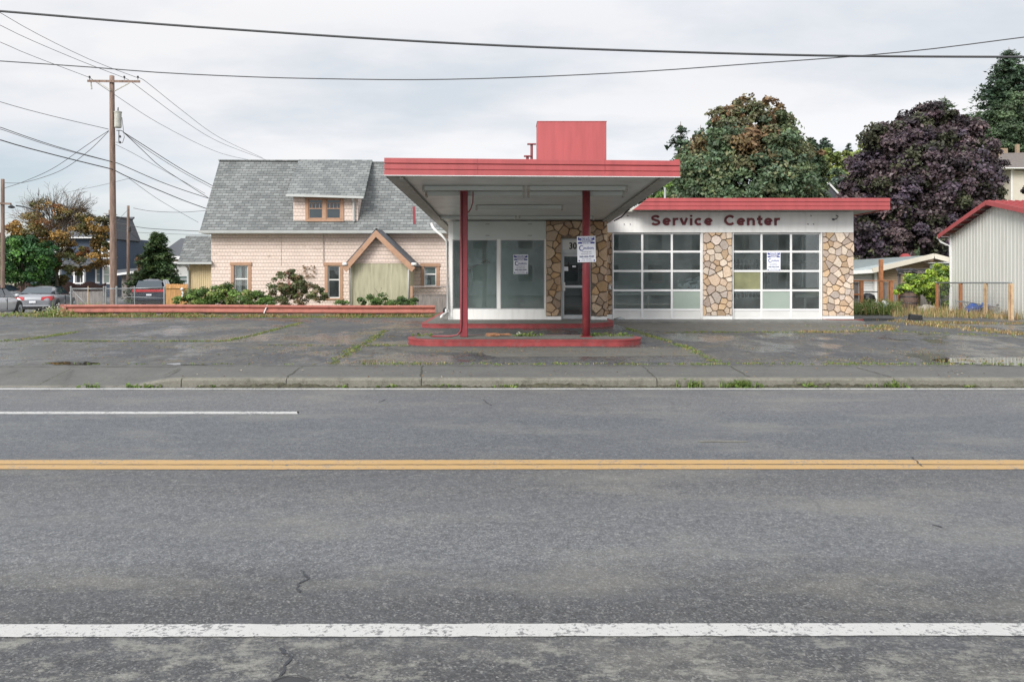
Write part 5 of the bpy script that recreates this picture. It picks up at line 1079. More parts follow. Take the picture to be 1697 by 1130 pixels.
# lean-to at the left end
LY = 36.4; lx_ = lambda p: (p - CXP) * LY / FPX; lz_ = lambda p: CH - (p - HOR) * LY / FPX
mb = MB(); x0, x1 = lx_(313), lx_(350.5)
mb.box(x0, x1, LY, LY + .1, -.4, lz_(436)); mb.box(x0, x0 + .1, LY + .1, 40, -.4, lz_(436))
for i in range(12): xx = x0 + (x1 - x0) * (i + .5) / 12; mb.box(xx - .02, xx + .02, LY - .02, LY, -.4, lz_(436))
ln = mb.build('lean_to', 'beige', ph)
mb = MB(); slab(mb, [P(295, 434, 35.9), P(351, 434, 35.9), P(352, 391, 38.0), P(308, 391, 38.0)], .08); mb.build('lean_to_roof', 'roofshingle', ln)
mb = MB(); mb.beam(P(294, 436, 35.85), P(351, 436, 35.85), .08, .1); mb.tube([P(303, 437, 35.85), P(311, 443, 36.1), P(312, 448, 36.3), P(312, 500, 36.3)], .05, 8); mb.build('lean_to_gutter', 'housegutter', ln)
# ================================================================== guard rail
gr = thing('guard_rail', 'long rust-red corrugated guard rail between the lot and the pink house', 'guard rail', (-10, 30, 0))
gA, gB = Vector((P(108, 505, 30).x, 30.1, 0)), Vector((P(722, 505, 30).x, 29.7, 0))
prof = [(0, .44), (-.05, .43), (-.085, .40), (-.085, .36), (-.03, .30), (-.02, .28), (-.03, .26), (-.085, .20), (-.085, .16), (-.05, .13), (0, .12)]
nseg = 8
mb = MB()
for i in range(nseg):
    a = gA.lerp(gB, i / nseg); b_ = gA.lerp(gB, (i + 1) / nseg); wv = lambda t: .012 * math.sin(t * 7)
    n = len(prof); vs = [(a.x, a.y + p[0] - .006 * (i % 2), p[1] + wv(i)) for p in prof] + [(b_.x + .01, b_.y + p[0] - .006 * (i % 2), p[1] + wv(i + 1)) for p in prof]; mb.add(vs, [(k, k + 1, n + k + 1, n + k) for k in range(n - 1)])
mb.build('rail', 'rail', gr)
mb = MB(); a = gA; n = 9; vs = []
for k in range(n): t = math.pi * k / (n - 1); vs += [(a.x - .28 * math.sin(t) + .02, a.y - .04 + .0 + .13 - .13 * math.cos(t) - .05, z_) for z_ in (.11, .45)]
mb.add(vs, [(2 * k, 2 * k + 1, 2 * k + 3, 2 * k + 2) for k in range(n - 1)]); mb.build('end_terminal', 'rail', gr)
for i in range(9):
    a = gA.lerp(gB, (i + .12) / 8.4); MB().box(a.x - .09, a.x + .09, a.y + .0, a.y + .16, -.2, .40).build('post', 'greywood' if i else 'postorange', gr)
p = P(443, 505, 29.85); q_ = P(437.5, 519, 29.75); tag(MB().beam(p, q_, .05, .02).build('white_stick', 'whitetrim'), 'short white stick leaning on the guard rail', 'stick')
# ================================================================== utility poles
def pole(name, label, px, ptop, d, r0, r1, lean=0, n=14):
    a = P(px, ptop, d); g = float(gz(np.array(a.x), np.array(d))); root = thing(name, label, 'utility pole', (a.x, d, g)); mb = MB()
    pts = [Vector((a.x - lean * (1 - t), d, g - .2 + (a.z - g + .2) * t)) for t in np.linspace(0, 1, n)]; mb.tube(pts, [r0 + (r1 - r0) * t for t in np.linspace(0, 1, n)], 14); mb.build('shaft', 'polewood', root, smooth=True); return root, a
up, ua = pole('utility_pole', 'tall wooden utility pole with one crossarm and a grey transformer behind the guard rail', 185.5, 126, 35, .155, .10, lean=-.08); SY = 35
ua_x = lambda px: (px - CXP) * SY / FPX
mb = MB(); mb.hexa([P(144.5, 136.5, SY - .16), P(232.5, 137.5, SY - .16), P(232.5, 137.5, SY - .04), P(144.5, 136.5, SY - .04)], [P(144.5, 132.5, SY - .16), P(232.5, 133.5, SY - .16), P(232.5, 133.5, SY - .04), P(144.5, 132.5, SY - .04)]); ca = mb.build('crossarm', 'polewood', up)
mb = MB(); mb.beam(P(163, 137, SY - .17), P(183, 150, SY - .17), .04); mb.beam(P(214, 138, SY - .17), P(190, 151, SY - .17), .04); mb.build('brace', 'greyedge', ca)
for px in (148.5, 206, 228.5):
    p = P(px, 132.5, SY - .1); m_ = MB(); m_.lathe(tuple(p), [(.015, 0), (.015, .08), (.05, .09), (.03, .12), (.05, .13), (.025, .17)], 10); m_.build('insulator', 'dark', ca)
mb = MB(); p = P(151, 137, SY - .12); mb.tube([p, p + Vector((0, 0, -.1)), p + Vector((.03, -.02, -.3))], .035, 8); mb.build('fuse_cutout', 'greyedge', ca)
mb = MB(); p = P(195.5, 212, SY - .1); h_ = P(0, 185, SY).z - p.z; mb.lathe(tuple(p), [(.13, 0), (.15, .03), (.15, h_ * .88), (.165, h_ * .9), (.165, h_ * .96), (.06, h_)], 20); tr_ = mb.build('transformer', 'greyedge', up, smooth=False); mb = MB(); mb.tube([p + Vector((.0, 0, h_)), p + Vector((.01, 0, h_ + .16))], [.03, .02], 8); mb.build('bushing', 'dark', tr_)
mb = MB(); y_ = SY - .12
mb.tube([P(193, 216.5, y_), P(200, 216.5, y_), P(204, 218, y_)], .02, 6); mb.tube([P(197, 216, y_), P(197, 237, y_)], .02, 6); mb.tube([P(192, 236, y_), P(203, 237, y_), P(206, 228, y_), P(204.5, 215, y_), P(202, 195, y_)], .012, 6)
for z_ in (226.5, 236): p = P(199, z_, y_); mb.lathe((p.x, p.y, p.z - .05), [(.04, 0), (.05, .05), (.03, .1)], 8)
mb.build('service_rack', 'wire', up)
lp, la = pole('utility_pole', 'wooden pole cut by the left edge of the photo with a crossarm and lamp', 4.5, 297, 42, .11, .09); mb = MB(); mb.beam(P(-9, 337, 41.9), P(18, 338, 41.9), .12, .1); mb.build('crossarm', 'polewood', lp)
sl_ = thing('street_lamp', 'street lamp head on a thin arm reaching out from behind the autumn tree', 'street lamp', tuple(P(55, 348, 43))); mb = MB(); mb.tube([P(60, 350, 43), P(40, 343, 42.7), P(26, 341, 42.5)], .04, 6); mb.build('arm', 'wire', sl_); mb = MB(); p = P(19, 344, 42.4); mb.lathe((p.x, p.y, p.z - .02), [(.04, -.03), (.16, 0), (.17, .06), (.08, .12), (.04, .16)], 12); mb.build('lamp_head', 'dark', sl_)
p2, _ = pole('utility_pole', 'slim darker pole between the blue house and the spruce tree', 212.5, 341, 58, .12, .09); m_ = MB(); m_.lathe(tuple(P(215, 384, 57.8)), [(.08, 0), (.1, .1), (.1, .35), (.05, .4)], 10); m_.build('equipment_box', 'dark', p2)
p3, _ = pole('utility_pole', 'distant pole top rising over the blue house roof', 181, 348, 95, .1, .08); mb = MB(); mb.beam(P(172, 354, 94.9), P(194, 356, 94.9), .1); mb.build('crossarm', 'greywood', p3)
# ------------------------------------------------------------------ wires
def wire(label, pts, ds, r, name='overhead_wire', group='overhead wires', cat='wire', n=26, mat='wire'):
    "smooth curve through pixel points; ds = distance at start, end"
    P3 = []; pts = list(pts)
    if pts[0][0] < 0: (xa, ya), (xb, yb) = pts[0], pts[1]; k0 = 700 / (xb - xa); pts = [(xa - 700, ya - (yb - ya) * k0 * 1.15)] + pts; ds = (ds[0] - (2 if ds[0] > ds[1] - 9 else 6) * (ds[0] != 12), ds[1])
    if pts[-1][0] > 1697: (xa, ya), (xb, yb) = pts[-2], pts[-1]; k0 = 800 / (xb - xa); pts = pts + [(xb + 800, yb + (yb - ya) * k0 * 1.1)]
    n = n + 18
    L = [0]
    for a, b_ in zip(pts[:-1], pts[1:]): L.append(L[-1] + math.hypot(b_[0] - a[0], b_[1] - a[1]))
    def cr(t):
        i = max(k for k in range(len(L) - 1) if L[k] <= t + 1e-9); u = (t - L[i]) / (L[i + 1] - L[i]); p = [pts[max(i - 1, 0)], pts[i], pts[i + 1], pts[min(i + 2, len(pts) - 1)]]
        f = lambda k: .5 * (2 * p[1][k] + (p[2][k] - p[0][k]) * u + (2 * p[0][k] - 5 * p[1][k] + 4 * p[2][k] - p[3][k]) * u * u + (-p[0][k] + 3 * p[1][k] - 3 * p[2][k] + p[3][k]) * u ** 3)
        return f(0), f(1)
    for k in range(n + 1): t = L[-1] * k / n; x, y_ = cr(t); P3.append(P(x, y_, ds[0] + (ds[1] - ds[0]) * k / n))
    o = MB().tube(P3, r, 5).build(name, mat, smooth=True); return tag(o, label, cat, group)
wire('thick black cable crossing the whole sky above the station', [(-60, 15), (0, 19), (230, 38), (424, 52), (640, 66), (850, 77), (1100, 86), (1380, 93), (1697, 95), (1760, 95)], (12, 12), .0185, n=40)
wire('thin cable sagging across the sky beneath the thick black one', [(-60, 97), (0, 101.5), (140, 111), (270, 121), (420, 128), (540, 131), (700, 132.5), (880, 128), (1080, 118), (1260, 105), (1400, 95), (1540, 82), (1697, 62), (1760, 54)], (19, 15), .0115, n=44)
U = SY - .1
wire('thin wire from the left edge to the left end of the crossarm', [(-120, 20), (0, 70), (46, 90), (148.5, 129)], (20, U), .011)
wire('thin wire from the upper left to the middle insulator of the crossarm', [(-120, -30), (0, 42), (108, 91), (206, 129.5)], (20, U), .011)
wire('thin wire from the upper left to the right-hand insulator of the crossarm', [(-120, -70), (0, 21), (131, 91), (228.5, 129.5)], (20, U), .011)
wire('wire running down right from the left end of the crossarm behind the pole', [(148.5, 129), (191, 158), (264, 205), (360, 252), (440, 270)], (U, 60), .012)
wire('wire running down right from the middle insulator towards the pink roof', [(206, 129.5), (222, 139), (300, 197), (360, 234), (440, 265)], (U, 60), .012)
wire('wire running down right from the right-hand insulator, topmost behind the roof', [(228.5, 129.5), (241, 135), (300, 182), (360, 226), (435, 262)], (U, 60), .012)
wire('wire from the left edge to the pole just below the transformer', [(-80, 141), (0, 169), (80, 191), (180, 214.5)], (26, U), .013)
wire('upper of the twin cables meeting the pole below its middle', [(-80, 180), (0, 211), (90, 242), (186, 268.5)], (24, U), .016)
wire('lower of the twin cables meeting the pole below its middle', [(-80, 186), (0, 214), (90, 244), (186, 268.8)], (24, U), .012)
wire('cable continuing from the twin cables past the pole to the pink house', [(186, 269), (198, 272), (270, 303), (343, 328), (420, 350)], (U, 44), .018)
wire('thickest dark cable sloping from the left edge to the pole', [(-80, 200), (0, 232), (90, 257), (187, 281)], (24, U), .024)
wire('thick dark cable carrying on down right from the pole', [(187, 281), (215, 295), (262, 315), (306, 333), (345, 347)], (U, 42), .022)
wire('upper wire falling left from the rack to the edge pole', [(180, 217), (145, 240), (90, 278), (40, 301), (7, 312)], (U, 42), .013)
wire('lower wire drooping left from the rack to the edge pole', [(180, 218), (145, 252), (100, 283), (42, 302), (8, 303)], (U, 42), .013)
wire('upper cable falling from the rack to the pink roof', [(204, 219), (240, 242), (300, 280), (350, 307), (380, 322)], (U, 46), .018)
wire('paired cable just under the one falling from the rack', [(204, 219.5), (240, 246), (300, 284), (350, 311), (380, 327)], (U, 46), .012)
wire('steeper cable from the rack down to the roof edge', [(204, 219), (235, 248), (263, 274), (300, 299), (345, 328)], (U, 42), .015)
wire('faint wire with a clamp below the service rack', [(192, 240), (220, 254), (263, 278), (340, 321)], (U, 44), .009)
wire('faint wire rising from the autumn tree to the pole', [(100, 321), (160, 309), (214, 296)], (48, U), .009)
wire('thin wire falling from the thick cable towards the spruce', [(214, 296), (263, 331), (329, 369)], (U, 50), .010)
wire('wire from the slim pole sagging right above the spruce', [(221, 345), (250, 350), (297, 352), (345, 349)], (57, 60), .016)
wire('dark cable at the top of the slim pole running right', [(190, 369), (213, 373), (250, 379), (345, 384)], (60, 58), .024)
wire('thin cable behind the spruce at roof height', [(188, 381), (240, 386), (348, 390)], (70, 70), .016)
wire('low cable behind the slim pole and spruce', [(190, 409), (240, 412), (300, 412)], (80, 80), .02)
wire('short wire climbing left from the slim pole', [(213, 347), (205, 355), (195, 366)], (58, 50), .013)
wire('stay wire sloping down right from the slim pole', [(215, 385), (230, 398), (250, 412)], (58, 60), .012)
# ================================================================== CARS
def car(name, label, loc, rz, L, Wd, H, kind, body, group=None):
    "x right, y forward, origin on the ground at the centre"
    root = thing(name, label, 'car', loc, rz, group); hL, hw = L / 2, Wd / 2
    if kind == 'sedan':
        bod = [(-hL, .32, .70, .80), (-hL + .06, .26, .92, .92), (-hL + .25, .24, 1.0, .98), (-hL + .7, .2, 1.0, 1.0), (-hL + 1.3, .2, .98, 1.0), (0, .2, .95, 1.0), (hL - 1.5, .2, .93, 1.0), (hL - .9, .2, .88, .98), (hL - .35, .22, .78, .92), (hL - .06, .26, .66, .8), (hL, .32, .55, .7)]
        gh = [(-hL + .42, .98), (-hL + 1.25, H - .05), (-hL + 1.9, H), (.25, H - .01), (hL - 1.35, .93)]
    elif kind == 'suv':
        bod = [(-hL, .42, 1.0, .9), (-hL + .05, .34, 1.08, .97), (-hL + .3, .32, 1.12, 1.0), (-hL + 1.2, .3, 1.12, 1.0), (0, .3, 1.1, 1.0), (hL - 1.4, .3, 1.08, 1.0), (hL - .8, .3, 1.04, .98), (hL - .1, .34, .95, .9), (hL, .4, .8, .8)]
        gh = [(-hL + .05, 1.08), (-hL + .38, H - .06), (-hL + .9, H), (.4, H - .02), (hL - 1.2, 1.07)]
    else:
        bod = [(-hL, .35, .85, .85), (-hL + .05, .28, .98, .94), (-hL + .3, .24, 1.02, .99), (-hL + 1.2, .2, .98, 1.0), (0, .2, .94, 1.0), (hL - 1.3, .2, .93, 1.0), (hL - .7, .2, .84, .97), (hL - .2, .24, .70, .88), (hL, .3, .55, .72)]
        gh = [(-hL + .08, .98), (-hL + .75, H - .06), (-hL + 1.3, H), (.35, H - .02), (hL - 1.0, .92)]
    mb = MB(); vs = []; fs = []
    for (yy, zb, zt_, kw) in bod:
        w_ = hw * kw; zm = zb + (zt_ - zb) * .55; half = [(w_ * .86, zb), (w_ * .97, zb + .06), (w_, zm), (w_ * .975, zt_ - .14), (w_ * .93, zt_ - .04), (w_ * .82, zt_), (0, zt_ + .025)]
        ring = [(x, yy, z) for x, z in half] + [(-x, yy, z) for x, z in half[:-1][::-1]]; vs += ring
    m_ = 13
    for i in range(len(bod) - 1):
        for k in range(m_): fs.append((i * m_ + k, i * m_ + (k + 1) % m_, (i + 1) * m_ + (k + 1) % m_, (i + 1) * m_ + k))
    fs += [tuple(range(m_)), tuple(range((len(bod) - 1) * m_, len(bod) * m_))[::-1]]; mb.add(vs, fs)
    wb, wt = hw * .90, hw * .70
    def side(yz, k=1.0, out=0):  # point on the tumblehome side
        y_, z_ = yz; zb_ = .95 if kind != 'suv' else 1.08; t = max(0, min(1, (z_ - zb_) / (H - zb_))); return (k * (wb + (wt - wb) * t + out), y_, z_)
    gl = gh; n = len(gl); A = [side(p, 1) for p in gl]; B = [side(p, -1) for p in gl]; base = [(wb, gl[0][0], .85), (wb, gl[-1][0], .85)]
    vs = A + B; mb.add(vs, [tuple(range(n))] + [tuple(range(n, 2 * n))[::-1]] + [(i, n + i, n + i + 1, i + 1) for i in range(n - 1)])
    bo = mb.build('body', body, root, smooth=True, local=True); sd_ = bo.modifiers.new('sub', 'SUBSURF'); sd_.levels = sd_.render_levels = 1
    es = bo.modifiers.new('edge', 'EDGE_SPLIT'); es.split_angle = R(38)
    # glass
    def lerp(a, b_, t): return (a[0] + (b_[0] - a[0]) * t, a[1] + (b_[1] - a[1]) * t)
    g0, g1, g2, g3, g4 = gl
    zb_ = (.99 if kind == 'sedan' else 1.12 if kind == 'suv' else .99); mid = -.05 if kind != 'suv' else -.2
    def topz(y_): 
        for a, b_ in zip(gl[:-1], gl[1:]):
            if a[0] <= y_ <= b_[0]: return a[1] + (b_[1] - a[1]) * (y_ - a[0]) / (b_[0] - a[0])
        return H
    rear_y = g0[0] + (.45 if kind == 'sedan' else .42); 
    wins_ = [(rear_y, mid - .06), (mid + .04, g4[0] - .32)]
    if kind == 'suv': wins_ = [(-hL + .35, -hL + 1.15), (-hL + 1.25, mid - .06), (mid + .04, g4[0] - .3)]
    for k in (1, -1):
        for (ya, yb) in wins_:
            N_ = 8; top = []; bot = []
            for i in range(N_ + 1): y_ = ya + (yb - ya) * i / N_; tz = topz(y_) - .09; top.append((y_, max(tz, zb_ + .01))); bot.append((y_, zb_))
            w_ = MB(); vs = [side(p, k, .012) for p in bot] + [side(p, k, .012) for p in top]; w_.add(vs, [(i, i + 1, N_ + 2 + i, N_ + 1 + i) for i in range(N_)]); w_.build('side_window', 'carglass', root, local=True)
    def endglass(pa, pb, name, sgn):
        t0, t1 = (.10, .86) if kind != 'suv' else (.12, .8); a = lerp(pa, pb, t0); b_ = lerp(pa, pb, t1); w_ = MB(); o_ = .02 * sgn
        xa = side(a)[0] * .90; xb2 = side(b_)[0] * .88; w_.add([(-xa, a[0] + o_, a[1] + .02), (xa, a[0] + o_, a[1] + .02), (xb2, b_[0] + o_, b_[1] + .02), (-xb2, b_[0] + o_, b_[1] + .02)], [(0, 1, 2, 3)]); w_.build(name, 'carglass', root, local=True)
    endglass(g0, g1, 'rear_window', -1); endglass(g4, g3, 'windscreen', 1)
    # wheels
    rw = .33 if kind != 'suv' else .39
    for yy in (-hL + (.95 if kind == 'sedan' else .85), hL - .88):
        for k in (1, -1):
            w_ = MB(); x_ = k * (hw - .08); w_.lathe((x_, yy, rw), [(rw - .03, -.11), (rw, -.08), (rw, .08), (rw - .03, .11)], 24, 'x'); wo = w_.build('wheel', 'rubber', root, local=True)
            h_ = MB(); h_.lathe((x_ + k * .105, yy, rw), [(rw * .66, -.01), (rw * .62, .012), (rw * .12, .0), (rw * .1, .02)], 20, 'x')
            for s_ in range(5): a = s_ * 1.2566; h_.beam((x_ + k * .12, yy, rw), (x_ + k * .12, yy + math.cos(a) * rw * .6, rw + math.sin(a) * rw * .6), .06, .02)
            h_.build('rim', 'alu', wo, local=True)
            ar = MB(); ar.lathe((k * (hw - .02), yy, rw + .02), [(rw + .07, -.025), (rw + .07, .022)], 24, 'x'); ar.build('wheel_arch', 'black', root, local=True)
    # lamps, bumper trim, plate
    for k in (1, -1):
        l_ = MB()
        if kind == 'sedan': l_.hexa([(k * hw * .42, -hL - .02, .70), (k * hw * .93, -hL + .05, .68), (k * hw * .985, -hL + .42, .76), (k * hw * .42, -hL + .1, .70)], [(k * hw * .44, -hL + .02, .86), (k * hw * .90, -hL + .08, .90), (k * hw * .97, -hL + .38, .92), (k * hw * .44, -hL + .14, .86)])
        elif kind == 'suv': l_.hexa([(k * hw * .5, -hL - .03, .98), (k * hw * .99, -hL + .03, .96), (k * hw * 1.0, -hL + .22, .98), (k * hw * .5, -hL + .1, .98)], [(k * hw * .5, -hL - .01, 1.09), (k * hw * .95, -hL + .05, 1.10), (k * hw * .97, -hL + .22, 1.10), (k * hw * .5, -hL + .1, 1.09)])
        else: l_.hexa([(k * hw * .62, -hL - .01, .72), (k * hw * .92, -hL + .05, .72), (k * hw * .98, -hL + .3, .76), (k * hw * .62, -hL + .1, .72)], [(k * hw * .62, -hL + .02, .9), (k * hw * .86, -hL + .1, .95), (k * hw * .94, -hL + .3, .95), (k * hw * .62, -hL + .12, .9)])
        l_.build('tail_lamp', 'lampred', root, local=True)
        f_ = MB(); f_.hexa([(k * hw * .45, hL - .12, .56), (k * hw * .84, hL - .25, .56), (k * hw * .92, hL - .6, .64), (k * hw * .5, hL - .3, .6)], [(k * hw * .45, hL - .16, .68), (k * hw * .80, hL - .3, .70), (k * hw * .9, hL - .6, .76), (k * hw * .5, hL - .3, .7)]) if kind != 'suv' else f_.box(min(k * .5, k * .85), max(k * .5, k * .85), hL - .1, hL - .02, .7, .85); f_.build('headlight', 'lampclear', root, local=True)
        mi = MB(); mi.lathe((k * (hw + .09), g4[0] - .42, .98 if kind != 'suv' else 1.12), [(.02, -.10), (.09, -.06), (.09, .04), (.03, .09)], 10, 'x'); mi.build('wing_mirror', body, root, local=True)
    if kind == 'suv': MB().box(-hw * .96, hw * .96, -hL - .035, -hL + .04, .93, 1.09).build('lamp_bar', 'lampred', root, local=True)
    if kind == 'sedan': MB().box(-hw * .9, hw * .9, -hL - .035, -hL + .02, .40, .43).build('bumper_trim', 'lampclear', root, local=True)
    MB().box(-hw * .86, hw * .86, -hL - .02, -hL + .15, .22, .36).build('rear_valance', 'black', root, local=True)
    MB().box(-.15, .15, -hL - .045, -hL - .02, .56 if kind == 'sedan' else .70, .66 if kind == 'sedan' else .80).build('number_plate', 'signwhite', root, local=True)
    if kind == 'sedan':
        MB().tube([(0, -hL + 1.3, H - .03), (0, -hL + 1.2, H + .09)], .018, 6).build('aerial', 'black', root, local=True)
    for k in (1, -1): MB().box(min(k * (hw + .003), k * (hw - .02)), max(k * (hw + .003), k * (hw - .02)), mid - .02, mid, .35, .9).build('door_gap', 'black', root, local=True)
    return root
gZ = lambda x, y_: float(gz(np.array(float(x)), np.array(float(y_)))) + .02
p = P(58, 500, 42); x_, y_ = P(70, 500, 41.6).x, 42.4; car('parked_car', 'grey sedan seen from behind with red tail lamps, just left of the guard rail end', (x_ - .2, y_, gZ(x_, y_)), R(14), 4.6, 1.82, 1.44, 'sedan', 'cargrey', 'cars parked in the side street')
x_, y_ = P(238, 480, 50).x, 51.6; car('parked_car', 'dark sport utility car with a red lamp bar behind the chain-link fence', (x_, y_, gZ(x_, y_)), R(16), 4.8, 2.0, 1.8, 'suv', 'cardark', 'cars parked in the side street')
x_, y_ = -24.1, 36.2; car('parked_car', 'silver car at the left edge of the photo, front wheel and mirror showing', (x_, y_, gZ(x_, y_)), R(12), 4.4, 1.8, 1.42, 'hatch', 'carsilver', 'cars parked in the side street')
x_, y_ = P(-20, 480, 49).x, 49; car('parked_car', 'white hatchback with its rear to the grey sedan, at the left edge', (x_ - .3, y_, gZ(x_, y_)), R(78), 4.3, 1.8, 1.5, 'hatch', 'carwhite', 'cars parked in the side street')
# ================================================================== FENCES on the left
cf = thing('chain_link_fence', 'grey chain-link fence of pipes and wire mesh behind the guard rail', 'fence', (-16, 33.5, 0))
def fpt(px, z): d = 33.8; return Vector(((px - CXP) * d / FPX, d, z))
tops = CH - (478.5 - HOR) * 33.8 / FPX; base = -.15
mb = MB(); mb.tube([fpt(117, tops), fpt(172, tops)], .024, 8); mb.tube([fpt(176, tops), fpt(193, tops)], .024, 8); mb.tube([fpt(193, tops), fpt(274, tops + .05)], .02, 8); mb.tube([fpt(118, tops - .02), fpt(160, base), ], .012, 6); mb.tube([fpt(207, tops - .35), fpt(272, tops - .4)], .015, 6); mb.build('top_rail', 'galv', cf, smooth=True)
for px, r_ in ((117.5, .035), (146, .02), (172, .03), (175.5, .03), (193, .04), (223, .025), (272.5, .045)):
    m_ = MB(); a = fpt(px, base - .2); b_ = fpt(px, tops + .06); m_.tube([a, b_], r_, 8); m_.lathe((b_.x, b_.y, b_.z), [(r_ * 1.2, 0), (r_ * 1.1, .03), (.01, .05)], 8); m_.build('post', 'galv' if px != 146 else 'postpale', cf)
mb = MB(); x0, x1 = fpt(117, 0).x, fpt(272, 0).x; h_ = tops - base; s_ = .075; xx = x0 - h_
while xx < x1:
    for sg in (1, -1):
        a_, b__ = (xx, xx + h_) if sg > 0 else (xx + h_, xx); za, zb2 = base, tops
        # clip to the panel
        u0, u1 = 0., 1.
        lo, hi = (x0 - a_) / (b__ - a_), (x1 - a_) / (b__ - a_); lo, hi = min(lo, hi), max(lo, hi); u0, u1 = max(u0, lo), min(u1, hi)
        if u1 > u0: mb.tube([(a_ + (b__ - a_) * u0, 33.8, za + (zb2 - za) * u0), (a_ + (b__ - a_) * u1, 33.8, za + (zb2 - za) * u1)], .0022, 3, False)
    xx += s_
mb.build('wire_mesh', 'galv', cf)
bf = thing('scalloped_fence', 'dark brown wooden fence with a scalloped top in front of the blue house', 'fence', (-30, 56, -.4)); mb = MB(); d = 56; rr = random.Random(4)
xa_, xb_ = P(20, 0, d).x, P(176, 0, d).x; n_ = int((xb_ - xa_) / .14)
for i in range(n_):
    x_ = xa_ + i * .14; ph_ = ((x_ - xa_) % 1.55) / 1.55; zt_ = CH - (470 - HOR) * d / FPX - .0 + .28 * (math.sin(ph_ * math.pi) - .5) * 1.0; mb.box(x_ + .004, x_ + .134, d + rr.uniform(0, .01), d + .03, -.6, zt_)
mb.build('fence_boards', 'brownfence', bf); mb = MB(); mb.box(xa_, xb_, d + .035, d + .08, .1, .2); mb.build('fence_rail', 'brownfence', bf)
bw_ = thing('board_fence', 'low grey-brown board fence of vertical planks below the scalloped one', 'fence', (-26, 50, -.4)); mb = MB(); d = 47.5
for i in range(17): x_ = P(120, 0, d).x + i * .12; mb.box(x_, x_ + .112, d + rr.uniform(0, .012), d + .03, -.6, CH - (483 - HOR) * d / FPX + rr.uniform(-.02, .02))
mb.build('fence_boards', 'greywood', bw_)
ce = thing('cedar_fence', 'short new orange cedar fence panel left of the lean-to', 'fence', (-15, 35.6, 0)); mb = MB(); d = 35.6
for i in range(11):
    x_ = P(275, 0, d).x + i * .092; zt_ = CH - (470.5 - HOR) * d / FPX + rr.uniform(-.01, .01); mb.prism([(x_, d, -.4), (x_ + .088, d, -.4), (x_ + .088, d, zt_ - .03), (x_ + .06, d, zt_), (x_ + .028, d, zt_), (x_, d, zt_ - .03)], (0, .02, 0))
mb.build('fence_boards', 'cedar', ce); mb = MB(); mb.box(P(275, 0, d).x, P(312, 0, d).x, d - .05, d - .003, CH - (478 - HOR) * d / FPX, CH - (474 - HOR) * d / FPX); mb.build('fence_rail', 'cedar', ce); mb = MB(); p = P(302, 479, d - .04); mb.lathe((p.x, p.y - .02, p.z - .06), [(.02, 0), (.07, .03), (.07, .08), (.02, .12)], 10); mb.box(p.x - .03, p.x + .05, p.y - .01, p.y + .03, p.z - .35, p.z - .1); mb.build('wall_ornament', 'curtain', ce)
lf_ = thing('lattice_fence', 'grey weathered fence with a lattice top between the pink house and the station', 'fence', (-4, 33.2, 0)); d = 33.2; X = lambda p: (p - CXP) * d / FPX; Z = lambda p: CH - (p - HOR) * d / FPX; mb = MB()
for i in range(12): x_ = X(684) + i * .132; mb.box(x_, x_ + .124, d + rr.uniform(0, .01), d + .03, -.1, Z(488))
mb.build('fence_boards', 'greywood', lf_); mb = MB(); mb.box(X(684), X(745), d - .03, d + .05, Z(476), Z(474)); mb.box(X(684), X(745), d - .03, d + .05, Z(489), Z(487.6)); h_ = Z(476) - Z(487.6)
for i in range(-3, 12):
    for sg in (1, -1):
        xa2 = X(684) + i * .17; xb2 = xa2 + h_; lo, hi = X(684), X(745)
        a_, b__ = Vector((xa2, d + .01 * sg, Z(487.6) if sg > 0 else Z(476))), Vector((xb2, d + .01 * sg, Z(476) if sg > 0 else Z(487.6)))
        if xb2 <= lo or xa2 >= hi: continue
        t0 = max(0, (lo - xa2) / h_); t1 = min(1, (hi - xa2) / h_); mb.beam(a_.lerp(b__, t0), a_.lerp(b__, t1), .03, .008)
mb.build('lattice', 'greywood', lf_); MB().box(X(680), X(684) - .003, d - .04, d + .08, -.1, Z(474)).build('post', 'orange', lf_)
# ================================================================== other houses
def mk(d): return (lambda p: (p - CXP) * d / FPX), (lambda p: CH - (p - HOR) * d / FPX)
def window(root, x0, x1, z0, z1, y, frame='whitetrim', pane='pane', t=.10, cross=False, mid=True):
    f = MB(); 
    for q in ((x0 - t, x0, z0 - t, z1 + t), (x1, x1 + t, z0 - t, z1 + t), (x0, x1, z1, z1 + t), (x0, x1, z0 - t, z0)): f.box(q[0], q[1], y - .05, y + .0, q[2], q[3])
    if mid: f.box(x0, x1, y - .045, y, (z0 + z1) / 2 - .03, (z0 + z1) / 2 + .03)
    o = f.build('window', frame, root); MB().box(x0, x1, y - .02, y - .005, z0, z1).build('pane', pane, o); return o
D = 72.; X, Z = mk(D); bh = thing('blue_house', 'dark blue two-storey house with white trim behind the autumn tree', 'house', (X(145), D, -.4))
mb = MB(); mb.box(X(40), X(196), D, D + 9, -.6, Z(394)); mb.prism([(X(170), D - .5, -.6), (X(197), D - .5, -.6), (X(197), D - .5, Z(394)), (X(184), D - .5, Z(360)), (X(170), D - .5, Z(394))], (0, .6, 0)); mb.build('wall', 'bluehouse', bh)
mb = MB(); slab(mb, [(X(38), D - .6, Z(394)), (X(178), D - .6, Z(394)), (X(184), D + 4.5, Z(353.5)), (X(48), D + 4.5, Z(353.5))], .15); slab(mb, [(X(169), D - 1, Z(397)), (X(169), D + 4, Z(397)), (X(184), D + 4, Z(357)), (X(184), D - 1, Z(357))], .15); slab(mb, [(X(184), D - 1, Z(357)), (X(184), D + 4, Z(357)), (X(200), D + 4, Z(397)), (X(200), D - 1, Z(397))], .15); mb.build('roof', 'darkroof', bh)
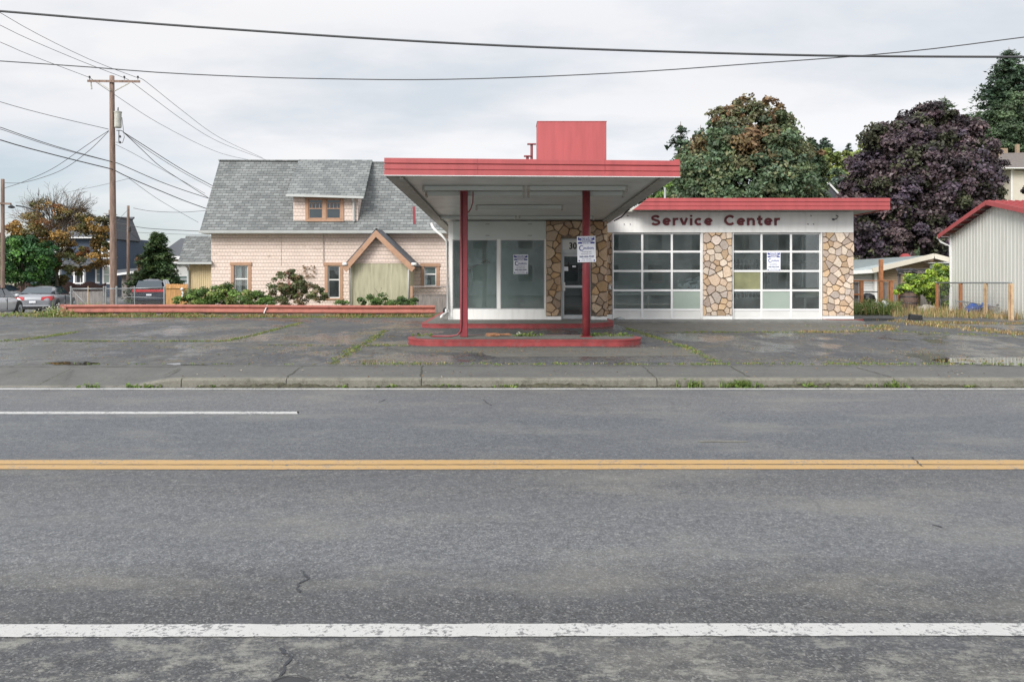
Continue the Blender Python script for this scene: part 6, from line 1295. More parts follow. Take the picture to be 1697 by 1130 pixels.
mb = MB(); mb.box(X(40), X(170), D - .75, D - .6, Z(395.5), Z(393.5)); mb.beam((X(184), D - 1.1, Z(357)), (X(200), D - 1.1, Z(398)), .12, .07); mb.beam((X(184), D - 1.1, Z(357)), (X(170), D - 1.1, Z(395)), .1, .05)
for a in (119, 143.5, 158.5): mb.box(X(a), X(a + 2.4), D - 2.2, D - 1.9, -.4, Z(441))
mb.box(X(95), X(176), D - 2.3, D - 1.8, Z(441), Z(437)); mb.box(X(110), X(176), D - 2.3, D - 2.2, Z(470), Z(468)); mb.box(X(168), X(170), D - .66, D - .5, Z(440), Z(398)); mb.build('white_trim', 'whitetrim', bh)
mb = MB(); slab(mb, [(X(92), D - 2.5, Z(437)), (X(178), D - 2.5, Z(437)), (X(178), D, Z(431)), (X(92), D, Z(431))], .12); mb.build('porch_roof', 'darkroof', bh)
for (a, b_, c, d, pn) in ((93, 105, 399, 424, 'panepale'), (175.5, 184, 403, 426, 'pane'), (161, 169.5, 442, 467, 'panepale'), (177.5, 186, 442, 468, 'panepale'), (122.5, 129, 443, 454, 'panepale')): window(bh, X(a), X(b_), Z(d), Z(c), D - (.5 if a > 170 else 0), pane=pn, t=.16)
MB().box(X(131), X(138), D - .1, D, -.4, Z(444)).build('door', 'dark', bh)
MB().box(X(134), X(136), D - .16, D - .1, -.4, Z(444)).build('door', 'whitetrim', bh)
def simple_house(name, label, d, px0, px1, pye, pxr0, pxr1, pyr, wall, roof, depth=7, fascia=None, wins=()):
    X, Z = mk(d); g = gZ(X((px0 + px1) / 2), d); r = thing(name, label, 'house', (X((px0 + px1) / 2), d, g)); ov = .4
    MB().box(X(px0) + ov, X(px1) - ov, d, d + depth, g - .5, Z(pye)).build('wall', wall, r)
    mb = MB(); a, b_, c, e = (X(px0), d - .5, Z(pye)), (X(px1), d - .5, Z(pye)), Vector(((pxr1 - CXP) * (d + depth / 2) / FPX, d + depth / 2, CH - (pyr - HOR) * (d + depth / 2) / FPX)), Vector(((pxr0 - CXP) * (d + depth / 2) / FPX, d + depth / 2, CH - (pyr - HOR) * (d + depth / 2) / FPX))
    slab(mb, [a, b_, c, e], .14); slab(mb, [e, c, (b_[0], d + depth + .5, b_[2]), (a[0], d + depth + .5, a[2])], .14); mb.build('roof', roof, r)
    if fascia: MB().box(a[0], b_[0], d - .6, d - .5, a[2] - .28, a[2] + .0).build('fascia', fascia, r)
    for w in wins: window(r, X(w[0]), X(w[1]), Z(w[3]), Z(w[2]), d, pane='pane', t=.1)
    return r
simple_house('far_house', 'low brown-roofed house seen between the poles on the left', 85, 188, 232, 448, 196, 222, 427, 'brownroof', 'brownroof', 7, None, ((206, 210, 431, 442),))
X, Z = mk(66); cp = thing('carport', 'low building with a broad white fascia behind the dark sport utility car', 'carport', (X(215), 66, -.4)); mb = MB(); slab(mb, [P(190, 455, 66), P(236, 448.5, 66), P(236, 444, 72), P(190, 447, 72)], .12); mb.build('roof', 'darkroof', cp); mb = MB(); mb.hexa([P(190, 457, 65.9), P(236, 451, 65.9), P(236, 451, 66), P(190, 457, 66)], [P(190, 453.5, 65.9), P(236, 447.5, 65.9), P(236, 447.5, 66), P(190, 453.5, 66)]); mb.build('fascia', 'whitetrim', cp); MB().box(X(192), X(234), 67, 71, -.6, Z(456)).build('wall', 'greywood', cp)
simple_house('far_house', 'house with a dark hipped roof rising between the spruce and the lean-to', 75, 262, 330, 425, 300, 322, 395, 'cream', 'darkroof', 9, 'whitetrim')
X, Z = mk(60); gh_ = thing('white_garage', 'small white outbuilding with a pale window between the cedar fence and the spruce', 'outbuilding', (X(300), 60, -.4)); mb = MB(); mb.box(X(283), X(313), 60, 63, -.6, Z(437)); mb.build('wall', 'stucco', gh_); window(gh_, X(294), X(310), Z(468), Z(458), 60, pane='panepale', t=.12); mb = MB(); mb.box(X(280), X(314), 59.7, 63.2, Z(437) + .003, Z(434)); mb.build('roof', 'whitetrim', gh_)
simple_house('far_house', 'long low building with pale walls far left behind the green tree', 80, 8, 100, 452, 20, 90, 435, 'cream', 'brownroof', 7, None, ((50, 58, 455, 466),))
# tan building behind, right
D = 47; X, Z = mk(D); bb = thing('tan_building', 'low tan building with a grey roof and gable end, right of the station', 'building', (X(1510), D, -.6))
xc, xpk, xe = X(1451), X(1548), X(1640); ze, zp = Z(447.5), Z(425)
mb = MB(); mb.prism([(xc, D, -.8), (xe, D, -.8), (xe, D, ze), (xpk, D, zp), (xc, D, ze)], (0, .2, 0)); mb.build('gable_wall', 'brickbeige', bb); MB().box(X(1380), xc - .003, D + .15, D + .3, -.8, Z(449)).build('side_wall', 'whitesiding', bb)
mb = MB(); slab(mb, [P(1380, 452, D - .1), P(1449, 447, D - .6), P(1548, 422.5, D - .6), P(1380, 433, D + 6)], .15); slab(mb, [P(1548, 422.5, D - .6), P(1640, 447, D - .6), P(1650, 440, D + 5), P(1540, 425, D + 5)], .15); mb.build('roof', 'metalroof', bb)
mb = MB(); mb.beam(P(1446, 448.5, D - .75), P(1548, 424, D - .75), .1, .28); mb.beam(P(1548, 424, D - .75), P(1640, 448.5, D - .75), .1, .28); mb.build('barge_board', 'cream', bb); mb = MB(); mb.box(X(1449), X(1453), D - .06, D + .1, -.8, Z(449)); mb.beam(P(1380, 453.5, D - .2), P(1448, 449.5, D - .65), .2, .2); mb.build('gutter', 'gutter', bb)
mb = MB(); p = P(1501, 433, D + 3); mb.box(p.x - .28, p.x + .28, p.y - .1, p.y + .2, p.z - .6, p.z + .35); mb.lathe((p.x, p.y + .1, p.z + .2), [(.3, -.15), (.3, .1)], 14, 'y'); mb.build('roof_vent', 'red', bb)
X, Z = mk(45); sw = thing('white_lean_to', 'small pale green and white lean-to squeezed beside the metal shed', 'outbuilding', (X(1572), 50, -.5)); MB().box(X(1564), X(1588), 45, 46.5, -.8, Z(436)).build('wall', 'paleglass', sw); MB().box(X(1561), X(1590), 44.8, 46.7, Z(436) + .003, Z(434.6)).build('roof', 'whitetrim', sw)
# hill house top right
D = 74; X, Z = mk(D); hh = thing('hill_house', 'cream house with a brown hipped roof on the hill at the right edge', 'house', (X(1680), D, gZ(X(1680), D))); mb = MB(); mb.box(X(1646), X(1676), D + 2, D + 9, 3, Z(280)); mb.box(X(1676), X(1730), D, D + 9, 3, Z(280)); mb.build('wall', 'cream', hh)
mb = MB(); a, b_, c, e = P(1640, 279.5, D + .5), P(1735, 279.5, D - .8), P(1735, 252, D + 5), P(1661, 254, D + 5); slab(mb, [a, b_, c, e], .2); slab(mb, [a, e, P(1655, 270, D + 9.5), P(1640, 276, D + 9.5)], .2); mb.build('roof', 'brownroof', hh)
mb = MB(); mb.box(X(1641), X(1735), D - .9, D + .4, Z(281.5), Z(280)); mb.box(X(1675), X(1677), D - .08, D + .0, 6, Z(281)); mb.build('gutter', 'whitetrim', hh); window(hh, X(1649), X(1658), Z(303), Z(284), D + 2, t=.12); p = P(1662, 254, D + 5); mb = MB(); mb.box(p.x - .4, p.x + .5, p.y, p.y + .8, p.z - 1, p.z + .5); mb.box(p.x + 1.4, p.x + 1.7, p.y, p.y + .3, p.z - 1, p.z + .9); mb.build('chimney', 'brickbeige', hh)
D = 62; X, Z = mk(D); gg = thing('grey_gable_house', 'blue-grey gable roof with white edge boards just above the station roof', 'house', (X(1373), D, 1)); mb = MB(); mb.prism([(X(1345), D, 1), (X(1402), D, 1), (X(1402), D, Z(335)), (X(1373), D, Z(304)), (X(1345), D, Z(335))], (0, 5, 0)); mb.build('wall', 'darkroof', gg); mb = MB(); mb.beam(P(1342, 338, D - .2), P(1373, 303, D - .2), .08, .13); mb.beam(P(1373, 303, D - .2), P(1398, 330, D - .2), .08, .13); mb.build('barge_board', 'whitetrim', gg)
# ================================================================== metal shed
sh = thing('metal_shed', 'large pale corrugated metal shed with a red roof on the right', 'shed', (20, 30, 0))
A = Vector((19.2, 34.0, 0)); B = Vector((18.35, 25.6, 0)); pkd = 30.35; t_ = (34.0 - pkd) / (34.0 - 25.6); K = A.lerp(B, t_)
ez = 3.33; kz_ = 4.3; bzr = ez
dirw = (B - A).normalized(); nrm_ = Vector((-1, .1, 0)).normalized(); wl = (B - A).length; mb = MB(); u = 0; i = 0
def wtop(u):
    k = u / wl; return ez + (kz_ - ez) * (k / t_) if k < t_ else kz_ - (kz_ - bzr) * ((k - t_) / (1 - t_))
while u < wl:
    for (u0, u1, off) in ((u, u + .165, 0), (u + .165, u + .19, None), (u + .19, u + .23, -.014), (u + .23, u + .255, None)):
        u1 = min(u1, wl); 
        if off is None: o0, o1 = (0, -.014) if abs(u0 - u - .165) < .01 else (-.014, 0)
        else: o0 = o1 = off
        p0, p1 = A + dirw * u0 - nrm_ * o0 * -1 * -1, A + dirw * u1 - nrm_ * o1 * -1 * -1
        p0 = A + dirw * u0 + nrm_ * (-o0); p1 = A + dirw * u1 + nrm_ * (-o1); mb.add([(p0.x, p0.y, -.3), (p1.x, p1.y, -.3), (p1.x, p1.y, wtop(u1)), (p0.x, p0.y, wtop(u0))], [(0, 1, 2, 3)])
    u += .255
xe_ = Vector((9, .2, 0)); mb.add([A - Vector((0, 0, .3)), A + xe_ - Vector((0, 0, .3)), A + xe_ + Vector((0, 0, ez)), A + Vector((0, 0, ez))], [(0, 1, 2, 3)]); mb.add([B - Vector((0, 0, .3)), B + xe_ - Vector((0, 0, .3)), B + xe_ + Vector((0, 0, bzr)), B + Vector((0, 0, bzr))], [(0, 1, 2, 3)]); mb.build('wall', 'shedmetal', sh)
mb = MB(); ovr = Vector((-.34, 0, 0)); sA = (kz_ - ez) / (A - K).length; eA = A + (A - B).normalized() * .55 + Vector((0, 0, ez - .55 * sA + .14)) + ovr; eK = K + Vector((0, 0, kz_ + .14)) + ovr; sB = (kz_ - bzr) / (B - K).length; eB = B + (B - A).normalized() * .5 + Vector((0, 0, bzr - .5 * sB + .14)) + ovr
slab(mb, [eA, eK, eK + xe_, eA + xe_], .05); slab(mb, [eK, eB, eB + xe_, eK + xe_], .05)
k = 0.0
while k < 9:   # standing ribs down both slopes
    for e_ in (eA, eB): o_ = Vector((k + .1, 0, .02)); mb.beam(eK + o_, e_ + o_, .035, .04)
    k += .26
rf_ = mb.build('roof', 'red', sh)
mb = MB(); mb.beam(eA + Vector((-.02, 0, -.06)), eK + Vector((-.02, 0, -.06)), .04, .17); mb.beam(eK + Vector((-.02, 0, -.06)), eB + Vector((-.02, 0, -.06)), .04, .17); mb.build('barge_trim', 'red', sh)
mb = MB(); n_ = 7
for i in range(n_ + 1): c = eA.lerp(eK, i / n_) + Vector((.02, 0, -.12)); mb.beam(c, c + Vector((.36, 0, 0)), .1, .05)
for i in range(5): c = eK.lerp(eB, i / 4) + Vector((.02, 0, -.12)); mb.beam(c, c + Vector((.36, 0, 0)), .1, .05)
mb.build('lookout', 'greywood', sh)
mb = MB(); g0 = eA + Vector((0, .05, -.1)); mb.tube([g0, g0 + xe_], .06, 8); mb.tube([g0 + Vector((.05, 0, -.03)), g0 + Vector((.1, -.1, -.2)), A + Vector((-.06, .02, ez - .5)), A + Vector((-.06, .02, .05))], .045, 8); mb.build('gutter', 'gutter', sh); mb = MB(); mb.beam(A + Vector((-.045, 0, -.2)), A + Vector((-.045, 0, ez)), .07, .05); mb.build('corner_trim', 'whitetrim', sh)
# ================================================================== yard on the right
yf = thing('pipe_frame', 'row of wooden posts joined by a galvanised top pipe before the metal shed', 'fence', (16.5, 31, 0))
fp = [(1553, 33.6, 'postorange', .05), (1592, 31.4, 'postorange', .055), (1633.5, 29.8, 'postpale', .055), (1675.5, 27.6, 'postpale', .065)]; tp_ = []
for px, d, m_, r_ in fp:
    x_ = (px - CXP) * d / FPX; g = gZ(x_, d); zt_ = CH - (470 - HOR) * d / FPX; MB().box(x_ - r_, x_ + r_, d - r_, d + r_, g - .2, zt_).build('post', m_, yf, bevel=.006); tp_.append(Vector((x_, d, zt_ + .03)))
    if px > 1560: MB().box(x_ - r_ - .001, x_ - r_ + .02, d - r_ - .006, d - r_ - .001, g, zt_ - .05).build('post_edge', 'postorange', yf)
mb = MB(); mb.tube(tp_, .03, 8); mb.tube([tp_[0] + Vector((-.1, 0, .04)), tp_[0] + Vector((.05, 0, -.0)), tp_[0] + Vector((.12, -.05, -1.15))], .025, 6); mb.build('top_pipe', 'galv', yf, smooth=True)
mb = MB()
for s_ in range(3):
    a, b_ = tp_[s_], tp_[s_ + 1]
    for k in range(0, 26): 
        c = a.lerp(b_, k / 26); mb.tube([c, c + Vector((0, 0, -1.15))], .0025, 3, False)
    for k in range(8): mb.tube([a + Vector((0, 0, -.14 * (k + 1))), b_ + Vector((0, 0, -.14 * (k + 1)))], .0025, 3, False)
mb.build('wire_mesh', 'galv', yf)
gf = thing('gate_frame', 'rust-orange wooden gate frame with one tall post beside the right stone pillar', 'gate', (16, 34, 0)); d = 34.0; X, Z = mk(d)
for a, b_, t_, w_ in ((1426, 1431.5, 465, 0), (1458.5, 1464, 430, 0), (1475, 1480.5, 465.5, 0)): MB().box(X(a), X(b_), d, d + .14, -.4, Z(t_)).build('post', 'postorange', gf, bevel=.006)
mb = MB(); mb.box(X(1412), X(1426) - .003, d + .01, d + .1, Z(467.5), Z(465)); mb.box(X(1412), X(1426) - .003, d + .01, d + .1, Z(489.5), Z(486.5)); mb.tube([P(1412, 465, d - .02), P(1482, 465.3, d - .02)], .02, 6); mb.build('cross_bar', 'postorange', gf)
mb = MB()
for a, b_ in ((1412, 1426), (1464.5, 1474.5)):
    n_ = int((b_ - a) / 3.3)
    for i in range(n_): w_ = (b_ - a) / n_; mb.box(X(a + i * w_) + .005, X(a + (i + 1) * w_) - .005, d + .15 + rr.uniform(0, .01), d + .18, -.4, Z(468))
mb.build('fence_boards', 'greywood', gf)
gb = thing('board_fence', 'weathered grey board fence in the shade under the green vine', 'fence', (17.5, 36, -.2)); mb = MB(); d = 37; X, Z = mk(d)
for i in range(27): mb.box(X(1482) + i * .12, X(1482) + i * .12 + .108, d + rr.uniform(0, .02), d + .04, -.5, Z(472) + rr.uniform(-.15, .05))
mb.build('fence_boards', 'greywood', gb)
for px, d, m_ in ((1491, 35, 'postorange'), (1522, 35.5, 'postpale')): x_ = (px - CXP) * d / FPX; MB().box(x_ - .06, x_ + .06, d - .06, d + .06, -.4, CH - (478 - HOR) * d / FPX).build('post', m_, gb)
sr = thing('collapsed_roof', 'collapsing dark tarpaper roof showing above the green vine', 'roof', (18, 38, 0)); mb = MB(); d = 38; rr = random.Random(12); prev = None
for i in range(16):
    a, b_ = P(1487 + i * 4.6, 447.5 + rr.uniform(-1, 1) + (3 if i < 1 else 0), d - .6), P(1484 + i * 5, 445 + rr.uniform(-.8, .8), d + 2); a.z -= .0
    c = a + Vector((0, 0, rr.uniform(-.35, -.15)));
    if prev: mb.add([prev[0], a, b_, prev[1]], [(0, 1, 2, 3)]); mb.add([prev[2], c, a, prev[0]], [(0, 1, 2, 3)])
    prev = (a, b_, c)
mb.build('tarpaper', 'dark', sr); mb = MB()
for i in range(9): a = P(1490 + i * 8, 450 + rr.uniform(-1, 3), d - .65); mb.beam(a, a + Vector((.5 + rr.random() * .5, 0, rr.uniform(-.25, .1))), .05, .03)
mb.build('battens', 'greywood', sr); mb = MB()
for px in (1490, 1530, 1558): p = P(px, 448, d); mb.beam((p.x, d, -.4), (p.x, d, p.z - .1), .1)
mb.build('post', 'greywood', sr)
mb = MB(); p = P(1506, 515, 34.5); mb.lathe((p.x, p.y, p.z), [(.26, 0), (.33, .2), (.36, .45), (.33, .7), (.26, .9)], 18); o = mb.build('barrel', 'barrel'); tag(o, 'old dark wooden barrel under the green vine', 'barrel'); mb = MB()
for z_, r_ in ((.12, .305), (.32, .352), (.6, .352), (.8, .30)): mb.lathe((p.x, p.y, p.z + z_), [(r_, 0), (r_ + .008, .01), (r_, .05)], 18)
mb.build('hoop', 'dark', o)
d = 27.6; X, Z = mk(d); bx_ = MB(); a, b_ = X(1508), X(1528); bx_.hexa([(a, d, 0), (b_ - .03, d - .12, 0), (b_, d + .25, 0), (a + .08, d + .32, 0)], [(a + .02, d, .2), (b_ - .05, d - .12, .17), (b_ - .02, d + .25, .17), (a + .1, d + .32, .2)]); tag(bx_.build('battery_case', 'black', bevel=.015), 'black plastic box lying in the dry grass on the lot', 'box')
mb = MB(); p = G(1463, 519); d = 32.5; rr = random.Random(9); c = P(1462, 511, d); n1_, n2_ = 9, 6; vs = []
for j in range(n2_):
    for i in range(n1_): u, v_ = i / (n1_ - 1) * 2 - 1, j / (n2_ - 1) * 2 - 1; vs.append((c.x + u * .48, d + v_ * .3, c.z - .1 + .25 * (1 - u * u) * (1 - v_ * v_) + rr.uniform(-.03, .03) - .1 * u))
mb.add(vs, [(j * n1_ + i, j * n1_ + i + 1, (j + 1) * n1_ + i + 1, (j + 1) * n1_ + i) for j in range(n2_ - 1) for i in range(n1_ - 1)]); tag(mb.build('blue_tarp', 'bluetarp', smooth=True), 'crumpled blue tarp in the weeds beside the gate frame', 'tarp')
mb = MB(); mb.tube([P(1463, 502, 32.9), P(1474, 508, 32.6)], .12, 14); tag(mb.build('white_cylinder', 'stucco', smooth=False), 'white cylinder lying tilted behind the blue tarp', 'cylinder')
mb = MB(); mb.tube([P(1453, 505, 33.1), P(1457, 502, 33.2)], .05, 8); tag(mb.build('white_pipe_end', 'stucco'), 'small white pipe end sticking up left of the white cylinder', 'pipe')
p = P(1438, 497, 34.6); wb_ = thing('grill', 'dark bulky grill standing behind the gate frame', 'grill', tuple(p - Vector((0, 0, .7)))); mb = MB(); mb.lathe(tuple(p + Vector((0, 0, -.1))), [(.1, -.12), (.3, .05), (.32, .15), (.28, .3), (.1, .4)], 14); mb.box(p.x - .15, p.x + .4, p.y - .1, p.y + .1, p.z + .33, p.z + .37); mb.build('bowl', 'black', wb_, smooth=False); mb = MB()
for k in (-.2, .2): mb.tube([p + Vector((k, 0, -.15)), p + Vector((k * 1.2, 0, -.95))], .02, 6)
mb.build('leg', 'dark', wb_)
# wire cart with blue bags
ct = thing('wire_cart', 'tipped wire cart holding blue plastic bags among dry grass before the shed', 'cart', (16.9, 31, 0)); d = 30.6; mb = MB(); a0 = P(1598, 500, d); W_, H_ = 1.3, .55
for k in range(12): x_ = a0.x + W_ * k / 11; mb.tube([(x_, d, a0.z - .02 * k), (x_ + .18 - .02 * k, d + .1, a0.z - H_)], .006, 4)
for k in range(5): mb.tube([(a0.x + .04 * k, d + .01, a0.z - H_ * k / 4), (a0.x + W_ - .02 * k, d + .01, a0.z - .22 - H_ * k / 4 * .7)], .007, 4)
for k in range(12): x_ = a0.x + W_ * k / 11; mb.tube([(x_, d + .6, a0.z - .02 * k), (x_ + .18, d + .5, a0.z - H_)], .006, 4)
mb.tube([(a0.x - .15, d, a0.z + .03), (a0.x + .1, d, a0.z), (a0.x + W_, d, a0.z - .22), (a0.x + W_, d + .6, a0.z - .22), (a0.x, d + .6, a0.z), (a0.x, d, a0.z)], .014, 6); mb.build('basket', 'galv', ct)
def lump(c, r, seed, name, mat, lab, cat, squash=.8, parent=None):
    rr = random.Random(seed); m_ = MB(); vs = []; nu, nv = 12, 7
    for j in range(nv + 1):
        for i in range(nu): th = math.pi * j / nv; ph_ = 2 * math.pi * i / nu; k = 1 + rr.uniform(-.2, .2); vs.append((c[0] + r * k * math.sin(th) * math.cos(ph_), c[1] + r * k * .8 * math.sin(th) * math.sin(ph_), c[2] + r * k * squash * math.cos(th)))
    m_.add(vs, [(j * nu + i, (j + 1) * nu + i, (j + 1) * nu + (i + 1) % nu, j * nu + (i + 1) % nu) for j in range(nv) for i in range(nu)]); o = m_.build(name, mat, parent, smooth=True)
    if parent is None: tag(o, lab, cat)
    return o
lump((a0.x + .55, d + .3, a0.z - .3), .27, 1, 'blue_bag', 'blueplastic', 'blue plastic bag on the left in the tipped wire cart', 'bag'); lump((a0.x + 1.0, d + .35, a0.z - .22), .2, 2, 'blue_bag', 'blueplastic', 'smaller blue plastic bag on the right in the tipped wire cart', 'bag')
mb = MB(); rr = random.Random(6); p = P(1650, 517, 30.2)
for k in range(26): a = p + Vector((rr.uniform(-.4, 1.1), rr.uniform(-.4, .4), rr.uniform(-.25, .35))); an = rr.uniform(-1, 1); mb.beam(a, a + Vector((math.cos(an) * rr.uniform(.2, .8), rr.uniform(-.3, .3), math.sin(an) * .3)), .05, .03)
tag(mb.build('scrap_timber', 'greywood'), 'heap of grey scrap timber right of the wire cart against the shed', 'timber')
for px, t_, lb in ((1639.5, 488, 'short thick grey stake'), (1646.5, 484, 'thin grey stake beside the short thick one'), (1654, 468, 'tall grey stake rising to the top pipe')): p = P(px, t_, 31); tag(MB().box(p.x - .035 - (.04 if px < 1642 else 0), p.x + .035, 31, 31.06, 0, p.z).build('stake', 'greywood'), lb + ', in front of the metal shed', 'stake')
lump(P(1536, 514, 34.2), .45, 5, 'rubble_heap', 'rubble', 'low heap of pale rubble at the foot of the green vine', 'rubble', .5)
# ================================================================== TREES
GRN = [(.045, .075, .032), (.06, .095, .038), (.035, .06, .028), (.075, .105, .045)]
RUST = [(.125, .08, .042), (.10, .082, .042), (.14, .10, .05), (.085, .085, .045)]
def jit(b, k): return b
# chestnut behind the station
d = 50; X, Z = mk(d)
bl = [(X(1235), d, Z(310), 4.4, 3.2, 3.4), (X(1180), d, Z(300), 2.3, 2.2, 2.8), (X(1165), d - .5, Z(345), 2.2, 2, 2.3), (X(1292), d + .3, Z(305), 1.8, 2.2, 3.0), (X(1225), d - 1.4, Z(262), 2.9, 2, 1.9), (X(1270), d - .8, Z(270), 2.3, 2, 2.2), (X(1205), d, Z(222), 1.6, 1.5, 1.4), (X(1240), d, Z(208), 1.9, 1.6, 1.4), (X(1275), d, Z(200), 1.6, 1.5, 1.3), (X(1290), d + .2, Z(235), 1.5, 1.5, 1.6), (X(1193), d, Z(195), .55, .6, .65), (X(1225), d, Z(178), .8, .8, .6), (X(1252), d, Z(172), .9, .8, .5), (X(1278), d, Z(178), .9, .8, .55), (X(1296), d, Z(195), .6, .6, .6), (X(1302), d, Z(208), .45, .5, .4), (X(1184), d, Z(215), .6, .6, .6), (X(1225), d - 2, Z(318), 2.6, 1.4, 2.0), (X(1270), d - 1.6, Z(325), 2.3, 1.3, 1.7), (X(1190), d - 1.5, Z(330), 2, 1.3, 1.6), (X(1150), d + .3, Z(310), 1, 1, 1.4)]
bl = [(X(1238) + (b_[0] - X(1238)) * .92, *b_[1:3], b_[3] * .93, *b_[4:]) for b_ in bl]
tree('chestnut_tree', 'big broad tree, dark green below and rusty at the crown, behind the station roof', 'tree', bl, 62000, .26, [(.062, .095, .055), (.078, .115, .06), (.05, .075, .042), (.095, .12, .06), (.105, .115, .06)], 3, .35, pal_top=(RUST, .45, 1.0), thin=(.66, .8), clump=.21, limb_n=7, depth=3, limb_spread=.5)
d = 54; X, Z = mk(d); tree('broadleaf_tree', 'dark green tree joined to the right side of the rusty-topped one', 'tree', [(X(1328), d, Z(300), 1.5, 1.6, 2.5), (X(1335), d, Z(330), 1.5, 1.6, 1.6), (X(1322), d, Z(262), 1.1, 1.1, 1.3), (X(1332), d, Z(245), .6, .7, .7), (X(1344), d - .4, Z(295), .9, 1, 1.3)], 14000, .22, [(.035, .058, .03), (.045, .07, .035), (.06, .08, .035)], 5, .2, pal_top=(RUST, .6, .25))
d = 58; X, Z = mk(d); tree('broadleaf_tree', 'bright yellow-green tree tucked left behind the big rusty-topped one', 'tree', [(X(1142), d, Z(300), 1.0, 1, 2.0), (X(1150), d, Z(272), .8, .8, 1.2), (X(1120), d - .5, Z(325), 1.3, 1, 1.0), (X(1140), d, Z(325), 1.3, 1, 1.3), (X(1163), d, Z(262), .8, .8, .9)], 9000, .2, [(.10, .17, .035), (.13, .21, .045), (.08, .14, .035)], 6, .15)
d = 62; X, Z = mk(d); tree('broadleaf_tree', 'low dark green tree filling the gap beside the canopy edge', 'tree', [(X(1075), d, Z(330), 1.6, 1, 1.0), (X(1105), d, Z(328), 1.5, 1, 1.0), (X(1130), d + 1, Z(330), 1.4, 1, 1.2)], 5000, .22, GRN, 7, .15)
conifer('fir_tree', 'ragged dark fir standing left of the big rusty-topped tree', 1128, 193, 72, 4.4, n=11000, pal=((.028, .05, .03), (.04, .062, .035)), seed=2, leaf=.26, pw=.7)
conifer('fir_tree', 'slender pale fir tip just behind the left shoulder of the big tree', 1161, 200, 85, 4.4, n=10000, pal=((.05, .085, .05), (.065, .10, .055)), seed=3, leaf=.28)
conifer('fir_tree', 'small bushy fir right of the big tree, left one of a distant trio', 1344, 222, 120, 4.6, n=14000, pal=((.04, .062, .045), (.05, .07, .05)), seed=4, leaf=.4, pw=.6)
conifer('fir_tree', 'pointed fir in the middle of the distant trio', 1367, 222, 122, 4.6, n=14000, pal=((.045, .068, .05),), seed=5, leaf=.4)
conifer('fir_tree', 'thin leaning fir, right one of the distant trio', 1387, 232, 121, 2.4, n=5000, pal=((.045, .068, .05),), seed=6, leaf=.35, lean=2.0)
d = 85; X, Z = mk(d); tree('broadleaf_tree', 'yellow-green tree in the distance between the firs and the purple tree', 'tree', [(X(1385), d, Z(285), 3.2, 2, 2.4), (X(1415), d, Z(285), 2.6, 2, 2.2), (X(1400), d, Z(268), 2, 2, 1.0), (X(1440), d, Z(262), 1.8, 1.8, 2)], 9000, .32, [(.13, .16, .045), (.16, .19, .055), (.10, .13, .045)], 8, .25)
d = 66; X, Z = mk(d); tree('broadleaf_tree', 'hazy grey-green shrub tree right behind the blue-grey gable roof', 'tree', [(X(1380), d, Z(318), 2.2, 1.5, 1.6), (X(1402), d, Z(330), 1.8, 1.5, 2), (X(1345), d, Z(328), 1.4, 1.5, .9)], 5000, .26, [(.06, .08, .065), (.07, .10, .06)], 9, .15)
# purple maple
PUR = [(.056, .040, .046), (.076, .056, .064), (.034, .027, .031), (.10, .074, .078), (.064, .050, .066), (.042, .045, .026)]
d = 55; X, Z = mk(d)
bl = [(X(1520), d, Z(310), 4.4, 3.2, 3.6), (X(1448), d, Z(300), 2.1, 2.2, 1.9), (X(1432), d, Z(340), 1.8, 2.2, 2), (X(1470), d - .5, Z(255), 2.3, 2, 1.9), (X(1530), d, Z(225), 2.4, 2, 1.7), (X(1575), d, Z(240), 2.3, 2, 1.9), (X(1600), d, Z(280), 2.1, 2, 2.0), (X(1608), d, Z(320), 1.9, 2, 1.6), (X(1480), d - 1.8, Z(330), 2.6, 1.6, 2), (X(1560), d - 1.8, Z(330), 2.7, 1.6, 2), (X(1520), d - 2, Z(280), 2.6, 1.6, 1.6), (X(1440), d - .8, Z(385), 2.1, 1.8, 1.9), (X(1490), d - 1.6, Z(395), 2.4, 1.6, 1.7), (X(1555), d - 1.4, Z(395), 2.3, 1.6, 1.9), (X(1462), d, Z(220), .7, .7, .55), (X(1545), d, Z(195), 1.2, 1.2, .7), (X(1572), d, Z(202), 1.0, 1, .75), (X(1600), d, Z(212), .6, .6, .5), (X(1515), d, Z(203), .8, .8, .5), (X(1498), d, Z(218), .7, .7, .6), (X(1635), d, Z(262), .8, .8, .7), (X(1655), d, Z(322), .9, 1, .45), (X(1410), d, Z(318), .6, 1, .7), (X(1445), d, Z(238), .5, .5, .5), (X(1638), d, Z(245), .6, .7, .5), (X(1697), d - 1, Z(318), .7, .7, .5)]
tree('purple_maple', 'huge dark purple-leaved maple behind the metal shed', 'tree', bl, 90000, .27, PUR, 13, .4, clump=.2, fill=.2, limb_n=7, depth=2, rag=1.3)
X, Z = mk(d); tree('broadleaf_tree', 'green understorey showing beneath the purple maple beside the station corner', 'tree', [(X(1425), d + 1, Z(425), 1.3, 1, 1.1), (X(1450), d + 1.5, Z(425), 1.5, 1, 1.0), (X(1500), d + 2, Z(428), 1.6, 1, .9)], 5000, .2, GRN, 14, .12)
conifer('fir_tree', 'fir tip poking out behind the top of the purple maple', 1566, 150, 78, 4.6, n=14000, pal=((.07, .095, .055), (.055, .08, .045)), seed=15, leaf=.28)
conifer('fir_tree', 'tall dark fir at the right edge of the photo', 1672, 70, 98, 8.4, n=60000, pal=((.034, .058, .034), (.044, .07, .038), (.028, .048, .032)), seed=16, leaf=.27, pw=.8)
